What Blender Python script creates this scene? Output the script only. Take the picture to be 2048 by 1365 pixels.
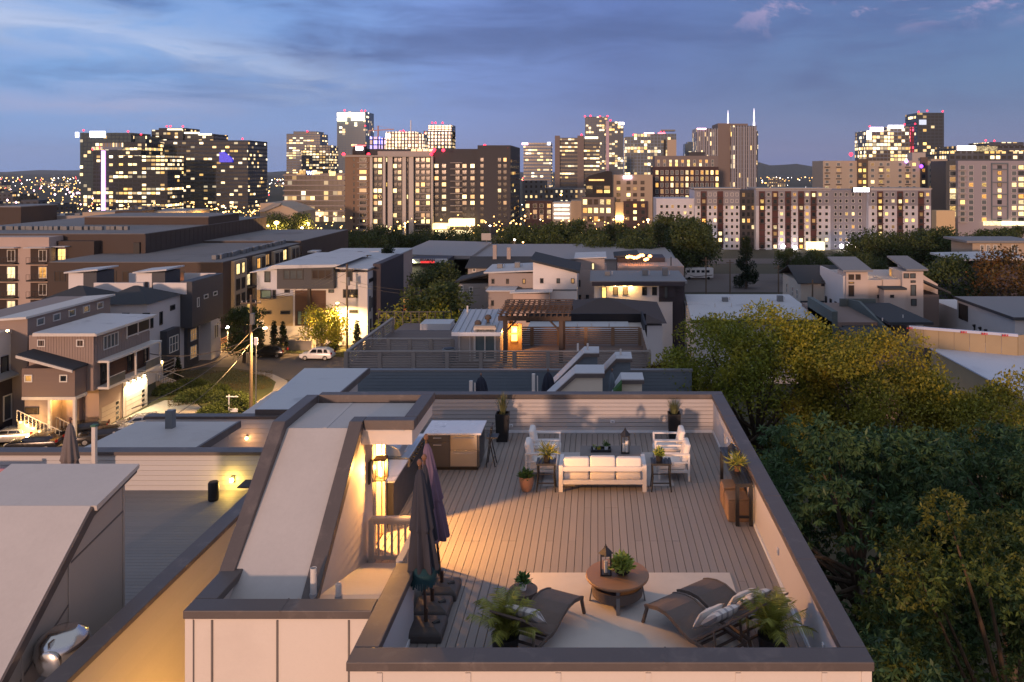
import bpy, bmesh, math, random
import numpy as np
from mathutils import Vector, Matrix
for o in list(bpy.data.objects): bpy.data.objects.remove(o)
S = bpy.context.scene
COL = S.collection
R = math.radians
rnd = random.Random(7)
# ---------------------------------------------------------------- camera
F, CX, CY, CH = 1600.0, 1193.0, 340.0, 27.0          # focal (px of a 2048 wide frame), principal point, camera height
cam = bpy.data.cameras.new('camera'); cam.sensor_width = 36; cam.sensor_fit = 'HORIZONTAL'
cam.lens = F/2048*36; cam.shift_x = (1024-CX)/2048; cam.shift_y = -(682.5-CY)/2048
cam.clip_start = 0.5; cam.clip_end = 40000
co = bpy.data.objects.new('camera', cam); COL.objects.link(co)
co.location = (0, 0, CH); co.rotation_euler = (R(90), 0, 0); S.camera = co
# ---------------------------------------------------------------- sky, sun, exposure
SUN_EL, SUN_AZ = 4.5, 11.0      # light travels towards +Y, turned SUN_AZ degrees towards +X
S.view_settings.view_transform = 'Standard'; S.view_settings.look = 'None'
S.view_settings.gamma = 1; S.view_settings.exposure = 0.42; S.view_settings.use_curve_mapping = False
S.cycles.use_denoising = True
S.cycles.max_bounces = 6; S.cycles.diffuse_bounces = 3; S.cycles.transparent_max_bounces = 6
S.cycles.sample_clamp_indirect = 4.0; S.cycles.caustics_reflective = False; S.cycles.caustics_refractive = False

def lin(r, g, b):
    f = lambda c: (c/255/12.92) if c/255 <= .04045 else ((c/255+.055)/1.055)**2.4
    return (f(r), f(g), f(b), 1)

class NB:
    """tiny helper for node maths"""
    def __init__(s, nt): s.nt = nt
    def node(s, t, **kw):
        n = s.nt.nodes.new(t)
        for k, v in kw.items(): setattr(n, k, v)
        return n
    def put(s, sock, v):
        if hasattr(v, 'is_output') or isinstance(v, bpy.types.NodeSocket): s.nt.links.new(v, sock)
        else:
            try: sock.default_value = v
            except Exception: sock.default_value = tuple(v)[:3]
    def m(s, op, a, b=None, c=None, clamp=False):
        n = s.node('ShaderNodeMath', operation=op, use_clamp=clamp)
        s.put(n.inputs[0], a)
        if b is not None: s.put(n.inputs[1], b)
        if c is not None: s.put(n.inputs[2], c)
        return n.outputs[0]
    def mix(s, f, a, b, blend='MIX'):
        n = s.node('ShaderNodeMix', data_type='RGBA', blend_type=blend, clamp_factor=True)
        s.put(n.inputs[0], f); s.put(n.inputs[6], a); s.put(n.inputs[7], b)
        return n.outputs[2]
    def noise(s, vec, scale, detail=3, rough=.55, dist=0):
        n = s.node('ShaderNodeTexNoise')
        if vec is not None: s.put(n.inputs['Vector'], vec)
        n.inputs['Scale'].default_value = scale; n.inputs['Detail'].default_value = detail
        n.inputs['Roughness'].default_value = rough; n.inputs['Distortion'].default_value = dist
        return n.outputs[0]
    def smooth(s, v, a, b):
        n = s.node('ShaderNodeMapRange', interpolation_type='SMOOTHSTEP')
        s.put(n.inputs[0], v); n.inputs[1].default_value = a; n.inputs[2].default_value = b
        return n.outputs[0]
    def scalev(s, vec, sc):
        n = s.node('ShaderNodeMapping'); s.put(n.inputs[0], vec); n.inputs[3].default_value = sc
        return n.outputs[0]

world = bpy.data.worlds.new('World'); S.world = world; world.use_nodes = True
def make_world():
    nt = world.node_tree; nt.nodes.clear(); b = NB(nt)
    tc = b.node('ShaderNodeTexCoord').outputs['Generated']
    sp = b.node('ShaderNodeSeparateXYZ'); b.put(sp.inputs[0], tc)
    x, y, z = sp.outputs
    sky = b.node('ShaderNodeTexSky', sky_type='NISHITA', sun_disc=False)
    sky.sun_elevation = R(SUN_EL); sky.sun_rotation = R(180+SUN_AZ); sky.altitude = 200
    sky.air_density = 1.2; sky.dust_density = 1.5; sky.ozone_density = 3
    # dusk colour from the left (bluer, lighter) to the right (greyer)
    t = b.smooth(x, -.62, .5)
    ramp = b.node('ShaderNodeValToRGB'); b.put(ramp.inputs[0], t)
    e = ramp.color_ramp.elements
    e[0].position = 0; e[0].color = lin(118, 163, 222)
    e[1].position = 1; e[1].color = lin(84, 112, 164)
    k = e.new(.35); k.color = lin(112, 138, 205)
    k = e.new(.62); k.color = lin(88, 106, 172)
    k = e.new(.8); k.color = lin(86, 107, 165)
    c = ramp.outputs[0]
    # lavender air low over the horizon
    c = b.mix(b.m('MULTIPLY', b.smooth(z, .11, .0), .65), c, b.mix(t, lin(136, 166, 220), lin(116, 130, 178)))
    # deeper blue above
    c = b.mix(b.m('MULTIPLY', b.smooth(z, .12, .5), .5), c, lin(58, 90, 165))
    # flat layered cloud
    v1 = b.scalev(tc, (1.3, 1.3, 6.0)); v2 = b.scalev(tc, (3.5, 3.5, 16.0))
    n1 = b.noise(v1, 1.7, 5, .55, .6); n2 = b.noise(v2, 2.0, 6, .6, .9)
    left = b.smooth(x, .05, -.45); right = b.smooth(x, -.15, .25)
    dark = b.m('MULTIPLY', b.smooth(b.m('ADD', b.m('MULTIPLY', n1, .7), b.m('MULTIPLY', n2, .3)), .42, .66), b.smooth(z, .035, .12))
    c = b.mix(b.m('MULTIPLY', dark, .85), c, lin(66, 78, 140))
    # the bright streak of high cloud that slopes down from the upper left, and a lower pale bank
    zz = b.m('ADD', z, b.m('MULTIPLY', b.m('SUBTRACT', n2, .5), .06))
    d1 = b.m('ADD', b.m('SUBTRACT', zz, .105), b.m('MULTIPLY', b.m('ADD', x, .3), .19))
    s1 = b.m('SUBTRACT', 1, b.m('DIVIDE', b.m('ABSOLUTE', d1), .042), clamp=True)
    s1 = b.m('MULTIPLY', b.m('MULTIPLY', s1, b.smooth(x, -.12, -.5)), b.smooth(n2, .25, .62))
    c = b.mix(b.m('MULTIPLY', s1, .9), c, lin(184, 200, 232))
    d2 = b.m('SUBTRACT', zz, .071)
    s2 = b.m('SUBTRACT', 1, b.m('DIVIDE', b.m('ABSOLUTE', d2), .022), clamp=True)
    s2 = b.m('MULTIPLY', b.m('MULTIPLY', s2, b.smooth(x, -.32, -.52)), .8)
    c = b.mix(s2, c, lin(160, 170, 212))
    soft = b.m('MULTIPLY', b.m('MULTIPLY', b.smooth(n1, .5, .3), b.smooth(x, -.1, -.4)), b.smooth(z, .03, .07))
    c = b.mix(b.m('MULTIPLY', soft, .7), c, lin(140, 165, 216))
    # pink tufts, upper right
    tuft = b.m('MULTIPLY', b.m('MULTIPLY', b.smooth(b.noise(b.scalev(tc, (5, 5, 9)), 2.2, 6, .65, .4), .50, .62), b.smooth(x, .10, .25)), b.smooth(z, .15, .195))
    c = b.mix(b.m('MULTIPLY', tuft, .9), c, lin(168, 148, 186))
    sc_ = b.node('ShaderNodeVectorMath', operation='MULTIPLY'); b.put(sc_.inputs[0], c); sc_.inputs[1].default_value = (.75, .725, .745); c = sc_.outputs[0]
    # overhead the cloud deck is lit mauve by the sunset; behind the camera stands the afterglow
    up = b.m('MULTIPLY', b.smooth(z, .22, .75), b.m('ADD', .75, b.m('MULTIPLY', n1, .5)))
    c = b.mix(up, c, (.275, .29, .34, 1))
    glow = b.m('MULTIPLY', b.smooth(y, .15, -.85), b.smooth(z, .55, .05))
    c = b.mix(b.m('MULTIPLY', glow, .95), c, (.50, .39, .36, 1))
    c2 = b.mix(.03, c, sky.outputs[0], 'ADD')
    bg = b.node('ShaderNodeBackground'); b.put(bg.inputs[0], c2); bg.inputs[1].default_value = 1.0
    out = b.node('ShaderNodeOutputWorld'); nt.links.new(bg.outputs[0], out.inputs[0])
make_world()
sun = bpy.data.lights.new('sun', 'SUN'); sun.energy = 1.9; sun.angle = R(2.2); sun.color = (1, .58, .38)
so = bpy.data.objects.new('sun', sun); COL.objects.link(so); so.location = (-20, -60, 60)
dv = Vector((math.sin(R(SUN_AZ))*math.cos(R(SUN_EL)), math.cos(R(SUN_AZ))*math.cos(R(SUN_EL)), -math.sin(R(SUN_EL))))
so.rotation_euler = dv.to_track_quat('-Z', 'Y').to_euler()

# ---------------------------------------------------------------- materials
MATS = {}
def M(name, col=None, rough=.75, var=.12, scale=3.0, fine=40.0, bump=0.0, metal=0.0, coords='Object', stretch=(1, 1, 1), spec=.35, stain=None, island=0.0):
    if name in MATS: return MATS[name]
    m = bpy.data.materials.new(name); m.use_nodes = True; MATS[name] = m
    nt = m.node_tree; b = NB(nt); p = nt.nodes['Principled BSDF']
    tc = b.node('ShaderNodeTexCoord').outputs[coords]
    if stretch != (1, 1, 1): tc = b.scalev(tc, stretch)
    n1 = b.noise(tc, scale, 4, .6); n2 = b.noise(tc, fine, 3, .6)
    f = b.m('ADD', b.m('MULTIPLY', b.m('SUBTRACT', n1, .5), 2.2*var), b.m('MULTIPLY', b.m('SUBTRACT', n2, .5), 1.2*var))
    oi = b.node('ShaderNodeObjectInfo').outputs['Random']
    f = b.m('ADD', f, b.m('MULTIPLY', b.m('SUBTRACT', oi, .5), var*.8))
    if island:
        gi = b.node('ShaderNodeNewGeometry').outputs['Random Per Island']
        f = b.m('ADD', f, b.m('MULTIPLY', b.m('SUBTRACT', gi, .5), island))
    sc = b.m('ADD', f, 1.0)
    vm = b.node('ShaderNodeVectorMath', operation='SCALE'); vm.inputs[0].default_value = col[:3]; b.put(vm.inputs[3], sc)
    c = vm.outputs[0]
    if stain:
        st = b.smooth(b.noise(tc, stain[1], 5, .65, .5), .52, .75)
        c = b.mix(b.m('MULTIPLY', st, stain[2]), c, tuple(stain[0])+(1,))
    b.put(p.inputs['Base Color'], c)
    b.put(p.inputs['Roughness'], b.m('ADD', b.m('MULTIPLY', b.m('SUBTRACT', n1, .5), .25), rough, clamp=True))
    p.inputs['Metallic'].default_value = metal; p.inputs['Specular IOR Level'].default_value = spec
    if bump:
        bn = b.node('ShaderNodeBump'); bn.inputs['Strength'].default_value = bump; bn.inputs['Distance'].default_value = .01
        b.put(bn.inputs['Height'], n2); nt.links.new(bn.outputs[0], p.inputs['Normal'])
    return m
def E(name, col=None, strength=2.0, var=.5, sample=False, scale=1.2):
    """something that gives off light; uneven like a room seen through a pane"""
    if name in MATS: return MATS[name]
    m = bpy.data.materials.new(name); m.use_nodes = True; MATS[name] = m
    nt = m.node_tree; b = NB(nt); p = nt.nodes['Principled BSDF']
    p.inputs['Base Color'].default_value = (.05, .045, .04, 1); p.inputs['Roughness'].default_value = .25
    p.inputs['Emission Color'].default_value = tuple(col)+(1,)
    oi = b.node('ShaderNodeObjectInfo').outputs['Random']
    tc = b.node('ShaderNodeTexCoord').outputs['Object']
    n = b.noise(tc, scale, 2, .5)
    f = b.m('ADD', b.m('ADD', 1-var*.9, b.m('MULTIPLY', oi, var)), b.m('MULTIPLY', b.m('SUBTRACT', n, .5), var*1.6))
    b.put(p.inputs['Emission Strength'], b.m('MULTIPLY', b.m('MAXIMUM', f, .08), strength))
    m.cycles.emission_sampling = 'AUTO' if sample else 'NONE'
    return m
def glass(name, col=(.02, .025, .03), rough=.12):
    if name in MATS: return MATS[name]
    m = M(name, col, rough=rough, var=.3, scale=.6, spec=.8); return m

# ---------------------------------------------------------------- geometry helpers
WL = {}
class MB:
    def __init__(s): s.v = []; s.f = []; s.m = []
    def add(s, vs, fs, mi=0):
        o = len(s.v); s.v += [tuple(p) for p in vs]
        for f in fs: s.f.append(tuple(i+o for i in f)); s.m.append(mi)
        return s
    def box(s, x0, x1, y0, y1, z0, z1, mi=0):
        if x0 > x1: x0, x1 = x1, x0
        if y0 > y1: y0, y1 = y1, y0
        if z0 > z1: z0, z1 = z1, z0
        return s.add([(x0,y0,z0),(x1,y0,z0),(x1,y1,z0),(x0,y1,z0),(x0,y0,z1),(x1,y0,z1),(x1,y1,z1),(x0,y1,z1)],
              [(0,3,2,1),(4,5,6,7),(0,1,5,4),(1,2,6,5),(2,3,7,6),(3,0,4,7)], mi)
    def bar(s, p0, p1, w, t, mi=0, up=(0, 0, 1)):
        p0, p1 = Vector(p0), Vector(p1); d = (p1-p0).normalized(); u = Vector(up)
        if abs(d.dot(u)) > .98: u = Vector((0, 1, 0))
        a = d.cross(u).normalized()*w/2; c = a.cross(d).normalized()*t/2
        vs = [p+e*a+g*c for p in (p0, p1) for e, g in ((-1,-1),(1,-1),(1,1),(-1,1))]
        return s.add(vs, [(0,1,2,3),(7,6,5,4),(0,4,5,1),(1,5,6,2),(2,6,7,3),(3,7,4,0)], mi)
    def prism(s, pts, axis, a0, a1, mi=0):
        n = len(pts)
        def q(p, a): return {'x': (a, p[0], p[1]), 'y': (p[0], a, p[1]), 'z': (p[0], p[1], a)}[axis]
        vs = [q(p, a0) for p in pts]+[q(p, a1) for p in pts]
        fs = [tuple(range(n)), tuple(range(2*n-1, n-1, -1))]+[(i, n+i, n+(i+1) % n, (i+1) % n) for i in range(n)]
        return s.add(vs, fs, mi)
    def poly(s, pts, mi=0): return s.add(pts, [tuple(range(len(pts)))], mi)
    def tube(s, pts, rad, n=8, mi=0, cap=True):
        if not hasattr(rad, '__len__'): rad = [rad]*len(pts)
        o = len(s.v); pts = [Vector(p) for p in pts]
        for i, p in enumerate(pts):
            d = (pts[min(i+1, len(pts)-1)]-pts[max(i-1, 0)]).normalized()
            u = Vector((0, 0, 1)) if abs(d.z) < .95 else Vector((1, 0, 0))
            a = d.cross(u).normalized(); c = d.cross(a).normalized()
            for k in range(n):
                t = 2*math.pi*k/n; s.v.append(tuple(p+(a*math.cos(t)+c*math.sin(t))*rad[i]))
        for i in range(len(pts)-1):
            for k in range(n):
                s.f.append((o+i*n+k, o+i*n+(k+1) % n, o+(i+1)*n+(k+1) % n, o+(i+1)*n+k)); s.m.append(mi)
        if cap:
            s.f.append(tuple(o+k for k in range(n))); s.m.append(mi)
            s.f.append(tuple(o+(len(pts)-1)*n+k for k in reversed(range(n)))); s.m.append(mi)
        return s
    def lathe(s, prof, n=20, c=(0, 0, 0), mi=0, wave=None):
        o = len(s.v)
        for r, z in prof:
            for k in range(n):
                t = 2*math.pi*k/n; rr = r*(1+(wave(t, z) if wave else 0))
                s.v.append((c[0]+rr*math.cos(t), c[1]+rr*math.sin(t), c[2]+z))
        for i in range(len(prof)-1):
            for k in range(n):
                s.f.append((o+i*n+k, o+i*n+(k+1) % n, o+(i+1)*n+(k+1) % n, o+(i+1)*n+k)); s.m.append(mi)
        s.f.append(tuple(o+k for k in reversed(range(n)))); s.m.append(mi)
        s.f.append(tuple(o+(len(prof)-1)*n+k for k in range(n))); s.m.append(mi)
        return s
    def mesh(s, name, mats, off=(0, 0, 0), bevel=0, smooth=False, seg=2):
        me = bpy.data.meshes.new(name)
        vs = s.v if off == (0, 0, 0) else [(a-off[0], b-off[1], c-off[2]) for a, b, c in s.v]
        me.from_pydata(vs, [], s.f)
        for m in (mats if isinstance(mats, (list, tuple)) else [mats]): me.materials.append(m)
        if any(s.m): me.polygons.foreach_set('material_index', s.m)
        if len(s.f) < 20000:
            bm = bmesh.new(); bm.from_mesh(me)
            bmesh.ops.recalc_face_normals(bm, faces=bm.faces)
            if bevel:
                ed = [e for e in bm.edges if len(e.link_faces) == 2 and e.calc_face_angle(0) > .5]
                bmesh.ops.bevel(bm, geom=ed, offset=bevel, segments=seg, affect='EDGES', profile=.5, clamp_overlap=True)
            bm.to_mesh(me); bm.free()
        if smooth:
            me.polygons.foreach_set('use_smooth', [True]*len(me.polygons))
            try: me.set_sharp_from_angle(angle=R(38))
            except Exception: pass
        me.update(); return me
    def build(s, name, mats, parent=None, bevel=0, smooth=False, world=True, seg=2):
        off = tuple(WL.get(parent, (0, 0, 0))) if (parent is not None and world) else (0, 0, 0)
        me = s.mesh(name, mats, off, bevel, smooth, seg)
        o = bpy.data.objects.new(name, me); COL.objects.link(o)
        if parent is not None: o.parent = parent
        WL[o] = off; return o
def tag(o, label, cat, group=None, kind=None):
    o['label'] = label
    if cat: o['category'] = cat
    if group: o['group'] = group
    if kind: o['kind'] = kind
    return o
def thing(name, label, cat, loc=(0, 0, 0), rz=0, group=None):
    o = bpy.data.objects.new(name, None); COL.objects.link(o); o.empty_display_size = .2
    o.location = loc; o.rotation_euler = (0, 0, rz); WL[o] = tuple(loc)
    return tag(o, label, cat, group)
def struct(o, label=None):
    o['kind'] = 'structure'
    if label: o['label'] = label
    return o
def inst(name, me, parent, loc, rot=(0, 0, 0), world=True, scale=None):
    o = bpy.data.objects.new(name, me); COL.objects.link(o)
    off = WL.get(parent, (0, 0, 0)) if world else (0, 0, 0)
    o.parent = parent; o.location = (loc[0]-off[0], loc[1]-off[1], loc[2]-off[2]); o.rotation_euler = rot
    if scale: o.scale = scale
    WL[o] = tuple(loc) if world else (0, 0, 0)
    return o
def copy_tree(o, parent=None):
    c = o.copy(); COL.objects.link(c); c.parent = parent
    for ch in list(o.children): copy_tree(ch, c)
    return c
def lamp(name, parent, loc, watts, col, radius=.05):
    l = bpy.data.lights.new(name, 'POINT'); l.energy = watts; l.color = col; l.shadow_soft_size = radius
    o = bpy.data.objects.new(name, l); COL.objects.link(o); off = WL.get(parent, (0, 0, 0))
    if parent is not None: o.parent = parent
    o.location = tuple(loc[i]-off[i] for i in range(3)); return o
def spot(name, parent, loc, watts, col, size=100, radius=.05):
    l = bpy.data.lights.new(name, 'SPOT'); l.energy = watts; l.color = col; l.shadow_soft_size = radius
    l.spot_size = R(size); l.spot_blend = .6
    o = bpy.data.objects.new(name, l); COL.objects.link(o); off = WL.get(parent, (0, 0, 0))
    o.parent = parent; o.location = tuple(loc[i]-off[i] for i in range(3)); return o
# photo pixel -> world
def G(px, py, z=0.0):            # on a horizontal plane
    d = F*(CH-z)/(py-CY); return ((px-CX)*d/F, d, z)
def SX(px, Y): return (px-CX)*Y/F
def SZ(py, Y): return CH-(py-CY)*Y/F
def EY(px, X): return X*F/(px-CX)  # on a wall of constant X
def zg(Y):
    if Y < 40: return 0
    if Y < 120: return 0
    if Y < 370: return -10*(Y-120)/250
    if Y < 800: return -10-4*(Y-370)/430
    return -14
# windows -------------------------------------------------------
WM = {}
def wmesh(w, h, gm, fm, mull=0, hm=0, fr=.09, dep=.09):
    k = (round(w, 2), round(h, 2), gm.name, fm.name, mull, hm, fr)
    if k in WM: return WM[k]
    b = MB(); w2 = w/2
    b.box(-w2, -w2+fr, -dep, .02, 0, h); b.box(w2-fr, w2, -dep, .02, 0, h)
    b.box(-w2+fr, w2-fr, -dep, .02, 0, fr); b.box(-w2+fr, w2-fr, -dep, .02, h-fr, h)
    for i in range(mull):
        x = -w2+w*(i+1)/(mull+1); b.box(x-fr*.35, x+fr*.35, -dep*.8, .02, fr, h-fr)
    for i in range(hm):
        z = h*(i+1)/(hm+1); b.box(-w2+fr, w2-fr, -dep*.75, .02, z-fr*.35, z+fr*.35)
    b.add([(-w2+fr, -.012, fr), (w2-fr, -.012, fr), (w2-fr, -.012, h-fr), (-w2+fr, -.012, h-fr)], [(0, 1, 2, 3)], 1)
    WM[k] = b.mesh('window', [fm, gm]); return WM[k]
ROT = {'S': 0, 'E': math.pi/2, 'W': -math.pi/2}
def win(par, face, c, u, z, w, h, gm, fm, mull=0, hm=0, fr=.09, name='window', dep=.09):
    me = wmesh(w, h, gm, fm, mull, hm, fr, dep)
    loc = (u, c, z) if face == 'S' else (c, u, z)
    return inst(name, me, par, loc, (0, 0, ROT[face]))
def winpx(par, face, c, x0, y0, x1, y1, gm, fm, mull=0, hm=0, fr=.09):
    """a window traced on a wall of known depth"""
    if face == 'S':
        u0, u1 = SX(x0, c), SX(x1, c); zt, zb = SZ(y0, c), SZ(y1, c)
    else:
        u0, u1 = sorted((EY(x0, c), EY(x1, c))); um = (u0+u1)/2; zt, zb = SZ(y0, um), SZ(y1, um)
    return win(par, face, c, (u0+u1)/2, zb, u1-u0, zt-zb, gm, fm, mull, hm, fr)
# ================================================================ palette
cap_m = M('cap_metal', (.10, .082, .078), .5, .16, 1.2, 30, metal=0.0, spec=.5, stain=((.19, .155, .14), 2.6, .6))
cream = M('cream_panel', (.68, .61, .54), .7, .05, .6, 25, bump=.12, stain=((.52, .45, .40), .8, .25))
cream2 = M('cream_siding', (.55, .50, .46), .7, .06, .8, 30, bump=.15)
greyside = M('greige_siding', (.47, .44, .43), .7, .06, .8, 30, bump=.15)
membrane = M('roof_membrane', (.50, .47, .45), .6, .10, .9, 14, bump=.1, stain=((.40, .36, .34), .7, .45))
membrane_b = M('white_roof_membrane', (.50, .51, .53), .6, .07, .25, 6, stain=((.30, .31, .34), .35, .8))
board_m = M('composite_deck_board', (.275, .25, .238), .62, .15, 1.5, 60, bump=.25, stretch=(6, .6, 1), stain=((.22, .2, .2), 1.2, .35))
dark_m = M('dark_under_deck', (.015, .014, .014), .9)
white_t = M('white_trim', (.78, .79, .82), .45, .04)
white_f = M('white_powder_metal', (.72, .70, .69), .4, .04, spec=.5)
cushion_m = M('white_cushion_fabric', (.80, .76, .72), .9, .05, 5, 160, bump=.5)
stripe_m = M('pillow_fabric', (.66, .62, .58), .9, .07, 8, 160, bump=.5)
black_m = M('black_planter', (.018, .018, .02), .5, .2)
iron_m = M('black_iron', (.02, .02, .022), .45, .15, spec=.5)
char_m = M('charcoal_cabinet', (.075, .073, .078), .45, .10, spec=.5)
steel_m = M('stainless_steel', (.55, .53, .5), .34, .02, 2, 60, metal=1.0)
marble = M('white_marble_top', (.74, .72, .73), .25, .05, 2, 12, spec=.6, stain=((.3, .3, .33), 2.2, .8))
wicker = M('brown_wicker', (.15, .115, .098), .7, .25, 4, 90, bump=.9)
ottoman_m = M('tan_woven_rattan', (.30, .19, .115), .75, .25, 4, 70, bump=.9)
wood_m = M('table_wood', (.30, .16, .085), .45, .15, 3, 40, bump=.2, stretch=(1, 8, 1))
concrete = M('grey_table_top', (.20, .18, .175), .7, .1, 4, 40, bump=.2)
rug_m = M('beige_outdoor_rug', (.60, .56, .52), .95, .08, 3, 220, bump=.6)
rug2_m = M('pale_seating_rug', (.50, .48, .48), .95, .08, 3, 220, bump=.6)
terra = M('terracotta', (.48, .25, .15), .8, .12, 6, 60, bump=.2)
slate_cloth = M('slate_umbrella_cloth', (.036, .038, .052), .85, .15, 6, 120, bump=.4)
purple_cloth = M('faded_purple_umbrella_cloth', (.15, .105, .16), .85, .15, 6, 120, bump=.4)
taupe_cloth = M('taupe_umbrella_cloth', (.17, .145, .14), .85, .15, 6, 120, bump=.4)
navy_cloth = M('navy_umbrella_cloth', (.02, .024, .04), .85, .15, 6, 120, bump=.4)
teal_cloth = M('teal_fringe', (.012, .045, .055), .8, .3, 8, 80)
ubase_m = M('umbrella_base_plastic', (.085, .075, .073), .6, .12, 5, 60, bump=.15)
upole_m = M('bronze_pole', (.10, .06, .045), .4, .1, metal=.4)
pvc = M('pvc_pipe', (.60, .57, .54), .5, .06)
rubber = M('pipe_boot', (.33, .32, .33), .7, .1)
leaf_g = M('potted_leaf', (.085, .165, .045), .55, .25, 3, 20, island=.7)
leaf_y = M('lime_leaf', (.27, .34, .07), .55, .25, 3, 20, island=.7)
leaf_palm = M('palm_leaf', (.27, .28, .05), .55, .25, 3, 20, island=.6)
grass_m = M('ornamental_grass', (.14, .15, .06), .7, .25, 3, 20, island=.7)
candle_m = M('ivory_candle', (.8, .76, .7), .6, .03)
gl = glass('window_glass'); M('joint_shadow_gap', (.17, .15, .14), .8)
lamp_glow = E('lantern_flame', (1, .62, .22), 30, .1)
# ================================================================ leaf geometry
def leaves(name, c, d, L, W, mat, parent=None, rs=None, fold=.25, world=True):
    """c: leaf bases, d: leaf directions (unit); one pointed leaf each"""
    rs = rs or np.random.RandomState(1); n = len(c)
    r = rs.normal(size=(n, 3)); s = np.cross(d, r); s /= np.linalg.norm(s, axis=1)[:, None]+1e-9
    nn = np.cross(s, d)
    L = (L*rs.uniform(.7, 1.25, n))[:, None]; W = (W*rs.uniform(.75, 1.2, n))[:, None]
    mid = c+d*L*.5
    v = np.empty((n, 4, 3)); v[:, 0] = c; v[:, 1] = mid+s*W*.5+nn*W*fold; v[:, 2] = c+d*L; v[:, 3] = mid-s*W*.5+nn*W*fold
    me = bpy.data.meshes.new(name); off = np.array(WL.get(parent, (0, 0, 0))) if (parent is not None and world) else 0
    v = (v.reshape(-1, 3)-off).astype(np.float32)
    me.vertices.add(4*n); me.vertices.foreach_set('co', v.ravel())
    me.loops.add(4*n); me.loops.foreach_set('vertex_index', np.arange(4*n, dtype=np.int32))
    me.polygons.add(n); me.polygons.foreach_set('loop_start', np.arange(0, 4*n, 4, dtype=np.int32))
    me.update(calc_edges=True); me.validate(); me.materials.append(mat)
    o = bpy.data.objects.new(name, me); COL.objects.link(o)
    if parent is not None: o.parent = parent
    WL[o] = WL.get(parent, (0, 0, 0)); return o
def ball_dirs(n, rs, up=.0):
    d = rs.normal(size=(n, 3)); d[:, 2] += up; return d/np.linalg.norm(d, axis=1)[:, None]
def pot_plant(parent, c, r, h, n, L, W, mat, seed, up=.9, name='foliage'):
    rs = np.random.RandomState(seed)
    d = ball_dirs(n, rs, up); d[:, 2] = np.abs(d[:, 2])*.9+.05
    base = np.array(c)+d*np.array([r*.75, r*.75, h*.75])*rs.uniform(.1, 1, (n, 1))
    dd = d+rs.normal(scale=.45, size=(n, 3)); dd /= np.linalg.norm(dd, axis=1)[:, None]
    o = leaves(name, base, dd, L, W, mat, parent, rs)
    b = MB()
    for i in range(5): b.tube([c, tuple(np.array(c)+d[i]*np.array([r*.5, r*.5, h*.5]))], [.008, .004], 5)
    b.build('stem', leaf_g, parent); return o
def grass_tuft(parent, c, r, h, n, mat, seed, name='grass_blades'):
    rs = np.random.RandomState(seed); b = MB()
    for i in range(n):
        a = rs.uniform(0, 6.283); t = rs.uniform(0, 1)**.6; lean = t*r*1.5; hh = h*rs.uniform(.55, 1.05)
        p = Vector(c)+Vector((math.cos(a)*r*.45*t, math.sin(a)*r*.45*t, 0)); q = p+Vector((math.cos(a)*lean*.4, math.sin(a)*lean*.4, hh*.6))
        e = p+Vector((math.cos(a)*lean, math.sin(a)*lean, hh)); s = Vector((-math.sin(a), math.cos(a), 0))*.008
        b.add([p-s, p+s, q+s*.8, q-s*.8, e], [(0, 1, 2, 3), (3, 2, 4)])
    return b.build(name, mat, parent)
# ================================================================ our roof deck townhouse
FL, CAP = 19.66, 20.73
X0, X1, Y0, Y1, XL, YL = -3.19, 3.54, 10.18, 22.65, -5.88, 11.37
H = thing('roof_deck_townhouse', 'cream townhouse in the foreground with a furnished roof deck and brown capped parapet', 'house', (-1, 16, 0))
T = .28
b = MB()
b.box(X0+.04, X1-.04, Y0+.04, Y0+T, 0, CAP-.1); b.build('front_wall', cream, H)
b = MB(); b.box(X1-T, X1-.04, Y0+T+.002, Y1-T-.002, 0, CAP-.1); b.build('side_wall', M('painted_parapet', (.55, .53, .54), .7, .05, .7, 25, bump=.1), H)
b = MB(); b.box(XL+.04, X1-.04, Y1-T, Y1-.04, 0, CAP-.1); b.build('rear_wall', greyside, H)
b = MB(); b.box(X0+.04, X0+T, Y0+T+.002, 12.73, 0, CAP-.1); b.build('side_wall', M('painted_parapet'), H)
b = MB(); b.box(XL+.04, X0+.038, YL+.04, YL+T, 0, CAP-.1); b.build('front_wall', cream, H)
b = MB(); b.box(XL+.04, XL+T, YL+T+.002, Y1-T-.002, 0, CAP-.1); b.build('side_wall', cream2, H)
def cap(name, pts, w, closed=False, z=CAP, t=.12):
    for (a, c) in zip(pts[:-1], pts[1:]):
        bb = MB(); dx, dy = abs(c[0]-a[0]) > abs(c[1]-a[1]), 0
        if dx: bb.box(min(a[0], c[0]), max(a[0], c[0]), a[1]-w/2, a[1]+w/2, z-t, z)
        else: bb.box(a[0]-w/2, a[0]+w/2, min(a[1], c[1]), max(a[1], c[1]), z-t, z)
        o = bb.build(name, cap_m, H, bevel=.012)
cw = .33; hw = cw/2
cap('parapet_cap', [(X0, Y0+hw), (X1, Y0+hw)], cw)
cap('parapet_cap', [(X1-hw, Y0+cw+.002), (X1-hw, Y1-cw-.002)], cw)
cap('parapet_cap', [(XL, Y1-hw), (X1, Y1-hw)], cw)
cap('parapet_cap', [(X0+hw, Y0+cw+.002), (X0+hw, 12.76)], cw)
cap('parapet_cap', [(XL, YL+hw), (X0-.003, YL+hw)], cw)
cap('parapet_cap', [(XL+hw, YL+cw+.002), (XL+hw, 12.6)], cw)
cap('parapet_cap', [(XL+hw, 16.5), (XL+hw, Y1-cw-.002)], cw)
for x in (-1.6, .9): MB().box(x-.012, x+.012, Y0-.003, Y0+cw+.003, CAP-.11, CAP+.003).build('cap_seam', cap_m, H)
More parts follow.
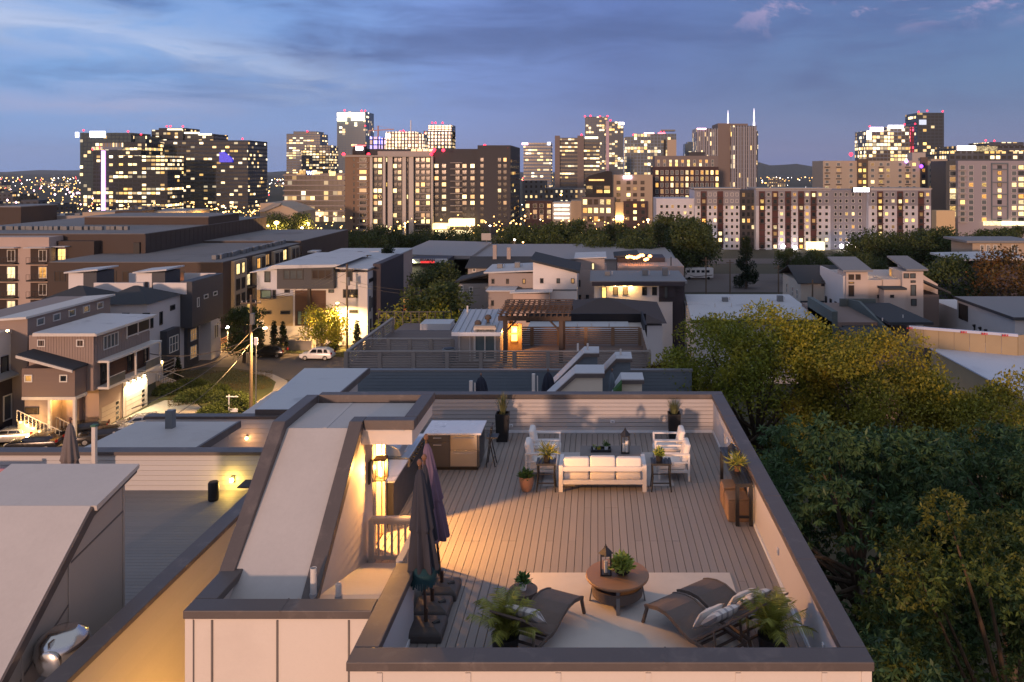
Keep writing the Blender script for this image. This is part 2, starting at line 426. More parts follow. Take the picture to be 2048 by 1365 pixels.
for y in (12.9, 15.4, 17.9, 20.4): MB().box(X1-cw-.003, X1+.003, y-.012, y+.012, CAP-.11, CAP+.003).build('cap_seam', cap_m, H)
for x in (-3.1, -.6, 1.9): MB().box(x-.012, x+.012, Y1-cw-.003, Y1+.003, CAP-.11, CAP+.003).build('cap_seam', cap_m, H)
MB().box(-4.512, -4.488, YL-.003, YL+cw+.003, CAP-.11, CAP+.003).build('cap_seam', cap_m, H)
# front battens
for x in (X0+.42, X0+1.55, X0+2.7, X0+3.85, X0+5.0, X0+6.1):
    MB().box(x-.035, x+.035, Y0+.02, Y0+.042, 12, CAP-.15).build('batten', cream, H)
for x in (XL+.13, XL+.40, XL+1.33, XL+2.35):
    MB().box(x-.012, x+.012, YL+.022, YL+.042, 12, CAP-.15).build('panel_joint', M('joint_shadow_gap', (.20, .17, .15), .8), H)
for x in (XL+.05,):
    MB().box(x-.03, x+.08, YL+.02, YL+.041, 12, CAP-.125).build('corner_board', cream, H)
MB().box(X1-.16, X1-.03, Y0+.02, Y0+.041, 12, CAP-.125).build('corner_board', cream, H)
# deck: dark underlay and one object per board
b = MB(); b.box(X0+T, X1-T, Y0+T, Y1-T, FL-.5, FL-.05); b.box(-4.3, X0+T-.002, 14.9, Y1-T, FL-.5, FL-.05); b.box(XL+T, -4.302, 16.4, Y1-T, FL-.5, FL-.05)
b.build('deck_underlay', dark_m, H)
BP = .146; BM = {}
def boards(xa, xb, ya, yb):
    n = int(round((xb-xa)/BP)); p = (xb-xa)/n; me = None
    for i in range(n):
        k = rnd.choice((0, 1, 2))
        xs = xa+p*(i+.5)
        cut = rnd.choice((.32, .45, .58, .7)); yc = ya+(yb-ya)*cut
        for (q0, q1) in ((ya, yc-.003), (yc+.003, yb)):
            kk = (round(p, 4), round(q0, 2), round(q1, 2))
            if kk not in BM: BM[kk] = MB().box(-p/2+.0055, p/2-.0055, q0, q1, -.028, 0).mesh('deck_board', board_m)
            inst('deck_board', BM[kk], H, (xs, 0, FL+rnd.uniform(-.0015, .0015)))
boards(X0+T, X1-T, Y0+T, Y1-T); boards(-4.3, X0+T, 14.92, Y1-T); boards(XL+T, -4.3, 16.42, Y1-T)
# lap siding on the rear parapet
n = 8; hb = (CAP-.13-FL-.07)/n
MB().box(XL+T, X1-T, Y1-T-.004, Y1-T-.001, FL+.07, CAP-.12).build('siding_gap_shade', M('joint_shadow_gap'), H)  # dark sheet stands in for the shade in the gaps between boards
me = MB().prism([(-.004, 0), (-.030, 0), (-.024, hb-.012), (-.004, hb-.012)], 'x', XL+T, X1-T).mesh('siding_board', greyside)
for i in range(n): inst('siding_board', me, H, (0, Y1-T-.002, FL+.07+i*hb))
b = MB().box(-2.75, X1-T-.03, Y1-T-.05, Y1-T-.029, FL, FL+.07).build('base_trim', white_t, H)
MB().box(X1-T-.028, X1-T-.002, Y0+T+.01, Y1-T-.055, FL, FL+.075).build('base_trim', white_t, H)
MB().box(X0+T+.002, X0+T+.025, Y0+T+.01, 12.72, FL, FL+.075).build('base_trim', white_t, H)
# outlets
def outlet(loc, face):
    b = MB(); 
    if face == 'S': b.box(-.06, .06, -.022, 0, -.04, .04); b.box(-.035, .035, -.03, -.022, -.018, .018, 1)
    else: b.box(-.022, 0, -.035, .035, -.06, .06); b.box(-.03, -.022, -.018, .018, -.035, .035, 1)
    o = inst('outlet', b.mesh('outlet', [white_t, M('outlet_cover', (.25, .24, .24), .5)], bevel=.004), H, loc)
for px, py in ((1022, 851), (1225, 843)): outlet((SX(px, Y1-T), Y1-T-.03, SZ(py, Y1-T)), 'S')
for px, py in ((1455, 880), (1557, 1103), (1648, 1295)):
    Y = EY(px, X1-T); outlet((X1-T-.002, Y, SZ(py, Y)), 'W')
# ---- stair bulkhead
BX0, BX1, BYa, BYb, BYc = -5.86, -4.3, 12.2, 14.62, 16.3
ZLO, ZHI = 20.36, 22.22; s0 = (ZHI-ZLO)/(BYb-BYa)
MB().prism([(BYa, ZLO), (BYb, ZHI), (15.42, ZHI), (15.42, FL-.5), (BYa, FL-.5)], 'x', BX0+.03, BX1-.03).build('stair_bulkhead', cream2, H)
MB().box(BX0+.03, BX1-.03, 15.422, 16.238, FL+2.1, ZHI).build('stair_ceiling', cream2, H); MB().box(BX0+.03, BX0+.2, 15.422, 16.238, FL-.5, FL+2.098).build('stair_wall', cream2, H)
MB().box(BX0+.03, BX1-.03, 16.24, BYc, FL-.5, ZHI).build('stair_wall', cream2, H); MB().box(BX0+.202, BX1-.03, 15.422, 16.238, FL-.5, FL-.005).build('stair_landing', wood_m, H)
b = MB()
b.prism([(BYa-.05, ZLO-.01), (BYb, ZHI), (BYb, ZHI+.05), (BYa-.05, ZLO+.05)], 'x', BX0+.12, BX1-.12); b.build('sloped_membrane', membrane, H)
for q_ in (.28, .66):
    yq, zq = BYa+(BYb-BYa)*q_, ZLO+(ZHI-ZLO)*q_
    MB().prism([(yq-.06, zq-.06*s0+.048), (yq+.06, zq+.06*s0+.048), (yq+.06, zq+.06*s0+.056), (yq-.06, zq-.06*s0+.056)], 'x', BX0+.2, BX1-.2).build('membrane_seam', membrane, H)
MB().box(-5.0, -4.93, BYb+.01, BYc-.11, ZHI+.056, ZHI+.062).build('membrane_seam', membrane, H); MB().box(BX0+.3, -3.2, 11.95, 12.03, ZLO+.001, ZLO+.007).build('membrane_seam', membrane, H)
b = MB(); b.box(BX0+.12, -3.52, BYb+.003, BYc-.1, ZHI+.003, ZHI+.055); b.build('flat_membrane', membrane, H)
# sloping caps both sides
s = (ZHI-ZLO)/(BYb-BYa)
for xa, xb in ((BX0-.04, BX0+.2), (BX1-.2, BX1+.04)):
    b = MB(); t = .2
    y2 = BYc if xa < -5 else BYb+.24
    b.prism([(BYa-.08, ZLO-.12), (BYb, ZHI+.02), (y2, ZHI+.02), (y2, ZHI+t), (BYb-.06, ZHI+t), (BYa-.08, ZLO+.06)], 'x', xa, xb)
    b.build('sloping_cap', cap_m, H, bevel=.012)
b = MB(); b.box(BX0+.2, -3.33, BYc-.02, BYc+.2, ZHI+.02, ZHI+.2); b.build('canopy_cap', cap_m, H, bevel=.012)
b = MB(); b.box(-3.57, -3.33, BYb+.25, BYc-.022, ZHI+.02, ZHI+.2); b.build('canopy_cap', cap_m, H, bevel=.012)
b = MB(); b.box(BX1+.042, -3.33, BYb, BYb+.24, ZHI+.02, ZHI+.2); b.build('canopy_cap', cap_m, H, bevel=.012)
b = MB(); b.box(BX1-.02, -3.38, BYb+.05, BYc+.15, ZHI-.26, ZHI+.018); b.build('canopy_fascia', cream, H)
# lap siding on the door side of the bulkhead, cut by the slope
z = FL+.02; k = 0
while z < ZHI-.02:
    z2 = min(z+.165, ZHI-.005)
    def ys(zz): return BYa+.02+max(0, (zz-ZLO+.1))/s if zz > ZLO-.1 else BYa+.02
    segs = [(max(ys(z), 12.25), 15.42)] + ([(16.24, BYc)] if z < FL+2.1 else [(15.42, BYc)])
    for (a0, a1) in segs:
        b = MB(); a0t = max(ys(z2), a0) if a0 < 15 else a0
        b.add([(BX1-.028, a0, z), (BX1-.006, a0, z), (BX1-.028, a0t, z2-.014), (BX1-.018, a0t, z2-.014),
               (BX1-.028, a1, z), (BX1-.006, a1, z), (BX1-.028, a1, z2-.014), (BX1-.018, a1, z2-.014)],
              [(0, 1, 3, 2), (4, 6, 7, 5), (1, 5, 7, 3), (0, 2, 6, 4), (2, 3, 7, 6), (0, 4, 5, 1)])
        b.build('siding_board', cream2, H)
    z = z2
# door
dm = M('door_paint', (.58, .50, .40), .5, .05)
b = MB(); b.box(BX1-.035, BX1+.03, 15.42, 15.52, FL, FL+2.12); b.box(BX1-.035, BX1+.03, 16.14, 16.24, FL, FL+2.12); b.box(BX1-.035, BX1+.03, 15.52, 16.14, FL+2.02, FL+2.12)
door = b.build('door', dm, H)
b = MB(); b.box(BX1-.68, BX1-.04, 16.12, 16.155, FL+.01, FL+2.018); b.build('door_leaf', dm, door)
b = MB(); b.box(BX1-.58, BX1-.14, 16.112, 16.119, FL+.3, FL+1.9); b.build('pane', glass('door_glass', (.10, .08, .06)), door)
b = MB(); b.tube([(BX1-.62, 16.12, FL+1.0), (BX1-.62, 16.06, FL+1.0), (BX1-.5, 16.06, FL+1.0)], .012, 6); b.build('handle', iron_m, door)
sl = thing('stairhead_lamp', 'warm bulb inside the open stair door that lights the deck', 'lamp', (BX1-.46, 15.8, FL+2.0))
MB().lathe([(.01, 0), (.05, .03), (.05, .09), (.02, .12)], 12, (BX1-.46, 15.8, FL+1.90)).build('bulb', E('bulb_glow', (1, .66, .28), 45, .1), sl); MB().lathe([(.07, 0), (.07, .05), (.03, .06)], 12, (BX1-.46, 15.8, FL+2.03)).build('socket', iron_m, sl)
lamp('stairhead_light', sl, (BX1-.46, 15.8, FL+1.84), 1250, (1, .43, .10), .035)
# low flat roof in front of the stair head and the ramped membrane up to the gate
b = MB(); b.box(XL+T, X0+.04, YL+T, BYa+.3, ZLO-.3, ZLO); b.build('low_roof', membrane, H)
b = MB(); b.prism([(BYa+.302, ZLO), (14.9, FL+.02), (14.9, FL-.4), (BYa+.302, FL-.4)], 'x', BX1-.02, X0+.04); b.build('low_roof', membrane, H)
def pipe(px, py, hgt, r):
    x, y, _ = G(px, py, ZLO); b = MB(); b.lathe([(r*2.6, 0), (r*2.3, .03), (r*1.35, .09), (r*1.25, .16)], 16, (x, y, ZLO)); o = b.build('pipe_boot', rubber, H, smooth=True)
    b = MB(); b.lathe([(r, .02), (r, hgt), (r*.82, hgt), (r*.8, hgt-.06)], 16, (x, y, ZLO)); b.build('vent_pipe', pvc, H, smooth=True)
pipe(627, 1208, .55, .048); pipe(677, 1212, .34, .045)
# guard rail with balusters
def guard(p0, p1, zb, zt, nb, m, name='guard_railing'):
    p0, p1 = Vector(p0), Vector(p1); b = MB(); d = (p1-p0).normalized()
    b.bar(p0+Vector((0, 0, zt-.03)), p1+Vector((0, 0, zt-.03)), .11, .05); o = b.build(name, m, H)
    MB().bar(p0+Vector((0, 0, zb+.1)), p1+Vector((0, 0, zb+.1)), .05, .07).build('bottom_rail', m, o)
    MB().bar(p0+Vector((0, 0, zt-.1)), p1+Vector((0, 0, zt-.1)), .05, .07).build('top_rail', m, o)
    for q in (p0, p1):
        MB().box(q.x-.05, q.x+.05, q.y-.05, q.y+.05, zb, zt-.056).build('post', m, o)
    for i in range(nb):
        q = p0+(p1-p0)*((i+1)/(nb+1))
        MB().box(q.x-.02, q.x+.02, q.y-.02, q.y+.02, zb+.136, zt-.136).build('baluster', m, o)
rail_m = M('painted_railing', (.50, .44, .39), .55, .06)
guard((-4.20, 14.95, 0), (-3.32, 14.95, 0), FL+.0, FL+.86, 6, rail_m)
guard((-3.16, 12.83, 0), (-3.16, 14.85, 0), FL+.0, CAP+.02, 12, rail_m)
# wall lantern beside the door
Lx, Ly, Lz = BX1+.22, 15.14, FL+1.50
Lt = thing('wall_lantern', 'lit bronze box lantern on the siding beside the roof deck door', 'lamp', (BX1, Ly, Lz))
b = MB(); b.box(BX1-.005, BX1+.02, Ly-.05, Ly+.05, Lz-.1, Lz+.32); b.box(BX1+.02, Lx-.02, Ly-.02, Ly+.02, Lz+.33, Lz+.36); b.box(Lx-.125, Lx-.112, Ly-.13, Ly+.13, Lz-.02, Lz+.38); b.build('back_plate', iron_m, Lt)  # last box is a shield added to keep lamplight off the wall
b = MB()
for sx in (-1, 1):
    for sy in (-1, 1):
        hw_ = .026 if sx*sy > 0 and sx > 0 else .009  # far outer post thickened so that it shades a wedge of deck
        b.box(Lx+sx*.085-hw_, Lx+sx*.085+hw_, Ly+sy*.085-hw_, Ly+sy*.085+hw_, Lz, Lz+.36)
b.box(Lx-.11, Lx+.11, Ly-.11, Ly+.11, Lz+.362, Lz+.40); b.box(Lx-.105, Lx+.105, Ly-.105, Ly+.105, Lz-.02, Lz-.001); b.build('frame', M('bronze', (.06, .045, .035), .4, .1, metal=.5), Lt)
b = MB(); b.lathe([(.012, .03), (.022, .06), (.022, .16), (.01, .19)], 10, (Lx, Ly, Lz)); b.build('bulb', E('sconce_glow', (1, .55, .16), 9, .1), Lt)
lamp('door_light', Lt, (Lx, Ly, Lz+.2), 190, (1, .44, .10), .03)
# ---- things of the outdoor kitchen
K = thing('kitchen_island', 'charcoal cabinet island with white marble top and steel drawers', 'counter', (-3.6, 19.6, FL))
ix0, ix1, iy0, iy1 = -4.20, -2.86, 19.5, 20.5; zt = FL+.92
b = MB(); b.box(ix0, ix1, iy0+.03, iy1-.05, FL+.08, zt-.045); b.build('cabinet', char_m, K)
b = MB(); b.box(ix0, ix1-.05, iy0+.07, iy1-.1, FL, FL+.08); b.build('plinth', black_m, K)
b = MB(); b.box(ix0-.02, ix1+.05, iy0-.02, iy1, zt-.045, zt); b.build('counter_top', marble, K, bevel=.006)
fx = SX(900, 19.5)
def front(xa, xb, za, zb, m, nm, hz=None, vert=False):
    o = MB().box(xa+.006, xb-.006, iy0+.005, iy0+.029, za+.006, zb-.006).build(nm, m, K, bevel=.004)
    bb = MB()
    if vert: bb.tube([(xb-.06, iy0-.03, zb-.35), (xb-.06, iy0-.03, zb-.06)], .008, 6)
    else: bb.tube([(xa+.08 if m is steel_m else (xa+xb)/2-.1, iy0-.03, zb-.06), (xb-.08 if m is steel_m else (xa+xb)/2+.1, iy0-.03, zb-.06)], .010, 6)
    bb.build('handle', steel_m, o)
front(ix0, SX(850, 19.5), FL+.1, zt-.05, char_m, 'cabinet_door', vert=True)
front(SX(850, 19.5), fx, zt-.22, zt-.05, char_m, 'drawer'); front(SX(850, 19.5), fx, FL+.1, zt-.22, char_m, 'cabinet_door')
front(fx, ix1-.05, FL+.50, zt-.05, steel_m, 'drawer'); front(fx, ix1-.05, FL+.1, FL+.50, steel_m, 'drawer')
K2 = thing('grill_counter', 'charcoal counter with built in steel grill along the deck wall', 'counter', (-4.7, 17.8, FL))
gx0, gx1 = -5.2, -4.20
b = MB(); b.box(gx0, gx1, 16.55, 17.75, FL+.0, zt-.045); b.box(gx0, gx1, 17.752, 19.2, FL+.0, zt-.2); b.box(gx0, gx1, 19.202, 19.49, FL, zt-.045); b.build('cabinet', char_m, K2)
for ya, yb in ((16.5, 17.73), (19.2, 19.47)): MB().box(gx0, gx1+.03, ya, yb, zt-.043, zt).build('counter_top', marble, K2, bevel=.006)
gr = MB().box(gx0+.05, gx1+.04, 17.78, 19.17, zt-.195, zt+.02).build('grill', steel_m, K2, bevel=.01)
b = MB(); 
b.prism([(gx0+.1, zt+.022), (gx1-.15, zt+.022), (gx1-.2, zt+.2), (gx1-.5, zt+.32), (gx0+.15, zt+.28)], 'y', 17.82, 19.13); b.build('grill_hood', steel_m, gr, bevel=.02)
b = MB().tube([(gx1-.08, 17.9, zt+.12), (gx1-.08, 19.05, zt+.12)], .015, 6); b.build('handle', steel_m, gr)
for i in range(6):
    yk = 17.92+i*.22; MB().tube([(gx1+.038, yk, zt-.08), (gx1+.08, yk, zt-.08)], .035, 10).build('knob', iron_m, gr)
st = thing('bar_stool', 'black folding bar stool leaning at the end of the marble island', 'stool', (-2.62, 19.9, FL))
b = MB()
for dx, dy in ((-.02, -.17), (-.02, .17)): b.tube([(-2.70+dx, 19.9+dy, FL), (-2.60, 19.9+dy, FL+1.0)], .014, 6)
for dy in (-.15, .15): b.tube([(-2.50, 19.9+dy, FL), (-2.66, 19.9+dy, FL+.72)], .014, 6)
b.tube([(-2.54, 19.75, FL+.2), (-2.54, 20.05, FL+.2)], .01, 6); b.tube([(-2.60, 19.73, FL+.97), (-2.60, 20.07, FL+.97)], .02, 6); b.build('frame', iron_m, st)
MB().box(-2.72, -2.44, 19.74, 20.06, FL+.70, FL+.735).build('seat', iron_m, st, bevel=.01)
# ---- tall planters
def planter(x, y, w, h, gh, label, seed):
    t = thing('tall_planter', label, 'planter', (x, y, FL), 0, 'tall black planters')
    b = MB(); w2 = w/2; a = w2*.82
    b.add([(x-a,y-a,FL),(x+a,y-a,FL),(x+a,y+a,FL),(x-a,y+a,FL),(x-w2,y-w2,FL+h),(x+w2,y-w2,FL+h),(x+w2,y+w2,FL+h),(x-w2,y+w2,FL+h),
           (x-w2+.03,y-w2+.03,FL+h),(x+w2-.03,y-w2+.03,FL+h),(x+w2-.03,y+w2-.03,FL+h),(x-w2+.03,y+w2-.03,FL+h)],
          [(0,3,2,1),(0,1,5,4),(1,2,6,5),(2,3,7,6),(3,0,4,7),(4,5,9,8),(5,6,10,9),(6,7,11,10),(7,4,8,11)])
    b.build('pot', black_m, t)
    MB().box(x-w2+.031, x+w2-.031, y-w2+.031, y+w2-.031, FL+h-.08, FL+h-.05).build('soil', M('potting_soil', (.04, .028, .02), .95, .3, 20, 90, bump=.6), t)
    grass_tuft(t, (x, y, FL+h-.06), w*.42, gh, 130, grass_m, seed)
planter(-2.55, 21.7, .36, .74, .62, 'tall black planter with wispy grass next to the marble kitchen island', 3)
planter(2.12, 21.85, .34, .70, .45, 'tall black planter with short grass behind the right hand armchairs', 4)
# ---- seating group
rugA = MB().box(-1.25, 1.80, 18.55, 20.75, FL+.002, FL+.012).build('outdoor_rug', rug2_m); tag(rugA, 'pale grey rug under the white sofa and armchairs', 'rug')
def cushion(parent, x0, x1, y0, y1, z0, z1, name='cushion', m=None, bev=.045):
    return MB().box(x0, x1, y0, y1, z0, z1).build(name, m or cushion_m, parent, bevel=bev, smooth=True, seg=3)
sx0, sx1, sy = -.86, 1.14, 18.22
SO = thing('outdoor_sofa', 'white framed three seat sofa seen from behind with cream cushions', 'sofa', (.14, 18.6, FL))
for xx in (sx0, sx1-.09):
    b = MB()
    b.box(xx, xx+.09, sy, sy+.09, FL, FL+.60); b.box(xx, xx+.09, sy+.72, sy+.81, FL, FL+.58); b.box(xx, xx+.09, sy+.092, sy+.718, FL+.53, FL+.58); b.box(xx, xx+.09, sy+.092, sy+.718, FL+.17, FL+.24); b.build('arm_frame', white_f, SO)
b = MB(); b.box(sx0+.092, sx1-.092, sy+.01, sy+.06, FL+.47, FL+.56); b.box(sx0+.092, sx1-.092, sy+.01, sy+.06, FL+.17, FL+.26); b.build('back_frame', white_f, SO)
b = MB(); b.box(sx0+.092, sx1-.092, sy+.75, sy+.80, FL+.17, FL+.26); b.box(sx0+.092, sx1-.092, sy+.062, sy+.748, FL+.2, FL+.23); b.build('seat_frame', white_f, SO)
w3 = (sx1-sx0-.2)/3
for i in range(3):
    xa = sx0+.1+i*w3
    cushion(SO, xa+.008, xa+w3-.008, sy+.10, sy+.79, FL+.232, FL+.40, 'seat_cushion')
    cushion(SO, xa+.008, xa+w3-.008, sy+.075, sy+.26, FL+.402, FL+(.74 if i != 1 else .76), 'back_cushion')
def armchair(label, loc, rz):
    t = thing('armchair', label, 'armchair', loc, rz, 'white deck armchairs')   # faces local +X, 0.74 x 0.68
    for s_ in (-1, 1):
        b = MB(); y = s_*.32; q = .045
        for x in (-.36, .34): b.box(x, x+q, y-q/2, y+q/2, 0, .60)
        b.box(-.36, .385, y-q/2-.003, y+q/2+.003, .602, .64); b.box(-.315, .34, y-q/2, y+q/2, .20, .25); b.box(-.315, .34, y-q/2, y+q/2, .42, .45)
        b.build('arm_frame', white_f, t, world=False)
    b = MB(); b.box(-.30, .33, -.297, .297, .20, .24); b.box(-.35, -.31, -.297, .297, .52, .58); b.build('seat_frame', white_f, t, world=False)
    MB().box(-.26, .40, -.29, .29, .242, .40).build('seat_cushion', cushion_m, t, bevel=.045, smooth=True, world=False, seg=3)
    b = MB(); b.prism([(-.31, .40), (-.17, .40), (-.26, .84), (-.40, .84)], 'y', -.28, .28); b.build('back_cushion', cushion_m, t, bevel=.045, smooth=True, world=False, seg=3)
    return t
armchair('white armchair nearest the terracotta pot at the left of the coffee table', (-1.32, 19.22, FL), 0)
armchair('white armchair behind its twin at left, closer to the rear parapet', (-1.30, 20.16, FL), 0)
armchair('white armchair beside the right end of the sofa, facing left', (1.84, 19.18, FL), math.pi)
armchair('white armchair in front of the short grass planter, facing left', (1.82, 20.12, FL), math.pi)
ct = thing('coffee_table', 'rectangular grey stone coffee table between sofa and armchairs', 'table', (.35, 19.7, FL))
MB().box(-.40, 1.10, 19.32, 20.05, FL+.36, FL+.43).build('table_top', concrete, ct, bevel=.01)
for x, y in ((-.34, 19.38), (1.0, 19.38), (-.34, 19.95), (1.0, 19.95)): MB().box(x, x+.06, y, y+.06, FL+.012, FL+.359).build('leg', concrete, ct)
tr = thing('tray', 'dark tray on the grey coffee table', 'tray', (.11, 19.7, FL+.43))
b = MB(); b.box(-.14, .36, 19.55, 19.82, FL+.431, FL+.445)
for (a0, a1, c0, c1) in ((-.14, .36, 19.55, 19.565), (-.14, .36, 19.805, 19.82), (-.14, -.125, 19.566, 19.804), (.345, .36, 19.566, 19.804)): b.box(a0, a1, c0, c1, FL+.446, FL+.49)
b.build('tray_body', iron_m, tr)
def small_plant(x, y, z, r, h, potr, poth, potm, leafm, label, seed, n=140, L=.09, W=.03, nm='potted_plant', cat='plant', prof=None, up=.9):
    t = thing(nm, label, cat, (x, y, z))
    p = prof or [(potr*.78, 0), (potr, poth*.9), (potr*1.05, poth), (potr*.9, poth), (potr*.85, poth*.85)]
    b = MB(); b.lathe(p, 18, (x, y, z)); b.build('pot', potm, t, smooth=True)
    pot_plant(t, (x, y, z+poth*.9), r, h, n, L, W, leafm, seed, up)
    return t
small_plant(.24, 19.7, FL+.446, .10, .16, .05, .09, white_t, leaf_g, 'small green plant in white pot on the coffee table tray', 11, 60, .07, .03)
small_plant(.06, 19.66, FL+.446, .05, .06, .045, .06, M('yellow_bowl', (.5, .36, .03), .5), leaf_y, 'little yellow cup of sprigs on the coffee table tray', 12, 30, .04, .02)
small_plant(-.06, 19.72, FL+.446, .05, .08, .03, .06, white_t, leaf_y, 'tiny sprig in white cup at the left of the tray', 13, 24, .05, .02)
def lantern(x, y, z, w, h, label, candles):
    t = thing('candle_lantern', label, 'lantern', (x, y, z), 0, 'black candle lanterns'); b = MB(); w2 = w/2
    b.box(x-w2, x+w2, y-w2, y+w2, z, z+.025)
    for sx in (-1, 1):
        for sy_ in (-1, 1): b.box(x+sx*(w2-.012)-.011, x+sx*(w2-.012)+.011, y+sy_*(w2-.012)-.011, y+sy_*(w2-.012)+.011, z+.026, z+h*.66)
    b.box(x-w2, x+w2, y-w2, y+w2, z+h*.661, z+h*.69); b.build('frame', iron_m, t)
    b = MB(); b.lathe([(w2*1.35, 0), (w2*.55, h*.16), (w2*.3, h*.2), (w2*.26, h*.25), (.005, h*.27)], 4, (x, y, z+h*.691)); 
    b.tube([(x, y, z+h*.95), (x, y, z+h)], .008, 6); b.build('roof', iron_m, t)
    for (dx, dy, r, hh) in candles: MB().lathe([(r, 0), (r, hh), (r*.7, hh), (.002, hh-.01)], 12, (x+dx, y+dy, z+.026)).build('candle', candle_m, t, smooth=True)
    return t
lantern(.70, 19.55, FL+.43, .20, .62, 'large black lantern with two white candles on the grey coffee table', ((-.035, 0, .035, .20), (.04, -.02, .04, .27)))
def side_table(x0, x1, y0, y1, h, label):
    t = thing('side_table', label, 'table', ((x0+x1)/2, (y0+y1)/2, FL), 0, 'black slatted side tables')
    for i in range(6):
        xa = x0+(x1-x0)*i/6; MB().box(xa+.008, xa+(x1-x0)/6-.008, y0, y1, FL+h-.025, FL+h).build('slat', iron_m, t)
    MB().box(x0+.02, x1-.02, y0+.03, y1-.03, FL+h-.06, FL+h-.0255).build('apron', iron_m, t)
    for x in (x0+.02, x1-.05):
        for y in (y0+.02, y1-.05):
            e = -.02 if x < (x0+x1)/2 else .02
            MB().tube([(x+.015+e, y+.015, FL), (x+.015-e*.6, y+.015, FL+h*.5), (x+.015, y+.015, FL+h-.061)], [.016, .018, .018], 6).build('leg', iron_m, t)
    b = MB(); b.box(x0+.03, x1-.03, y0+.025, y0+.045, FL+.19, FL+.215); b.box(x0+.03, x1-.03, y0+.025, y0+.045, FL+.40, FL+.42); b.build('stretcher', iron_m, t)
side_table(-1.38, -.92, 18.18, 18.58, .66, 'black slatted side table at the left end of the sofa')
side_table(1.24, 1.72, 18.18, 18.58, .66, 'black slatted side table at the right end of the sofa')
small_plant(-1.14, 18.36, FL+.66, .20, .22, .085, .15, black_m, leaf_palm, 'spiky trailing plant in black pot on the left side table', 21, 150, .22, .022)
small_plant(1.44, 18.38, FL+.66, .13, .20, .085, .14, black_m, leaf_y, 'bushy lime plant in black pot on the right side table', 22, 150, .10, .04)
small_plant(-1.60, 18.30, FL, .20, .19, .165, .33, terra, leaf_g, 'leafy green plant in terracotta pot beside the left side table', 23, 260, .12, .045, prof=[(.10, 0), (.14, .1), (.168, .22), (.165, .33), (.14, .33), (.135, .28)])
# ---- console table, ottomans
cs = thing('console_table', 'long black slatted console table against the right parapet', 'table', (3.05, 17.5, FL))
for i in range(5): MB().box(2.86+i*.074, 2.86+i*.074+.066, 16.44, 18.62, FL+.86, FL+.89).build('slat', iron_m, cs)
MB().box(2.88, 3.21, 16.47, 18.59, FL+.80, FL+.859).build('apron', iron_m, cs)
for x in (2.87, 3.15):
    for y in (16.46, 18.53): MB().box(x, x+.07, y, y+.07, FL, FL+.799).build('leg', iron_m, cs)
MB().box(2.942, 3.148, 16.475, 16.515, FL+.16, FL+.2).build('stretcher', iron_m, cs)
for y, lb in ((16.66, 'tan woven cube ottoman nearest the camera under the console table'), (17.28, 'tan woven cube ottoman behind the first under the console table')):
    o = thing('ottoman', lb, 'ottoman', (2.97, y+.25, FL), 0, 'woven cube ottomans')
    MB().box(2.74, 3.2, y, y+.5, FL, FL+.43).build('body', ottoman_m, o, bevel=.02)
    MB().box(2.75, 3.19, y+.01, y+.49, FL+.431, FL+.47).build('seat_pad', ottoman_m, o, bevel=.015)
small_plant(3.02, 17.15, FL+.89, .20, .24, .08, .13, M('brown_pot', (.12, .06, .035), .6), leaf_palm, 'spiky plant in brown pot on the console table', 31, 130, .20, .022)
lantern(3.0, 17.75, FL+.89, .15, .42, 'small black lantern on the console table by the right parapet', ((0, 0, .03, .12),))
# ---- front lounge
rug = MB().box(-1.27, 2.42, 12.12, 14.55, FL+.002, FL+.014).build('lounge_rug', rug_m); tag(rug, 'beige woven rug under the round table and loungers', 'rug')
rt = thing('round_table', 'round brown wooden coffee table with lower shelf on the beige rug', 'table', (.355, 13.62, FL+.014)); cxx, cyy = .355, 13.62
zf = FL+.014
b = MB(); b.lathe([(.50, 0), (.535, .01), (.54, .035), (.53, .05), (.49, .052)], 40, (cxx, cyy, zf+.40)); b.build('table_top', wood_m, rt, smooth=True)
b = MB(); b.lathe([(.36, .0), (.43, .03), (.44, .20), (.42, .20), (.40, .05)], 36, (cxx, cyy, zf+.10)); b.build('lower_basket', wicker, rt, smooth=True)
for k in range(4):
    a = R(-90+90*k); p = Vector((cxx+math.cos(a)*.47, cyy+math.sin(a)*.47, zf)); q = Vector((cxx+math.cos(a)*.40, cyy+math.sin(a)*.40, zf+.399))
    MB().bar(p, q, .06, .022, up=(math.cos(a), math.sin(a), .01)).build('leg', M('pewter_metal', (.25, .24, .24), .4, .1, metal=.7), rt)
lantern(.16, 13.62, zf+.452, .19, .50, 'black lantern with one white candle on the round wooden table', ((0, 0, .032, .19),))
small_plant(.44, 13.60, zf+.452, .24, .27, .14, .12, black_m, leaf_y, 'bowl of lime green foliage with pale blooms on the round table', 41, 420, .11, .05, prof=[(.06, 0), (.12, .04), (.145, .10), (.14, .12), (.12, .11)])
sd = thing('drum_side_table', 'small dark wicker drum table beside the left lounger', 'table', (-1.20, 13.12, zf))
b = MB(); b.lathe([(.13, 0), (.15, .05), (.19, .25), (.23, .42), (.235, .45), (.225, .452)], 28, (-1.20, 13.12, zf)); b.build('drum', wicker, sd, smooth=True)
small_plant(-1.20, 13.10, zf+.452, .13, .14, .065, .13, white_t, leaf_g, 'green plant in white pot on the small drum table', 42, 120, .10, .04)
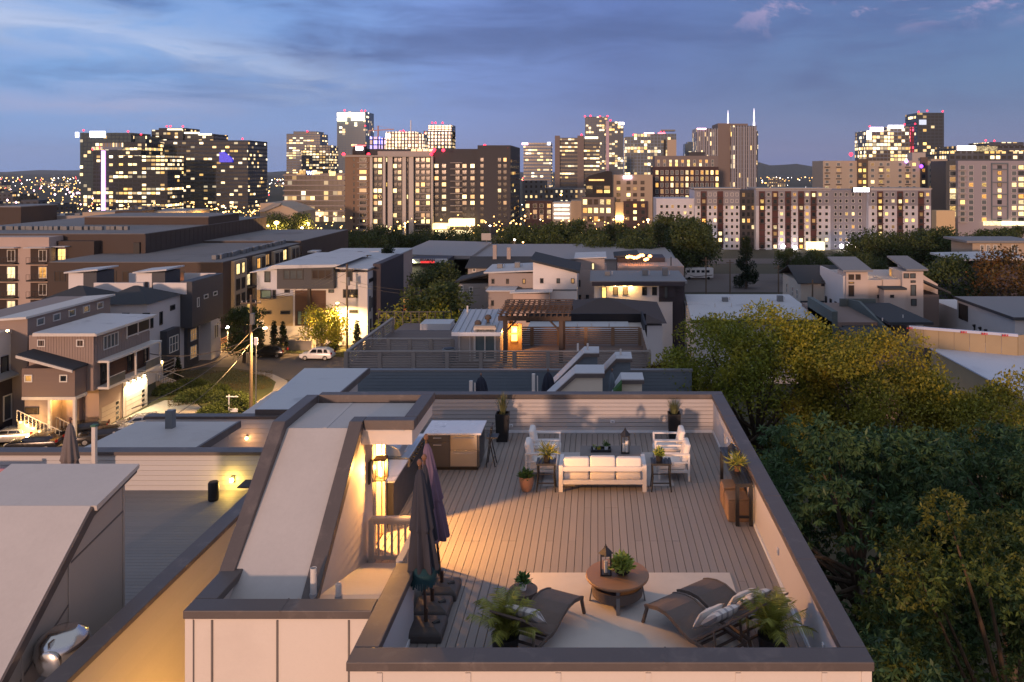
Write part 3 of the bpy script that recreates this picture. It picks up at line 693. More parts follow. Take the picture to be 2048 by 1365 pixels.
def chaise(label, foot, axis, seed):
    """wavy wicker lounger; local +Y runs from the foot to the head"""
    ang = math.atan2(axis[1], axis[0])-math.pi/2
    t = thing('wicker_lounger', label, 'lounger', (foot[0], foot[1], zf), ang, 'wicker loungers')
    w2 = .29
    prof = [(0, .30), (.10, .345), (.30, .40), (.50, .41), (.70, .36), (.90, .28), (1.05, .245), (1.15, .26)]
    back = [(1.12, .262), (1.25, .36), (1.45, .53), (1.65, .70), (1.85, .86)]
    def sheet(pr, th, nm):
        bb = MB()
        for (a, c) in zip(pr[:-1], pr[1:]): bb.prism([(a[0], a[1]), (c[0], c[1]), (c[0], c[1]-th), (a[0], a[1]-th)], 'x', -w2, w2)
        return bb.build(nm, wicker, t, world=False)
    sheet(prof, .035, 'seat'); sheet(back, .035, 'backrest')
    for sx in (-1, 1):
        x = sx*(w2+.017); bb = MB()
        for (a, c) in zip(prof[:-1], prof[1:]): bb.bar((x, a[0], a[1]-.02), (x, c[0], c[1]-.02), .032, .06)
        bb.bar((x, 1.15, .24), (x, 1.62, .22), .032, .05); bb.build('side_rail', wicker, t, world=False)
        MB().bar((x, -.05, 0), (x, .06, .31), .045, .04).build('leg', wicker, t, world=False)
        MB().bar((x, 1.66, 0), (x, 1.58, .24), .045, .04).build('leg', wicker, t, world=False)
        MB().bar((x*.9, 1.55, .22), (x*.9, 1.52, .57), .03, .03).build('back_prop', wicker, t, world=False)
    bb = MB()
    for y in (1.22, 1.42, 1.60): bb.bar((-w2, y, .225), (w2, y, .225), .03, .03)
    bb.build('cross_bar', wicker, t, world=False)
    return t
def pillow(label, loc, rot, w, h, m, seed, th=.16):
    nx, nz = 14, 10; b = MB()
    for side in (1, -1):
        for i in range(nx+1):
            for j in range(nz+1):
                u, v = i/nx*2-1, j/nz*2-1
                e = max(0, (1-abs(u)**3.2)*(1-abs(v)**3.2))**.55
                k = 1-.06*(abs(u)*abs(v))*0
                b.v.append((u*w/2*(1-.05*(1-abs(v)**2)*abs(u)), side*(th/2)*e+.006*math.sin(u*7+seed)*e, v*h/2*(1-.05*(1-abs(u)**2)*abs(v))))
    N = (nx+1)*(nz+1)
    for s_ in (0, 1):
        for i in range(nx):
            for j in range(nz):
                q = [s_*N+i*(nz+1)+j, s_*N+(i+1)*(nz+1)+j, s_*N+(i+1)*(nz+1)+j+1, s_*N+i*(nz+1)+j+1]
                b.f.append(tuple(q)); b.m.append(1 if (s_ >= 0 and m == 1 and i % 3 == 1) else 0)
    o = b.build('pillow', [stripe_m, M('pillow_stripe', (.36, .34, .34), .9, .08, 8, 160, bump=.5)], None, smooth=True)
    o.location = loc; o.rotation_euler = rot; tag(o, label, 'pillow', 'lounger pillows'); return o
def lay(ch, y, z, dx, lean, label, w, h, m, seed, th=.16):
    """lean a pillow on the backrest of a lounger"""
    a = ch.rotation_euler.z; c = Vector(ch.location)+Matrix.Rotation(a, 3, 'Z')@Vector((dx, y, z))
    pillow(label, c, (R(lean), 0, a), w, h, m, seed, th)
c1 = chaise('brown wicker lounger at left with its foot towards the round table', (-.50, 13.30), (-.44, -.90), 1)
c2 = chaise('brown wicker lounger at right nearest the front parapet', (1.03, 13.10), (.60, -.80), 2)
c3 = chaise('brown wicker lounger at right nearest the side parapet, behind the other', (1.60, 13.56), (.60, -.80), 3)
lay(c1, 1.36, .62, 0, -50, 'striped pillow on the left wicker lounger', .54, .44, 1, 1)
lay(c1, 1.14, .50, .03, -38, 'plain pillow propped before the striped one on the left lounger', .50, .36, 0, 2, .12)
for c_, w_ in ((c2, 'the lounger nearest the front parapet'), (c3, 'the lounger nearest the side parapet')):
    lay(c_, 1.38, .64, 0, -50, 'striped pillow on '+w_, .56, .46, 1, 3)
    lay(c_, 1.12, .52, .0, -32, 'plain cream pillow propped on '+w_, .50, .38, 0, 4, .13)
# ---- palms
def palm(x, y, label, seed, n=22, L=.68):
    t = thing('potted_palm', label, 'palm', (x, y, FL), 0, 'potted palms')
    b = MB(); b.lathe([(.15, 0), (.19, .2), (.205, .38), (.215, .40), (.19, .40), (.18, .34)], 24, (x, y, FL)); b.build('pot', black_m, t, smooth=True)
    rs = random.Random(seed); mes = []
    for k in range(4):
        bb = MB(); Lk = L*(.8+.13*k); droop = .28+.13*k
        pts = [Vector((s_*Lk*.62*(1+.2*s_), 0, Lk*(1.05*s_-droop*s_*s_))) for s_ in [i/8 for i in range(9)]]
        bb.tube(pts, [.008*(1-.8*i/8) for i in range(9)], 5)
        for i in range(34):
            s_ = .16+.84*i/34; j = min(7, int(s_*8)); f_ = s_*8-j; p = pts[j].lerp(pts[j+1], f_); d = (pts[j+1]-pts[j]).normalized()
            for sd_ in (-1, 1):
                q = (d*.55+Vector((0, sd_, 0))*.75+Vector((0, 0, -.25+.2*rs.random()))).normalized()*(.19*(1-.55*abs(s_-.45)))*(.85+.3*rs.random())
                wv = d*.005; bb.add([p-wv, p+wv, p+q*.6+wv*.8-Vector((0, 0, .01)), p+q-Vector((0, 0, .035)), p+q*.6-wv*.8-Vector((0, 0, .01))], [(0, 1, 2, 3, 4)])
        mes.append(bb.mesh('frond', leaf_palm))
    for i in range(n):
        a = i*2.399+rs.random()*.4; tilt = R(-52+78*(i/n)) if i < n*.9 else R(-60)
        inst('frond', mes[i % 4], t, (x+.03*math.cos(a), y+.03*math.sin(a), FL+.36), (0, tilt*.7, a), scale=(1, 1, 1))
    bb = MB()
    for i in range(5): bb.tube([(x+.04*math.cos(i*1.3), y+.04*math.sin(i*1.3), FL+.33), (x+.06*math.cos(i*1.3), y+.06*math.sin(i*1.3), FL+.62)], [.014, .008], 6)
    bb.build('stem', leaf_palm, t)
palm(-1.36, 11.95, 'feathery potted palm at the head of the left lounger', 5)
palm(2.62, 11.95, 'feathery potted palm in the right front corner of the deck', 6)
# ---- folded umbrellas
def umbrella(x, y, ztop, z0, zc0, rmax, cloth, label, baseb=True, tilt=(0, 0), fringe=False, group='folded umbrellas', seed=0, floor=None, base=(.30, .28), fat=0):
    fl = FL if floor is None else floor
    t = thing('folded_umbrella', label, 'umbrella', (x, y, fl), 0, group)
    bx, by = base
    if baseb:
        b = MB(); b.lathe([(1.28, 0), (1.28, .11), (1.18, .15), (.7, .19), (.25, .2)], 4, (0, 0, 0)); 
        b.v = [((vx*math.cos(R(45))-vy*math.sin(R(45)))*bx*1.1+x, (vx*math.sin(R(45))+vy*math.cos(R(45)))*by*1.1+y, fl+vz) for vx, vy, vz in b.v]
        o = b.build('base', ubase_m, t, bevel=.02)
        MB().tube([(x+.12, y-.05, fl+.175), (x+.2, y+.03, fl+.18)], .04, 8).build('fill_cap', iron_m, o)
    p0 = Vector((x, y, fl+.12)); p1 = Vector((x+tilt[0], y+tilt[1], ztop))
    MB().tube([p0, p1], .022, 10).build('pole', upole_m, t)
    MB().tube([p0+Vector((0, 0, .05)), p0+Vector((0, 0, .28))], .032, 10).build('pole_socket', upole_m, t)
    ph = rnd.random()*6; rs = random.Random(seed)
    prof = [(.03, 1.0), (.17, .98), (.36, .92), (.50, .80), (.66, .64), (.80, .46), (.86, .42), (.72, .39), (.84, .28), (.93, .14), (1.0, .02), (.92, 0.0), (.4, .01)]
    if fat: prof = [(.05, 1.0), (.42, .94), (.7, .84), (.9, .66), (1.0, .4), (.95, .1), (.6, 0), (.2, .01)]
    def wave(tt, z): return .24*math.cos(tt*8+ph+z*1.1)*(1.15-z/(ztop-zc0))+.08*math.cos(tt*3+ph*2+z)
    b = MB(); hgt = (ztop-.06)-zc0
    dd = (p1-p0)
    b.lathe([(r_*rmax, h_*hgt) for r_, h_ in prof], 48, (0, 0, 0), wave=wave)
    b.v = [(vx+p0.x+dd.x*((vz+zc0-p0.z)/dd.z), vy+p0.y+dd.y*((vz+zc0-p0.z)/dd.z), vz+zc0) for vx, vy, vz in b.v]
    b.build('canopy', cloth, t, smooth=True)
    MB().lathe([(.012, -.03), (.04, 0), (.045, .04), (.02, .08), (.003, .085)], 12, tuple(p1)).build('finial', M('wood_finial', (.2, .1, .06), .5), t, smooth=True)
    if fringe:
        b = MB(); n = 60
        for i in range(n):
            a = 6.283*i/n; r_ = rmax*(1.15+.12*math.sin(a*3)); c_ = p0+dd*((zc0-.02-p0.z)/dd.z)
            q = c_+Vector((math.cos(a)*r_, math.sin(a)*r_, .03)); e = q+Vector((.012*math.cos(a), .012*math.sin(a), -.17-.06*rs.random())); s_ = Vector((-math.sin(a), math.cos(a), 0))*.018
            b.add([q-s_, q+s_, e+s_*.5, e-s_*.5], [(0, 1, 2, 3)])
            q2 = c_+Vector((math.cos(a)*rmax*.8, math.sin(a)*rmax*.8, .1)); a2 = 6.283*(i+1)/n; r2 = rmax*(1.15+.12*math.sin(a2*3))
            b.add([q2, c_+Vector((math.cos(a2)*rmax*.8, math.sin(a2)*rmax*.8, .1)), c_+Vector((math.cos(a2)*r2, math.sin(a2)*r2, .03)), q], [(0, 1, 2, 3)])
        b.build('fringed_valance', teal_cloth, t)
    return t
umbrella(-2.70, 12.66, 22.34, 0, 20.68, .205, slate_cloth, 'folded slate umbrella with teal fringe, foremost by the left parapet', tilt=(-.10, 0), fringe=True, seed=1)
umbrella(-2.72, 13.26, 22.20, 0, 20.85, .12, slate_cloth, 'folded dark umbrella hidden between the slate and purple ones', tilt=(-.14, .02), seed=2)
umbrella(-2.68, 13.86, 22.34, 0, 20.62, .195, purple_cloth, 'folded faded purple umbrella behind the slate one', tilt=(-.27, 0), seed=3)
# ================================================================ ground
grass_g = M('lawn_grass', (.055, .062, .022), .95, .35, .25, 6, bump=.6, stain=((.12, .085, .04), .08, .6))
asphalt = M('asphalt', (.115, .10, .095), .9, .12, .3, 8, bump=.3, stain=((.08, .07, .065), .2, .5))
walkway = M('concrete_walk', (.30, .275, .25), .9, .1, .5, 10, bump=.2)
def ground():
    b = MB(); ys = [-60, 0, 40, 80, 120, 180, 250, 310, 370, 500, 800, 1500, 3000, 6000, 14000]
    xs = [-9000, -3000, -900, -300, -120, -60, 0, 60, 120, 300, 900, 3000, 9000]
    for y in ys:
        for x in xs: b.v.append((x, y, zg(y)-.02))
    n = len(xs)
    for j in range(len(ys)-1):
        for i in range(n-1): b.f.append((j*n+i, j*n+i+1, (j+1)*n+i+1, (j+1)*n+i)); b.m.append(0)
    g = b.build('ground', grass_g); struct(g)
    g.data.materials[0] = M('ground_dusk_earth', (.050, .048, .030), .95, .4, .02, .5, stain=((.09, .075, .06), .01, .7))
ground()
def sheet(name, px, z, m, lift=0, kerb=0):
    pts = [G(a, c, 0) for a, c in px]; b = MB()
    if kerb: b.prism([(p[0], p[1]) for p in pts], 'z', -.01, kerb)
    else: b.poly([(p[0], p[1], z) for p in pts])
    return struct(b.build(name, m))
sheet('road', [(400, 708), (440, 702), (560, 706), (700, 716), (1000, 722), (1000, 752), (700, 764), (640, 772), (560, 757), (500, 742), (455, 735), (410, 735), (380, 742)], .008, asphalt)
sheet('driveway', [(186, 864), (250, 837), (300, 813), (330, 801), (385, 801), (402, 815), (430, 838), (430, 930), (0, 930), (0, 905), (150, 885)], .012, walkway)
sheet('lawn', [(425, 690), (520, 690), (700, 700), (1000, 700), (1000, 721), (700, 715.5), (560, 705.5), (440, 701.5)], 0, grass_g, kerb=.12)
sheet('lawn', [(316, 800), (330, 785), (400, 752), (470, 741), (540, 757), (558, 770), (540, 800), (500, 838), (432, 838), (403, 814.5), (386, 800.5)], 0, grass_g, kerb=.1)
sheet('sidewalk', [(505, 749), (530, 752), (552, 766), (545, 785), (505, 812), (505, 826), (545, 800), (572, 778), (575, 764), (545, 750), (515, 745)], 0, walkway, kerb=.125)
sheet('walkway', [(600, 715), (640, 690), (668, 672), (676, 674), (655, 693), (622, 716)], 0, walkway, kerb=.128)
sheet('sports_lawn', [(778, 552), (842, 556), (842, 582), (778, 590)], 0, M('bright_lawn', (.22, .30, .08), .95, .2, .3, 6), kerb=.05)
# ================================================================ near neighbours
nb_cap = cap_m
def siding_wall(par, x0, x1, y, z0, z1, m, n, thick=.25, face='S'):
    MB().box(x0, x1, y, y+thick, z0, z1).build('wall', m, par)
    hb_ = (z1-z0)/n; me_ = MB().prism([(0, 0), (-.03, 0), (-.012, hb_-.012), (0, hb_-.012)], 'x', x0, x1).mesh('siding_board', m)
    for i in range(n): inst('siding_board', me_, par, (0, y-.002, z0+i*hb_))
NH = thing('neighbour_townhouse', 'neighbouring townhouse at lower left with a grey roof deck below ours', 'house', (-14, 16, 0))
nf, nc, nx = 18.2, 19.26, -8.05
warm_side = M('tan_lap_siding', (.50, .44, .36), .75, .06, .6, 20, bump=.15)
MB().box(nx-.26, nx-.04, 8, 22.2, 0, nc-.1).build('side_wall', warm_side, NH)
n = 14
me = MB().prism([(0, 0), (.03, 0), (.012, .19), (0, .19)], 'y', 8, 22.2).mesh('siding_board', warm_side)
for i in range(40): inst('siding_board', me, NH, (nx-.038, 0, nc-.14-.2*(i+1)))
siding_wall(NH, -22, nx-.262, 22.0, nf, nc-.1, M('pale_grey_siding', (.50, .49, .48), .75, .06, .6, 20, bump=.15), 7)
MB().box(-22, nx+.03, 21.93, 22.33, nc-.098, nc).build('parapet_cap', nb_cap, NH, bevel=.01)
MB().box(nx-.33, nx+.03, 8, 21.928, nc-.098, nc).build('parapet_cap', nb_cap, NH, bevel=.01)
MB().box(-22, nx-.26, 8, 22, nf-.4, nf-.05).build('deck_underlay', dark_m, NH)
me = MB().box(-22, nx-.262, .005, .139, -.028, 0).mesh('deck_board', M('neighbour_deck_board', (.22, .205, .20), .6, .1, 1.5, 60, bump=.2, stretch=(.6, 6, 1)))
for i in range(57): inst('deck_board', me, NH, (0, 14.0+i*.14, nf))
MB().box(-22, nx-.262, 8, 13.98, nf-.4, nf+.32).build('low_roof', membrane, NH)
# its stair bulkhead
bxa, bxb = -11.6, -9.3
MB().prism([(12.4, 18.9), (14.66, 20.72), (15.75, 20.95), (15.75, nf-.3), (12.4, nf-.3)], 'x', bxa, bxb).build('stair_bulkhead', M('greige_panel', (.44, .39, .35), .75, .06, .6, 20), NH)
MB().prism([(12.25, 18.84), (14.64, 20.76), (14.62, 20.86), (12.2, 18.94)], 'x', bxa-.1, bxb+.06).build('sloped_membrane', membrane, NH)
MB().prism([(14.645, 20.76), (16.0, 21.04), (16.0, 21.12), (14.625, 20.86)], 'x', bxa-.1, bxb+.16).build('flat_membrane', membrane, NH)
MB().prism([(12.2, 18.74), (14.66, 20.66), (16.02, 20.94), (16.02, 21.0), (14.62, 20.84), (12.16, 18.9)], 'x', bxb+.062, bxb+.1).build('sloping_cap', nb_cap, NH)
for yy in (12.95, 14.1, 15.72):
    zt_ = 18.9+(yy-12.4)*.8 if yy < 14.6 else 20.9
    MB().box(bxb+.001, bxb+.018, yy-.025, yy+.025, nf, zt_-.08).build('batten', M('greige_panel'), NH)
for (ya_, za_, yb_, zb_) in ((12.9, 18.75, 14.1, 19.35), (14.12, 20.05, 15.7, 20.3)):
    MB().bar((bxb+.008, ya_, za_), (bxb+.008, yb_, zb_), .012, .03, up=(0, 0, 1)).build('panel_joint', M('joint_shadow_gap'), NH)
MB().lathe([(.2, 0), (.2, .2), (.1, .21)], 16, (-8.87, 13.3, nf+.32)).build('vent_curb', rubber, NH)
cv = thing('chrome_vent', 'shiny chrome domed exhaust vent on the lower left roof', 'vent', (-8.87, 13.3, nf+.5))
b = MB(); b.lathe([(.16, 0), (.30, .06), (.40, .22), (.42, .38), (.36, .56), (.22, .66), (.20, .67)], 28, (-8.87, 13.3, nf+.5)); b.v = [(x, y, z) for x, y, z in b.v]
b.build('dome', M('chrome', (.62, .60, .58), .2, .05, 2, 8, metal=1), cv, smooth=True)
b = MB(); b.lathe([(.19, 0), (.20, .05), (.17, .07), (.04, .075)], 24, (0, 0, 0)); b.v = [(-8.82+x, 12.91-z, nf+.84+y) for x, y, z in b.v]; b.build('round_cap', M('chrome'), cv, smooth=True)
MB().box(-8.87, -8.83, 12.93, 13.3, nf+1.04, nf+1.14).build('seam_strip', M('chrome'), cv)
sp = thing('outdoor_speaker', 'black cylindrical speaker standing on the lower left deck', 'speaker', (-10.2, 21.3, nf))
b = MB(); b.lathe([(.12, 0), (.135, .04), (.135, .46), (.11, .5), (.02, .5)], 20, (-10.2, 21.3, nf)); b.build('body', black_m, sp, smooth=True)
MB().lathe([(.136, 0), (.139, .01), (.139, .03), (.136, .04)], 20, (-10.2, 21.3, nf+.06)).build('base_ring', iron_m, sp)
dl = thing('deck_wall_light', 'small yellow wall light on the siding of the lower left deck', 'lamp', (-9.98, 21.9, 18.5))
MB().lathe([(.03, 0), (.05, .03), (.05, .09), (.02, .11)], 12, (-9.98, 21.88, 18.45)).build('bulb', E('yellow_bulb', (1, .68, .16), 40, .1), dl)
MB().box(-10.03, -9.93, 21.93, 21.965, 18.42, 18.60).build('back_plate', iron_m, dl); lamp('deck_light', dl, (-9.98, 21.72, 18.5), 14, (1, .62, .10), .05)
gb = thing('barbecue', 'dark barbecue on the lower left deck half hidden by our stair roof', 'barbecue', (-8.8, 20.9, nf))
b = MB(); b.box(-8.9, -7.9-.5, 20.6, 21.2, nf+.35, nf+.62); b.build('firebox', black_m, gb, bevel=.02)
MB().prism([(20.62, nf+.622), (21.18, nf+.622), (21.1, nf+.85), (20.8, nf+.9), (20.65, nf+.8)], 'x', -8.85, -8.45).build('lid', steel_m, gb, bevel=.03)
MB().box(-9.28, -8.905, 20.65, 21.15, nf+.58, nf+.61).build('side_shelf', iron_m, gb)
for x in (-8.88, -8.46):
    for y in (20.65, 21.12): MB().box(x, x+.04, y, y+.04, nf, nf+.349).build('leg', iron_m, gb)
umbrella(-13.75, 20.9, 20.45, 0, 18.75, .23, taupe_cloth, 'folded taupe umbrella on the lower left deck', group='umbrellas on neighbouring decks', floor=nf, seed=8)
po = thing('string_light_post', 'pale square post behind the taupe umbrella', 'post', (-13.4, 21.4, nf))
MB().box(-13.45, -13.35, 21.3, 21.4, nf, 20.15).build('shaft', pvc, po); MB().box(-13.47, -13.33, 21.28, 21.42, 20.152, 20.2).build('post_cap', M('green_cap', (.05, .14, .09), .6), po)
cf = thing('giant_disc_game', 'giant blue and pink disc dropping game standing on the lower left deck', 'game', (-15.9, 21.3, nf))
MB().box(-16.6, -15.35, 21.25, 21.33, nf+.25, nf+.85).build('board', M('pink_panel', (.42, .20, .24), .6, .1), cf)
for x in (-16.68, -15.345): MB().box(x, x+.09, 21.2, 21.38, nf, nf+.92).build('side_panel', M('blue_plastic', (.03, .07, .30), .45, .1), cf)
for i in range(6):
    for j in range(3):
        MB().tube([(-16.45+i*.2, 21.235, nf+.38+j*.17), (-16.45+i*.2, 21.249, nf+.38+j*.17)], .06, 10).build('disc', M(('dark_disc', 'teal_disc', 'yellow_disc')[(i*2+j) % 3], ((.05, .05, .08), (.02, .16, .16), (.45, .28, .05))[(i*2+j) % 3], .5), cf)
rtb = thing('round_patio_table', 'round grey patio table at the left edge of the lower deck', 'table', (-14.2, 18.6, nf))
MB().lathe([(.66, 0), (.68, .02), (.68, .05), (.64, .06)], 28, (-14.2, 18.6, nf+.68)).build('table_top', M('grey_table', (.34, .33, .34), .5), rtb, smooth=True)
MB().lathe([(.28, 0), (.30, .02), (.22, .04)], 20, (-14.1, 18.55, nf+.741)).build('fire_bowl', iron_m, rtb, smooth=True)
MB().lathe([(.3, 0), (.12, .08), (.1, .6), (.2, .67)], 16, (-14.2, 18.6, nf)).build('pedestal', iron_m, rtb, smooth=True)
wl = thing('gap_wall_lamp', 'warm lamp on our side wall in the gap between the townhouses', 'lamp', (XL, 13.6, 16.4))
MB().box(XL-.06, XL+.038, 13.5, 13.7, 16.3, 16.6).build('housing', iron_m, wl); MB().box(XL-.16, XL-.062, 13.53, 13.67, 16.25, 16.5).build('bulb', E('yellow_bulb'), wl)
lamp('gap_light', wl, (XL-.35, 13.6, 16.3), 280, (1, .50, .11), .1)
# next row behind on the left
N3 = thing('rear_left_townhouse', 'townhouse behind the lower left deck with a flat grey stair roof', 'house', (-15, 27, 0))
MB().box(-16.9, -10.9, 23.4, 30, 0, 16.6).build('wall', cream2, N3)
siding_wall(N3, -16.9, -11.0, 30.0, 16.6, 17.66, M('pale_grey_siding'), 6)
MB().box(-16.95, -10.95, 29.95, 30.35, 17.662, 17.76).build('parapet_cap', nb_cap, N3)
MB().box(-16.3, -13.15, 24.5, 28.6, 16.6, 17.7).build('stair_bulkhead', M('greige_panel'), N3)
MB().prism([(24.2, 17.9), (28.9, 17.72), (28.9, 17.9), (24.2, 18.08)], 'x', -16.6, -12.95).build('stair_roof', membrane, N3)
MB().prism([(24.15, 17.84), (28.95, 17.68), (28.95, 17.92), (24.15, 18.1)], 'x', -12.948, -12.86).build('roof_cap', nb_cap, N3)
MB().box(-15.1, -14.85, 28.0, 28.25, 17.85, 18.55).build('vent_box', M('grey_metal', (.16, .17, .18), .5), N3)
wl2 = thing('parapet_light', 'small orange light on the siding behind the flat stair roof', 'lamp', (-13.1, 29.9, 17))
MB().lathe([(.03, 0), (.06, .05), (.03, .1)], 10, (SX(493, 29.85), 29.85, SZ(880, 29.85))).build('bulb', E('orange_bulb', (1, .45, .15), 25, .1), wl2)
MB().box(SX(493, 29.85)-.04, SX(493, 29.85)+.04, 29.9, 29.965, SZ(880, 29.85)+.1, SZ(880, 29.85)+.14).build('bracket', iron_m, wl2)
lamp('parapet_lamp', wl2, (SX(493, 29.6), 29.6, SZ(880, 29.6)), 5, (1, .45, .15), .05)
# the building behind ours, with stair heads and folded umbrellas
slate = M('slate_blue_siding', (.12, .15, .18), .7, .08, .5, 20, bump=.15)
N1 = thing('rear_townhouse_row', 'row of townhouses behind ours with slate blue stair heads on their roofs', 'house', (-3, 33, 0))
MB().box(-17, 5, 26, 42.3, 0, 15.3).build('wall', slate, N1)
MB().box(-16.95, 4.95, 26.1, 42, 15.302, 15.36).build('roof', membrane, N1)
siding_wall(N1, -13.0, 5, 42.0, 15.36, 16.4, slate, 6)
MB().box(-13.05, 5.05, 41.95, 42.3, 16.402, 16.5).build('parapet_cap', M('grey_cap', (.16, .165, .18), .5), N1)
MB().box(-13.0, 5, 36.6, 36.8, 15.36, 16.1).build('wall', M('pale_grey_siding'), N1); MB().box(-13.05, 5.05, 36.55, 36.85, 16.102, 16.18).build('parapet_cap', nb_cap, N1)
def stairhead(px0, px1, ytop, pxb, ybot, Y, dep, sidem):
    """side face traced: flat top from px0 to px1, slope down to pxb"""
    xa, xb, xc = SX(px0, Y), SX(px1, Y), SX(pxb, Y); zt_, zb = SZ(ytop, Y), SZ(ybot, Y)
    b = MB(); b.prism([(xb, 15.3), (xb, zt_-.12), (xa, zt_-.12), (xc, zb-.12), (xc, 15.3)], 'y', Y, Y+dep); o = b.build('stair_bulkhead', sidem, N1)
    b = MB(); b.prism([(xb+.08, zt_-.118), (xb+.08, zt_), (xa, zt_), (xc-.05, zb), (xc-.05, zb-.118), (xa+.02, zt_-.118)], 'y', Y-.1, Y+dep+.1); b.build('stair_roof', membrane_b, o)
    b = MB(); b.prism([(xb+.09, zt_-.2), (xb+.09, zt_-.04), (xa, zt_-.04), (xc-.05, zb-.04), (xc-.05, zb-.2), (xa+.03, zt_-.2)], 'y', Y-.14, Y-.102); b.build('roof_edge', nb_cap, o)
    return o, zt_
def vents(o, px, Y, dep, z, ph):
    for p in px: MB().tube([(SX(p, Y), Y+dep*.5, z-.02), (SX(p, Y), Y+dep*.5, z+ph)], .05, 8).build('vent_pipe', pvc, o)
o, z_ = stairhead(1168, 1195, 705, 1085, 790, 39.0, 1.2, slate); vents(o, (1175, 1155), 39, 1.2, z_-.05, .35)
o, z_ = stairhead(1232, 1261, 716, 1196, 756, 39.6, 1.2, slate); vents(o, (1242,), 39.6, 1.2, z_, .3)
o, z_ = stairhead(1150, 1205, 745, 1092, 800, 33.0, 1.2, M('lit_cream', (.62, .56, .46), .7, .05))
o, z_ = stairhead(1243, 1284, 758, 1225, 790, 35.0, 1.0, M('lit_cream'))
MB().prism([(SX(1243, 34.8), SZ(760, 34.8)+.02), (SX(1226, 34.8), SZ(778, 34.8)), (SX(1226, 34.8), 15.3), (SX(1243, 34.8), 15.3)], 'y', 34.2, 34.8).build('artificial_turf', M('green_turf', (.05, .13, .04), .95, .2, 5, 60, bump=.5), N1)
for px, lb in ((962, 'folded navy umbrella on the roof behind, left of the pale posts'), (1096, 'folded navy umbrella on the roof behind, beside the stair heads'), (1224, 'narrow folded grey umbrella between the stair heads behind')):
    r_ = .30 if px < 1200 else .15
    umbrella(SX(px, 35.6), 35.6, SZ(750 if px < 1000 else 741, 35.6), 0, SZ(750, 35.6)-1.7, r_, navy_cloth if px < 1200 else slate, lb, baseb=False, group='umbrellas on neighbouring decks', floor=15.36, seed=px, fat=1)
for px in (942, 1067):
    p_ = thing('roof_post', 'pale square post beside the %s folded navy umbrella behind' % ('first' if px < 1000 else 'second'), 'post', (SX(px, 35), 35, 15.36), 0, 'pale roof posts')
    MB().box(SX(px, 35)-.07, SX(px, 35)+.07, 34.93, 35.07, 15.36, SZ(762 if px < 1000 else 748, 35)).build('shaft', pvc, p_)
    MB().tube([(SX(px, 35)+.2, 35, 15.36), (SX(px, 35)+.17, 35, SZ(766 if px < 1000 else 752, 35))], .03, 6).build('drain_pipe', pvc, p_)
# white shed roof left of the canopy
WR = thing('white_roof_house', 'house with a broad white sloping roof just beyond our stair canopy', 'house', (-11.6, 33, 0))
MB().box(-13.0, -10.75, 30.6, 36, 0, 17.6).build('wall', cream2, WR)
b = MB(); b.add([(-12.85, 30.2, 17.95), (-10.45, 30.2, 17.95), (-10.35, 36.3, 18.0), (-13.25, 36.3, 18.0)], [(0, 1, 2, 3)]); b.add([(-12.85, 30.2, 17.75), (-10.45, 30.2, 17.75), (-10.35, 36.3, 17.8), (-13.25, 36.3, 17.8)], [(0, 1, 2, 3)])
b.f += [(0, 1, 5, 4), (1, 2, 6, 5), (2, 3, 7, 6), (3, 0, 4, 7)]; b.m += [0]*4
b.build('roof', membrane_b, WR)
MB().bar((-10.40, 30.2, 17.85), (-10.30, 36.3, 17.9), .06, .26).build('roof_edge', nb_cap, WR); MB().bar((-12.87, 30.17, 17.84), (-10.40, 30.17, 17.84), .05, .24).build('roof_edge', nb_cap, WR)
# ================================================================ pergola deck
tanrail = M('weathered_rail', (.30, .265, .24), .75, .12, 1, 20, bump=.2)
PD = thing('pergola_deck_house', 'house with a slatted roof deck carrying a pergola and a metal roofed pavilion', 'house', (-5, 52, 0))
pf = 15.55; px0_, px1_ = SX(688, 46), SX(1302, 46)
MB().box(px0_, px1_, 45.9, 57, 0, pf-.06).build('wall', cream2, PD)
me = MB().box(px0_, px1_, .01, .19, -.05, 0).mesh('deck_board', M('brown_deck_board', (.16, .125, .11), .75, .12, 1, 20, bump=.2))
for i in range(55): inst('deck_board', me, PD, (0, 46.0+i*.2, pf))
def slat_rail(par, p0, p1, zb, h, n, posts, m):
    p0, p1 = Vector((p0[0], p0[1], 0)), Vector((p1[0], p1[1], 0))
    o = MB().bar(p0+Vector((0, 0, zb+h)), p1+Vector((0, 0, zb+h)), .2, .06).build('top_rail', m, par)
    for i in range(n):
        z = zb+.12+(h-.26)*i/(n-1); MB().bar(p0+Vector((0, 0, z)), p1+Vector((0, 0, z)), .04, .075).build('rail_slat', m, o)
    for i in range(posts+1):
        q = p0+(p1-p0)*i/posts; MB().box(q.x-.11, q.x+.11, q.y-.09, q.y+.09, zb-.05, zb+h-.031).build('post', m, o)
slat_rail(PD, (px0_+.1, 46.1), (px1_-.1, 46.1), pf, .98, 6, 9, tanrail)
slat_rail(PD, (px0_+.1, 46.35), (px0_+.1, 56.5), pf, .98, 6, 4, tanrail)
slat_rail(PD, (px1_-.1, 46.35), (px1_-.1, 52), pf, 1.0, 6, 3, tanrail)
slat_rail(PD, (SX(735, 49.5), 49.5), (SX(905, 49.5), 49.5), pf, 1.0, 6, 4, tanrail)
slat_rail(PD, (SX(1010, 52.3), 52.3), (px1_-.3, 52.3), pf, 1.15, 8, 5, M('warm_wood_slats', (.22, .15, .10), .7, .15, 1, 20, bump=.2))
pv = thing('roof_pavilion', 'small stair pavilion with ribbed metal roof beside the pergola', 'pavilion', (-7, 49, pf))
va, vb = SX(916, 48), SX(1000, 48); ze, zr = SZ(668, 47.6), SZ(622, 52.2)
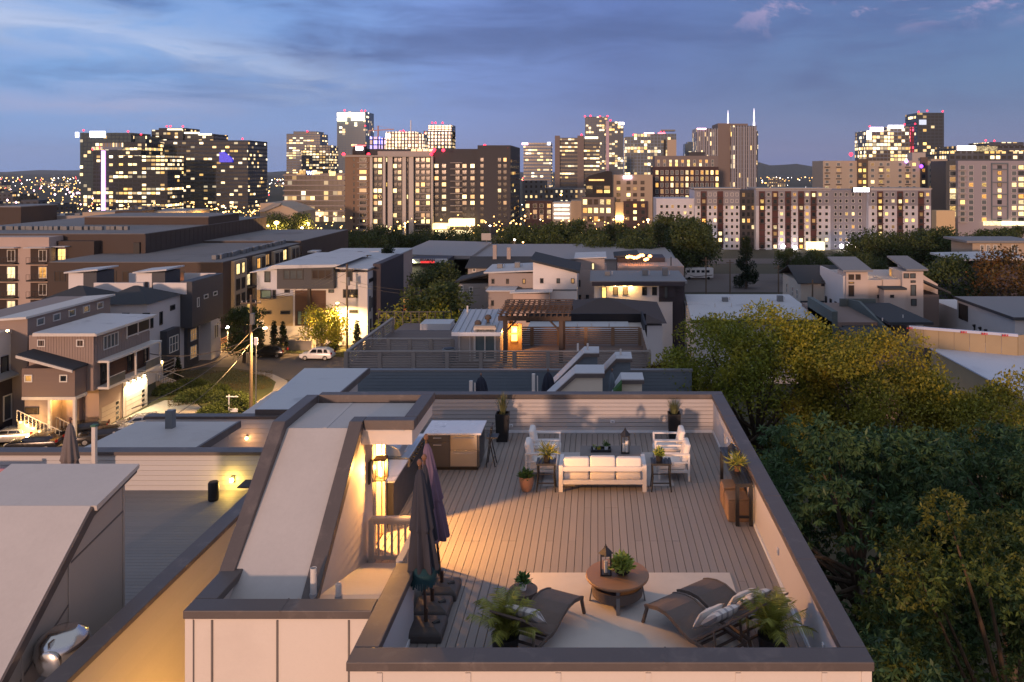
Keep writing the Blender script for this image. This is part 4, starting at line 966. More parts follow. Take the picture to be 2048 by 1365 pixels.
MB().box(va, vb, 48, 51.6, pf, ze+.15).build('wall', M('pavilion_wall', (.42, .37, .33), .75, .08, .6, 20), pv)
MB().prism([(47.55, ze), (52.2, zr), (52.2, zr+.1), (47.55, ze+.1)], 'x', va-.3, vb+.15).build('roof', M('metal_roof', (.42, .44, .45), .35, .08, .5, 10, metal=.4), pv)
for i in range(9):
    x = va-.28+(vb-va+.4)*i/8; MB().bar((x, 47.56, ze+.125), (x, 52.19, zr+.125), .04, .05).build('roof_seam', M('metal_roof'), pv)
MB().box(va-.3, vb+.15, 47.5, 47.548, ze-.12, ze+.1).build('fascia', white_t, pv)
for px, py, Y in ((976, 642, 49.5), (956, 660, 48.4), (935, 628, 51.6)):
    z_ = ze+(Y-47.55)*(zr-ze)/4.65+.1
    if px == 935: MB().tube([(SX(px, Y), Y, z_), (SX(px, Y), Y, z_+.4)], .06, 8).build('vent_pipe', pvc, pv)
    else: MB().lathe([(.1, 0), (.1, .18), (.2, .22), (.22, .36), (.12, .48), (.02, .5)], 12, (SX(px, Y), Y, z_-.03)).build('turbine_vent', M('rusty_vent', (.10, .075, .06), .6), pv, smooth=True)
win(pv, 'S', 48, SX(970, 48), pf, 1.35, 2.0, glass('door_glass_b', (.12, .16, .17)), M('off_white_trim', (.6, .57, .53), .6), 1, 0, .12, name='door')
MB().box(SX(950, 48), SX(992, 48), 47.6, 47.97, pf+2.05, pf+2.15).build('door_canopy', M('pavilion_wall'), pv)
for px in (919, 940): MB().tube([(SX(px, 47.95), 47.95, pf), (SX(px, 47.95), 47.95, ze)], .04, 6).build('downpipe', pvc, pv)
dkw = M('dark_stained_wood', (.085, .058, .045), .7, .2, 1, 20, bump=.25)
pg = thing('pergola', 'dark stained timber pergola on the slatted deck with an orange lamp behind', 'pergola', (-3.6, 49.5, pf))
ga, gb_ = SX(1007, 47.6), SX(1139, 47.6); gz = SZ(641, 47.6)
for x in (ga+.1, SX(1122, 47.6)):
    for y in (47.6, 51.0): MB().box(x-.12, x+.12, y-.12, y+.12, pf, gz).build('post', dkw, pg)
for y in (47.48, 51.0): MB().box(ga-.3, gb_+.1, y-.05, y+.05, gz, gz+.28).build('beam', dkw, pg)
for i in range(13):
    x = ga-.15+(gb_-ga+.1)*i/12; MB().box(x-.035, x+.035, 47.0, 52.2, gz+.282, gz+.48).build('rafter', dkw, pg)
for i in range(8):
    y = 47.1+i*.7; MB().box(ga-.3, gb_+.1, y-.03, y+.03, gz+.482, gz+.54).build('slat', dkw, pg)
for sx_, x in ((1, ga+.1), (-1, SX(1122, 47.6))): MB().bar((x, 47.55, gz-.7), (x+sx_*.65, 47.55, gz-.02), .08, .1).build('brace', dkw, pg)
ol = thing('orange_deck_lamp', 'bright orange wall lamp glowing behind the pergola posts', 'lamp', (SX(1028, 50.6), 50.6, 17))
for py in (660, 676): MB().box(SX(1023, 50.6), SX(1034, 50.6), 50.55, 50.7, SZ(py+6, 50.6), SZ(py-6, 50.6)).build('lamp_panel', E('orange_glow', (1, .36, .05), 9, .2), ol)
MB().box(SX(1016, 50.75), SX(1044, 50.75), 50.72, 50.8, pf, SZ(648, 50.7)).build('wood_screen', M('warm_wood_slats'), ol)
lamp('pergola_light', ol, (SX(1028, 50.2), 50.2, 16.8), 160, (1, .40, .08), .1)
ac = thing('air_conditioner', 'round air conditioning unit on the slatted deck', 'air conditioner', (SX(898, 47.4), 47.4, pf))
MB().lathe([(.38, 0), (.38, .8), (.4, .82), (.36, .86), (.1, .84)], 18, (SX(898, 47.4), 47.4, pf)).build('casing', M('grey_metal'), ac, smooth=True); MB().lathe([(.3, 0), (.3, .02), (.05, .03)], 16, (SX(898, 47.4), 47.4, pf+.87)).build('fan_grille', black_m, ac)
BW = thing('black_screen_house', 'house behind the pergola with a tall black screen wall and white flat roof', 'house', (0, 60, 0))
MB().box(SX(1050, 58), SX(1290, 58), 58, 66, 0, SZ(675, 58)).build('wall', cream2, BW)
MB().box(SX(1048, 58), SX(1262, 58), 57.9, 63.5, SZ(675, 58)+.002, SZ(672, 58)).build('roof', membrane_b, BW)
MB().box(SX(1052, 63.6), SX(1292, 63.6), 63.6, 63.8, SZ(675, 58), SZ(628, 63.6)).build('screen_wall', M('black_screen', (.012, .011, .014), .7), BW)
MB().box(SX(1290, 58), SX(1294, 58), 58, 63.5, SZ(690, 58), SZ(640, 60)).build('screen_wall', M('black_screen'), BW)
for px in (1155, 1183, 1218): MB().tube([(SX(px, 61), 61, SZ(675, 58)), (SX(px, 61), 61, SZ(675, 58)+.45)], .07, 8).build('vent_pipe', pvc, BW)
LD = thing('left_deck_house', 'low house with railed roof deck left of the pavilion', 'house', (-16, 60, 0))
MB().box(SX(755, 58), SX(905, 58), 58, 66, 0, SZ(690, 58)).build('wall', cream2, LD); MB().box(SX(757, 58), SX(903, 58), 58.1, 65.9, SZ(690, 58)+.002, SZ(690, 58)+.06).build('roof', M('brown_deck_board'), LD)
for (a_, c_) in (((755, 58.1), (905, 58.1)), ((757, 65.8), (903, 65.8))):
    z_ = SZ(690, 58)
    o = MB().bar((SX(a_[0], a_[1]), a_[1], z_+1), (SX(c_[0], a_[1]), a_[1], z_+1), .06, .06).build('top_rail', iron_m, LD)
    for i in range(10): x = SX(a_[0], a_[1])+(SX(c_[0], a_[1])-SX(a_[0], a_[1]))*i/9; MB().box(x-.03, x+.03, a_[1]-.03, a_[1]+.03, z_, z_+.97).build('post', iron_m, o)
    for k_ in range(4): MB().bar((SX(a_[0], a_[1]), a_[1], z_+.2+.2*k_), (SX(c_[0], a_[1]), a_[1], z_+.2+.2*k_), .015, .015).build('cable', iron_m, o)
MB().box(SX(840, 63), SX(900, 63), 63, 65, SZ(690, 58)+.06, SZ(690, 58)+.55).build('bench', membrane_b, LD)
dhr = M('dark_shingle', (.045, .05, .058), .9, .2, .6, 6, bump=.5)
brr = M('brown_shingle', (.075, .058, .055), .9, .2, .6, 6, bump=.5)
def hip(par, x0, x1, y0, y1, z0, zr, m, ridge=0, ov=.4):
    """hip roof; ridge = length of the ridge along X"""
    x0 -= ov; x1 += ov; y0 -= ov; y1 += ov; cx, cy = (x0+x1)/2, (y0+y1)/2; b = MB()
    v = [(x0,y0,z0),(x1,y0,z0),(x1,y1,z0),(x0,y1,z0),(cx-ridge/2,cy,zr),(cx+ridge/2,cy,zr)]
    return b.add(v, [(0,1,5,4),(1,2,5),(2,3,4,5),(3,0,4),(3,2,1,0)]).build('roof', m, par)
def gable(par, x0, x1, y0, y1, z0, zr, m, along='x', ov=.4, th=.15):
    b = MB()
    if along == 'x': b.prism([(y0-ov, z0-.1), ((y0+y1)/2, zr), (y1+ov, z0-.1), (y1+ov, z0-.1+th), ((y0+y1)/2, zr+th), (y0-ov, z0-.1+th)], 'x', x0-ov, x1+ov)
    else: b.prism([(x0-ov, z0-.1), ((x0+x1)/2, zr), (x1+ov, z0-.1), (x1+ov, z0-.1+th), ((x0+x1)/2, zr+th), (x0-ov, z0-.1+th)], 'y', y0-ov, y1+ov)
    return b.build('roof', m, par)
HR = thing('brown_hip_roof_house', 'house with a low brown hipped roof beyond the black screen wall', 'house', (1, 80, 0))
hx0, hx1 = SX(1095, 78), SX(1325, 78); MB().box(hx0, hx1, 78, 90, 0, SZ(652, 78)).build('wall', M('white_siding', (.62, .60, .60), .7, .06, .5, 15, bump=.15), HR); hip(HR, hx0, hx1, 78, 90, SZ(650, 77), SZ(596, 84), brr, 1.0)
# ================================================================ street houses
wf_white = M('white_window_frame', (.66, .64, .60), .5, .05); wf_dark = M('dark_window_frame', (.03, .03, .035), .5, .1)
LIT = [E('lit_warm_yellow', (1, .62, .17), 1.7, .9), E('lit_amber', (1, .46, .10), 1.5, .9), E('lit_pale', (1, .76, .38), 1.6, .9), E('lit_dim', (1, .52, .18), .4, .7), E('lit_bright', (1, .70, .28), 2.4, .7)]
gl_cool = glass('cool_glass', (.10, .12, .13)); gl_teal = glass('teal_shade_glass', (.16, .24, .23)); gl_brown = glass('brown_glass', (.06, .045, .035))
def litglass(p, dark=None, r=rnd):
    return r.choice(LIT) if r.random() < p else (dark or gl)
tan = M('taupe_board_batten', (.30, .235, .205), .75, .07, .6, 12, bump=.15); tan2 = M('dark_taupe_lap', (.20, .15, .13), .75, .07, .6, 12, bump=.15)
whs = M('white_siding', (.62, .60, .60), .7, .06, .5, 15, bump=.15); trimw = M('off_white_trim', (.6, .57, .53), .6); navy = M('charcoal_navy_panel', (.055, .06, .072), .6, .08)
woodp = M('reclaimed_wood', (.10, .055, .038), .75, .35, 1.2, 12, bump=.3, stretch=(.5, .5, 6))
Xe = -54.7
TH = thing('taupe_garage_house', 'three storey taupe house at left with balconies and floodlit garage door', 'house', (-58.5, 90, 0))
MB().box(SX(58, 87), Xe-.02, 87, 98, 2.95, 9.0).build('wall', tan, TH)
MB().box(SX(58, 87), Xe-2.2, 87.01, 98, -1.8, 2.948).build('wall', tan, TH)
MB().box(Xe-2.198, Xe-.25, 92.9, 97.9, -1.8, 2.948).build('garage_wall', trimw, TH)
MB().box(Xe-2.198, Xe-.4, 88.6, 92.88, -1.8, 2.948).build('garage_wall', tan, TH)
MB().prism([(SX(66, 86.6), 9.02), (Xe+.5, 8.98), (Xe+.5, 9.2), (SX(66, 86.6), 9.35)], 'y', 86.6, 98.5).build('roof', membrane_b, TH)
MB().box(Xe+.502, Xe+.6, 86.55, 98.55, 8.95, 9.22).build('fascia', trimw, TH); MB().box(SX(66, 86.6), Xe+.5, 86.5, 86.598, 8.98, 9.3).build('fascia', trimw, TH)
ux = SX(55, 88)
MB().box(ux-7, ux, 88, 103, -1.8, 10.7).build('upper_wall', tan, TH)
MB().prism([(ux-7.3, 10.2), (ux+.4, 10.72), (ux+.4, 10.95), (ux-7.3, 10.43)], 'y', 87.2, 103.4).build('upper_roof', trimw, TH)
for i in range(5): win(TH, 'E', ux, 90+i*2.7, 9.5, 1.25, .85, gl_cool, wf_white, 0, 0, .12)
for px in (83, 161): win(TH, 'S', 87, SX(px, 87), SZ(694, 87), .85, .8, gl_brown, wf_white, 0, 0, .1)
for i in range(22):
    x = SX(75, 87)+(Xe-SX(75, 87))*i/21; MB().box(x-.03, x+.03, 86.96, 86.998, 6.05, 8.96).build('batten', tan, TH)
for i in range(22):
    y = 87.2+i*.5; MB().box(Xe-.018, Xe+.02, y-.03, y+.03, 6.1, 8.94).build('batten', tan, TH)
winpx(TH, 'E', Xe, 206, 668, 236, 696, gl_cool, wf_white, 3, 0, .1)
MB().box(Xe-.018, Xe+.03, 93.2, 97.8, 7.6, 8.9).build('balcony_shade_panel', M('painted_balcony_shade', (.012, .013, .02), .4), TH)  # flat dark panel stands in for the shade inside the balcony
for y in (93.15, 95.4, 97.85): MB().box(Xe-.018, Xe+.06, y-.09, y+.09, 7.3, 8.94).build('post', trimw, TH)
MB().box(Xe-.018, Xe+.08, 93, 98, 7.45, 7.6).build('sill_rail', trimw, TH)
# middle floor: recessed timber wall, balcony slab, posts, glass rail
MB().box(Xe-.018, Xe+.02, 88.2, 97.7, 3.25, 5.8).build('timber_wall', woodp, TH)
for y0_, y1_ in ((88.25, 89.4), (93.2, 94.2), (96.6, 97.4)): win(TH, 'E', Xe+.022, (y0_+y1_)/2, 3.5, y1_-y0_, 2.0, gl, wf_dark)
MB().box(Xe-.018, Xe+1.3, 87.6, 98.3, 2.95, 3.2).build('balcony_slab', trimw, TH); MB().box(Xe-.018, Xe+1.3, 87.6, 98.3, 5.85, 6.08).build('balcony_slab', trimw, TH)
for y in (87.7, 92.9, 98.1): MB().box(Xe+1.1, Xe+1.28, y-.09, y+.09, 3.202, 5.848).build('post', trimw, TH)
for y0_, y1_ in ((87.8, 90.8), (95.0, 98.0)):
    MB().bar((Xe+1.2, y0_, 4.2), (Xe+1.2, y1_, 4.2), .07, .07).build('rail', trimw, TH); MB().box(Xe+1.19, Xe+1.21, y0_, y1_, 3.25, 4.16).build('glass_panel', glass('balustrade_glass', (.10, .11, .11)), TH)
# lower wing towards the camera with a shed roof
MB().box(SX(44, 85), SX(150, 85), 85, 86.99, 2.9, 5.9).build('wing_wall', tan2, TH)
me = MB().prism([(0, 0), (-.04, 0), (-.015, .22), (0, .22)], 'x', SX(44, 85), SX(150, 85)).mesh('siding_board', tan2)
for i in range(13): inst('siding_board', me, TH, (0, 84.998, 2.95+i*.225))
MB().prism([(SX(54, 86), 7.35), (SX(165, 86), 5.75), (SX(165, 86), 5.95), (SX(54, 86), 7.55)], 'y', 84.4, 86.99).build('wing_roof', dhr, TH)
MB().prism([(SX(54, 86), 7.15), (SX(165, 86), 5.6), (SX(165, 86), 5.85), (SX(54, 86), 7.45)], 'y', 84.3, 84.398).build('fascia', trimw, TH)
win(TH, 'S', 84.96, SX(58, 85), 4.45, .85, .8, LIT[1], wf_white, 0, 0, .12); win(TH, 'S', 84.96, SX(128, 85), 4.45, .85, .8, gl, wf_white, 0, 0, .12)
MB().box(SX(44, 85), SX(152, 85), 84.94, 86.9, 2.55, 2.88).build('wing_beam', trimw, TH); MB().box(SX(44, 85), SX(98, 85), 85.4, 86.98, -1.8, 2.548).build('wing_wall', tan, TH)
for px in (98, 148): MB().box(SX(px, 85)-.14, SX(px, 85)+.14, 85.0, 85.28, -1.8, 2.548).build('post', trimw, TH)
win(TH, 'S', 85.38, SX(59, 85), .9, 1.5, .8, gl_brown, wf_dark)
win(TH, 'S', 86.98, SX(113, 87), -.6, 1.0, 2.1, gl_brown, M('oak_door', (.25, .12, .05), .5), 0, 0, .2, name='front_door')
# garage doors
gdm = M('garage_door_panel', (.42, .36, .30), .6, .06)
for xg, y0_, y1_, gm_ in ((Xe-.25, 93.4, 97.4, trimw), (Xe-.4, 89.0, 92.4, gdm)):
    gd = MB().box(xg-.01, xg+.03, y0_, y1_, -1.78, .5).build('garage_door', gm_, TH)
    for i in range(3): MB().box(xg+.031, xg+.04, y0_+.02, y1_-.02, -1.78+.57*(i+1)-.015, -1.78+.57*(i+1)+.015).build('panel_joint', M('joint_shadow_gap'), gd)
    for i in range(4): MB().box(xg+.031, xg+.045, y1_-.75, y1_-.2, -1.65+.57*i, -1.33+.57*i).build('pane', gl, gd)
glow_m = E('downlight_glow', (1, .84, .58), 22, .1)
for i in range(4):
    y_ = 93.7+i*1.12; t = thing('garage_downlight', 'bright downlight over the garage door, number %s from the left of four' % ('one', 'two', 'three', 'four')[i], 'lamp', (Xe-.2, y_, 2.0), 0, 'downlights over the garage')
    MB().tube([(Xe-.12, y_, 2.1), (Xe-.12, y_, 2.4)], .09, 10).build('housing', iron_m, t); MB().lathe([(.10, 0), (.12, .06), (.05, .08)], 10, (Xe-.12, y_, 2.0)).build('bulb', glow_m, t)
    spot('downlight', t, (Xe+.15, y_, 2.05), 420, (1, .78, .45), 130, .06)
en = thing('entry_ceiling_light', 'orange ceiling light in the taupe house entry porch', 'lamp', (SX(128, 86), 86, 2.5))
MB().lathe([(.06, 0), (.12, .04), (.12, .1), (.03, .11)], 10, (SX(128, 86), 86, 2.42)).build('bulb', E('orange_bulb'), en); MB().lathe([(.14, 0), (.14, .03), (.02, .031)], 10, (SX(128, 86), 86, 2.531)).build('base', iron_m, en); lamp('porch_light', en, (SX(128, 86), 85.9, 2.3), 150, (1, .5, .12), .1)
for o_ in [q for q in bpy.data.objects if q.parent is None and (q is TH or q is en or q.name.startswith('garage_downlight'))]:
    o_.scale = (.9375,)*3; o_.location = Vector((0, 0, CH))+.9375*(Vector(o_.location)-Vector((0, 0, CH)))     # ground lies a little nearer and lower here
# white and grey pair behind
BH = thing('white_hip_roof_duplex', 'white three storey duplex with dark hipped roofs behind the taupe house', 'house', (-63, 105, 0))
Xb = -56.2
MB().box(SX(66, 100), Xb, 100, 116.5, 0, 10.2).build('wall', whs, BH)
xm = (SX(66, 100)+Xb)/2
for xa, xb in ((SX(66, 100), xm-.1), (xm+.1, Xb)): hip(BH, xa, xb, 100, 107.5, 10.22, 12.0, dhr, .5)
for xa, xb in ((xm-4.5, xm+2.2), (xm+6.0-2.5, Xb+.9)):
    MB().box(xa, xb, 107.9, 108.2, 10.2, 11.75).build('parapet', whs, BH); MB().box(xa, xb, 108.21, 115, 10.2, 10.4).build('roof', M('navy_roof', (.03, .035, .05), .8), BH)
    MB().box(xb-.3, xb, 108.21, 116, 10.2, 11.75).build('parapet', navy, BH); MB().box(xa, xb, 116, 116.3, 10.2, 12.0).build('parapet', whs, BH)
for px in (133, 270):
    xa, xb = SX(px+4, 109), SX(px+60, 109); MB().box(xa, xb-1.8, 109, 113, 10.4, 12.9).build('stair_head', whs, BH); MB().box(xb-1.79, xb, 109.02, 113, 10.4, 13.0).build('stair_head', navy, BH)
    MB().prism([(xa-.4, 12.9), (xb+.4, 13.3), (xb+.4, 13.5), (xa-.4, 13.1)], 'y', 108.6, 113.4).build('stair_roof', membrane_b, BH)
MB().box(Xb+.002, Xb+1.6, 108, 117, 5.6, 11.9).build('bay', navy, BH); MB().box(Xb+.002, Xb+.9, 103.0, 106.2, 2.4, 6.2).build('bay', navy, BH); MB().box(Xb+.002, Xb+.5, 109, 112, 0, 5.59).build('bay', navy, BH); MB().box(Xb+.002, Xb+1.5, 113.5, 116.4, 0, 5.59).build('bay', whs, BH)
for y, z, w, h, m_ in ((101, 7.0, .7, 1.7, gl), (103.2, 7.0, .7, 1.7, gl), (106, 8.4, 1.2, .7, gl)): win(BH, 'E', Xb, y, z, w, h, m_, wf_dark, 0, 0, .12)
win(BH, 'E', Xb+.9, 104.6, 3.2, 2.2, 2.1, gl_cool, wf_white, 2, 1, .1)
for y, z, w, h in ((109.6, 8.2, .6, 1.3), (111.8, 9.0, 1.2, .6), (114.5, 9.0, 1.2, .6)): win(BH, 'E', Xb+1.6, y, z, w, h, gl, wf_white, 0, 0, .1)
for z in (1.0, 3.4): win(BH, 'E', Xb+.5, 110.5, z, 1.7, 1.7, LIT[3], wf_white, 2, 1, .1)
win(BH, 'E', Xb+1.5, 115, 2.8, 1.3, 2.0, gl, wf_white, 1, 0, .1)
win(BH, 'E', Xb, 105, .1, 3.0, 1.9, gl, trimw, 0, 3, .1, name='garage_door')
for px in (81, 255, 296): win(BH, 'S', 100, SX(px-3, 100), SZ(642, 100), .9, 1.0, gl, wf_dark, 0, 0, .12)
bl = thing('garage_wall_light', 'small wall light by the duplex garage', 'lamp', (Xb+.1, 103.2, 2.3)); MB().box(Xb+.02, Xb+.16, 103.1, 103.35, 2.0, 2.6).build('bulb', E('lantern_flame'), bl); MB().box(Xb-.01, Xb+.019, 103.05, 103.4, 1.95, 2.7).build('back_plate', iron_m, bl)
# house in progress across the road
Yc = 123.0
CHs = thing('unfinished_white_house', 'white three storey house with unfinished wrapped siding and dark projecting box', 'house', (-44, 128, 0))
ca, cb = SX(514, Yc), SX(735, Yc)
MB().box(ca, cb, Yc, 138, 0, SZ(545, Yc)).build('wall', whs, CHs)
ply = M('plywood_sheathing', (.36, .28, .17), .85, .12, .8, 12); wrap = M('house_wrap', (.46, .50, .62), .6, .1, .5, 8)
def panel(par, Y, x0, y0, x1, y1, m, th=.04, name='panel'): return MB().box(SX(x0, Y), SX(x1, Y), Y-th, Y-.002, SZ(y1, Y), SZ(y0, Y)).build(name, m, par)
panel(CHs, Yc, 514, 540, 560, 580, wrap); panel(CHs, Yc, 514, 580, 528, 640, ply); panel(CHs, Yc, 528.2, 592, 586, 652, ply); panel(CHs, Yc, 528.2, 580, 586, 591.7, wrap)
prj = MB().box(SX(560, Yc), SX(672, Yc), Yc-1.2, Yc-.002, SZ(576, Yc), SZ(532, Yc)).build('projecting_box', navy, CHs)
MB().prism([(SX(540, Yc), SZ(536, Yc)), (SX(556, Yc), SZ(528, Yc)), (SX(690, Yc), SZ(527, Yc)), (SX(676, Yc), SZ(532, Yc))], 'y', Yc-1.8, 140).build('roof', membrane_b, CHs)
MB().prism([(SX(505, Yc), SZ(545, Yc)), (SX(562, Yc), SZ(537, Yc)), (SX(562, Yc), SZ(535, Yc)), (SX(505, Yc), SZ(543, Yc))], 'y', Yc-1, 137).build('roof', membrane_b, CHs)
MB().prism([(SX(672, Yc), SZ(537, Yc)), (SX(738, Yc), SZ(540, Yc)), (SX(738, Yc), SZ(537.5, Yc)), (SX(672, Yc), SZ(534, Yc))], 'y', Yc-.6, 137).build('roof', membrane_b, CHs)
for x0, y0, x1, y1, g_ in ((566, 539, 607, 560, gl_cool), (623, 539, 664, 560, gl_brown)): winpx(CHs, 'S', Yc-1.2, x0, y0, x1, y1, g_, wf_dark, 2, 0, .18)
for x0, y0, x1, y1, g_, mu in ((529, 543, 541, 565, gl_cool, 0), (521, 580, 543, 598, gl_teal, 0), (545, 580, 552, 598, gl, 0), (569, 579, 580, 586, gl, 0), (657, 579, 668, 586, gl, 0), (694, 541, 705, 563, gl, 0), (686, 579, 716, 596, gl, 1), (523, 622, 542, 629, gl, 0), (561, 622, 580, 629, gl, 0), (659, 622, 678, 627, gl, 0), (698, 620, 716, 627, gl, 0)):
    winpx(CHs, 'S', Yc-.04, x0, y0, x1, y1, g_, wf_dark, mu, 0, .12)
panel(CHs, Yc, 590, 581, 652, 652, woodp, .03, 'timber_entry'); panel(CHs, Yc-.03, 616, 578, 622, 655, M('dark_post', (.06, .045, .04), .7), .3, 'entry_pier')
for x0 in (595, 608): winpx(CHs, 'S', Yc-.05, x0, 622, x0+9, 650, gl_teal, wf_dark)
MB().box(SX(586, Yc), SX(642, Yc), Yc-4, Yc-.002, 0, 1.6).build('entry_steps', walkway, CHs)
MB().box(cb+.002, cb+1.2, 126, 141, 0, SZ(528, 126)).build('side_volume', M('dark_plum_siding', (.05, .042, .052), .7, .08), CHs)
for y, z, h in ((124, 9.5, .6), (124.8, 9.5, .6), (125.5, 9.5, .6), (124.2, 5.0, 2.4), (125.3, 5.4, 1.6), (124.6, 1.2, 2.6)): win(CHs, 'E', cb, y, z, .5, h, gl, wf_dark)
# railed ramp and cars etc. come with the street below
# brown apartment complex, left
bro = M('brown_corrugated_panel', (.062, .046, .040), .75, .10, .4, 8); pinkst = M('pale_stucco', (.42, .33, .29), .8, .06, .3, 8); tanst = M('tan_stucco', (.34, .29, .22), .8, .06, .3, 8)
AP = thing('brown_apartment_complex', 'long brown and tan four storey apartment complex at left beyond the houses', 'apartments', (-75, 165, 0))
Xa = -63.5
MB().box(SX(95, 136), Xa, 136, 172, 0, 11.2).build('wall', bro, AP); MB().box(SX(97, 136), Xa-.2, 136.2, 171.8, 11.202, 11.3).build('roof', M('weathered_flat_roof', (.20, .19, .19), .8, .15, .1, 3, stain=((.11, .10, .10), .12, .8)), AP)
MB().box(Xa+.001, Xa+.6, 139, 144, 0, 11.1).build('bay', tanst, AP)
for i in range(4):
    y = 139+i*8.6
    if i: MB().box(Xa+.001, Xa+.6, y, y+4.6, 0, 11.0).build('bay', tanst, AP)
    for k in range(4):
        z = .5+k*2.7
        win(AP, 'E', Xa+.6, y+1.3, z, 1.5, 2.0, litglass(.4), wf_dark, 1, 0, .12); win(AP, 'E', Xa+.6, y+3.4, z, 1.3, 2.0, litglass(.25), wf_dark, 0, 0, .12)
        if k: MB().box(Xa+.001, Xa+1.3, y+5.2, y+8.2, z-.35, z-.15).build('balcony', M('dark_balcony', (.035, .03, .03), .6), AP)
        win(AP, 'E', Xa+.01, y+6.6, z, 2.0, 2.2, litglass(.3, gl_brown), wf_dark, 1, 0, .12)
for i in range(9): win(AP, 'S', 136, SX(120+i*34, 136), 8.0, 1.9, 1.8, litglass(.15, gl_brown), wf_dark, 1, 0, .12)
MB().box(-84.6-45, -84.6, 150, 205, 0, 14.9).build('wall', bro, AP)
MB().box(-84.6-44.8, -84.8, 150.2, 204.8, 14.902, 15.0).build('roof', M('weathered_flat_roof'), AP)
MB().box(-84.598, -63.6, 172.1, 205, 0, 11.6).build('wall', bro, AP); MB().box(-84.5, -63.7, 172.2, 204.8, 11.602, 11.7).build('roof', M('weathered_flat_roof'), AP)
for i in range(30):
    y = 150+i*1.8; MB().box(-84.599, -84.56, y, y+.08, 11.5, 14.85).build('panel_rib', bro, AP)
# its near left wing with balconies
wa, wb = SX(-30, 146), SX(98, 146)
MB().box(wa, wb, 146, 149.9, 0, SZ(475, 146)).build('wall', pinkst, AP); MB().box(wb+.002, SX(188, 148), 148, 149.95, 0, SZ(483, 148)).build('wall', bro, AP)
for k in range(4):
    zb = SZ(545, 146)+2.0-k*3.1+.0
    for px in (17, 80, 118):
        Yw = 146 if px < 98 else 148
        w_ = 38*Yw/F
        MB().box(SX(px, Yw)-w_/2, SX(px, Yw)+w_/2, Yw-.02, Yw-.002, zb-.2, zb+2.3).build('balcony_recess', M('deep_brown', (.05, .035, .03), .8), AP)
        win(AP, 'S', Yw-.03, SX(px+6, Yw), zb, 1.5, 2.1, litglass(.4, gl_brown), wf_white, 1, 0, .1)
        MB().box(SX(px, Yw)-w_/2, SX(px, Yw)+w_/2, Yw-1.2, Yw-.021, zb-.45, zb-.21).build('balcony', M('dark_balcony'), AP)
        rl = MB().bar((SX(px, Yw)-w_/2, Yw-1.15, zb+.8), (SX(px, Yw)+w_/2, Yw-1.15, zb+.8), .05, .05).build('balcony_rail', iron_m, AP)
        for j in range(7): MB().box(SX(px, Yw)-w_/2+w_*j/6-.02, SX(px, Yw)-w_/2+w_*j/6+.02, Yw-1.17, Yw-1.13, zb-.2, zb+.77).build('baluster', iron_m, rl)
        if k == 0: MB().box(SX(px, Yw)-w_/2-.3, SX(px, Yw)+w_/2+.3, Yw-1.5, Yw-.002, zb+2.5, zb+2.65).build('canopy', membrane_b, AP)
acm = MB().box(-.4, .4, -.4, .4, 0, .8).mesh('roof_unit', M('grey_metal'), bevel=.05)
for i in range(26): inst('roof_unit', acm, AP, (SX(5+i*10, 160), 160+rnd.uniform(-.5, .5), 15.0 if 5+i*10 > 290 else 14.95))
for i in range(30): inst('roof_unit', acm, AP, (-66.5+rnd.uniform(-.3, .3), 140+i*1.05, 11.3))
MB().box(-112, -84.9, 175, 190, 15.0, 16.6).build('roof_block', bro, AP); MB().box(-112.2, -84.7, 174.8, 190.2, 16.602, 16.8).build('roof', M('weathered_flat_roof'), AP)
MB().box(SX(268, 149.8), SX(280, 149.8), 149.6, 149.98, 11.3, 13.4).build('roof_door', black_m, AP)
# ================================================================ houses in the middle
def px_box(par, Y, x0, x1, yt, dep, m, zb=0, name='wall'):
    return MB().box(SX(x0, Y), SX(x1, Y), Y, Y+dep, zb, SZ(yt, Y)).build(name, m, par)
def shed(par, Y, x0, y0, x1, y1, dep, m, th=.25, ov=.3, name='roof'):
    return MB().prism([(SX(x0, Y)-ov, SZ(y0, Y)), (SX(x1, Y)+ov, SZ(y1, Y)), (SX(x1, Y)+ov, SZ(y1, Y)+th), (SX(x0, Y)-ov, SZ(y0, Y)+th)], 'y', Y-ov, Y+dep+ov).build(name, m, par)
gsid = M('grey_lap', (.30, .28, .27), .75, .06, .5, 12, bump=.15); tangrey = M('warm_grey_panel', (.33, .28, .26), .75, .06, .5, 12); pinkw = M('white_lap_siding', (.66, .62, .60), .7, .05, .5, 15, bump=.15)
E1 = thing('grey_gabled_house', 'grey house with dark gabled roof left of the shed roofed white house', 'house', (-18, 124, 0))
px_box(E1, 124, 936, 1062, 536, 10, gsid); gable(E1, SX(936, 124), SX(1062, 124), 124, 134, SZ(536, 124), SZ(515, 129), dhr, 'x')
px_box(E1, 118, 917, 985, 568, 5.9, gsid); shed(E1, 118, 914, 566, 985, 547, 5.6, dhr)
winpx(E1, 'S', 124, 945, 534 + 3, 952, 544, gl_cool, wf_white)
for x0, y0, x1, y1 in ((918, 571, 927, 584), (938, 574, 946, 588), (971, 574, 977, 578)): winpx(E1, 'S', 118, x0, y0, x1, y1, gl_cool, wf_white, 0, 1, .1)
for px in (990, 1018): MB().box(SX(px, 128)-.3, SX(px, 128)+.3, 127.6, 128.2, 11.5, 15.0 if px < 1000 else 14.6).build('chimney', tangrey, E1)
E2 = thing('warm_grey_flat_house', 'warm grey flat roofed house in front of the grey gabled one', 'house', (-12, 114, 0))
px_box(E2, 114, 977, 1066, 547, 9, tangrey); shed(E2, 114, 972, 547, 1066, 543, 9, membrane_b, .2)
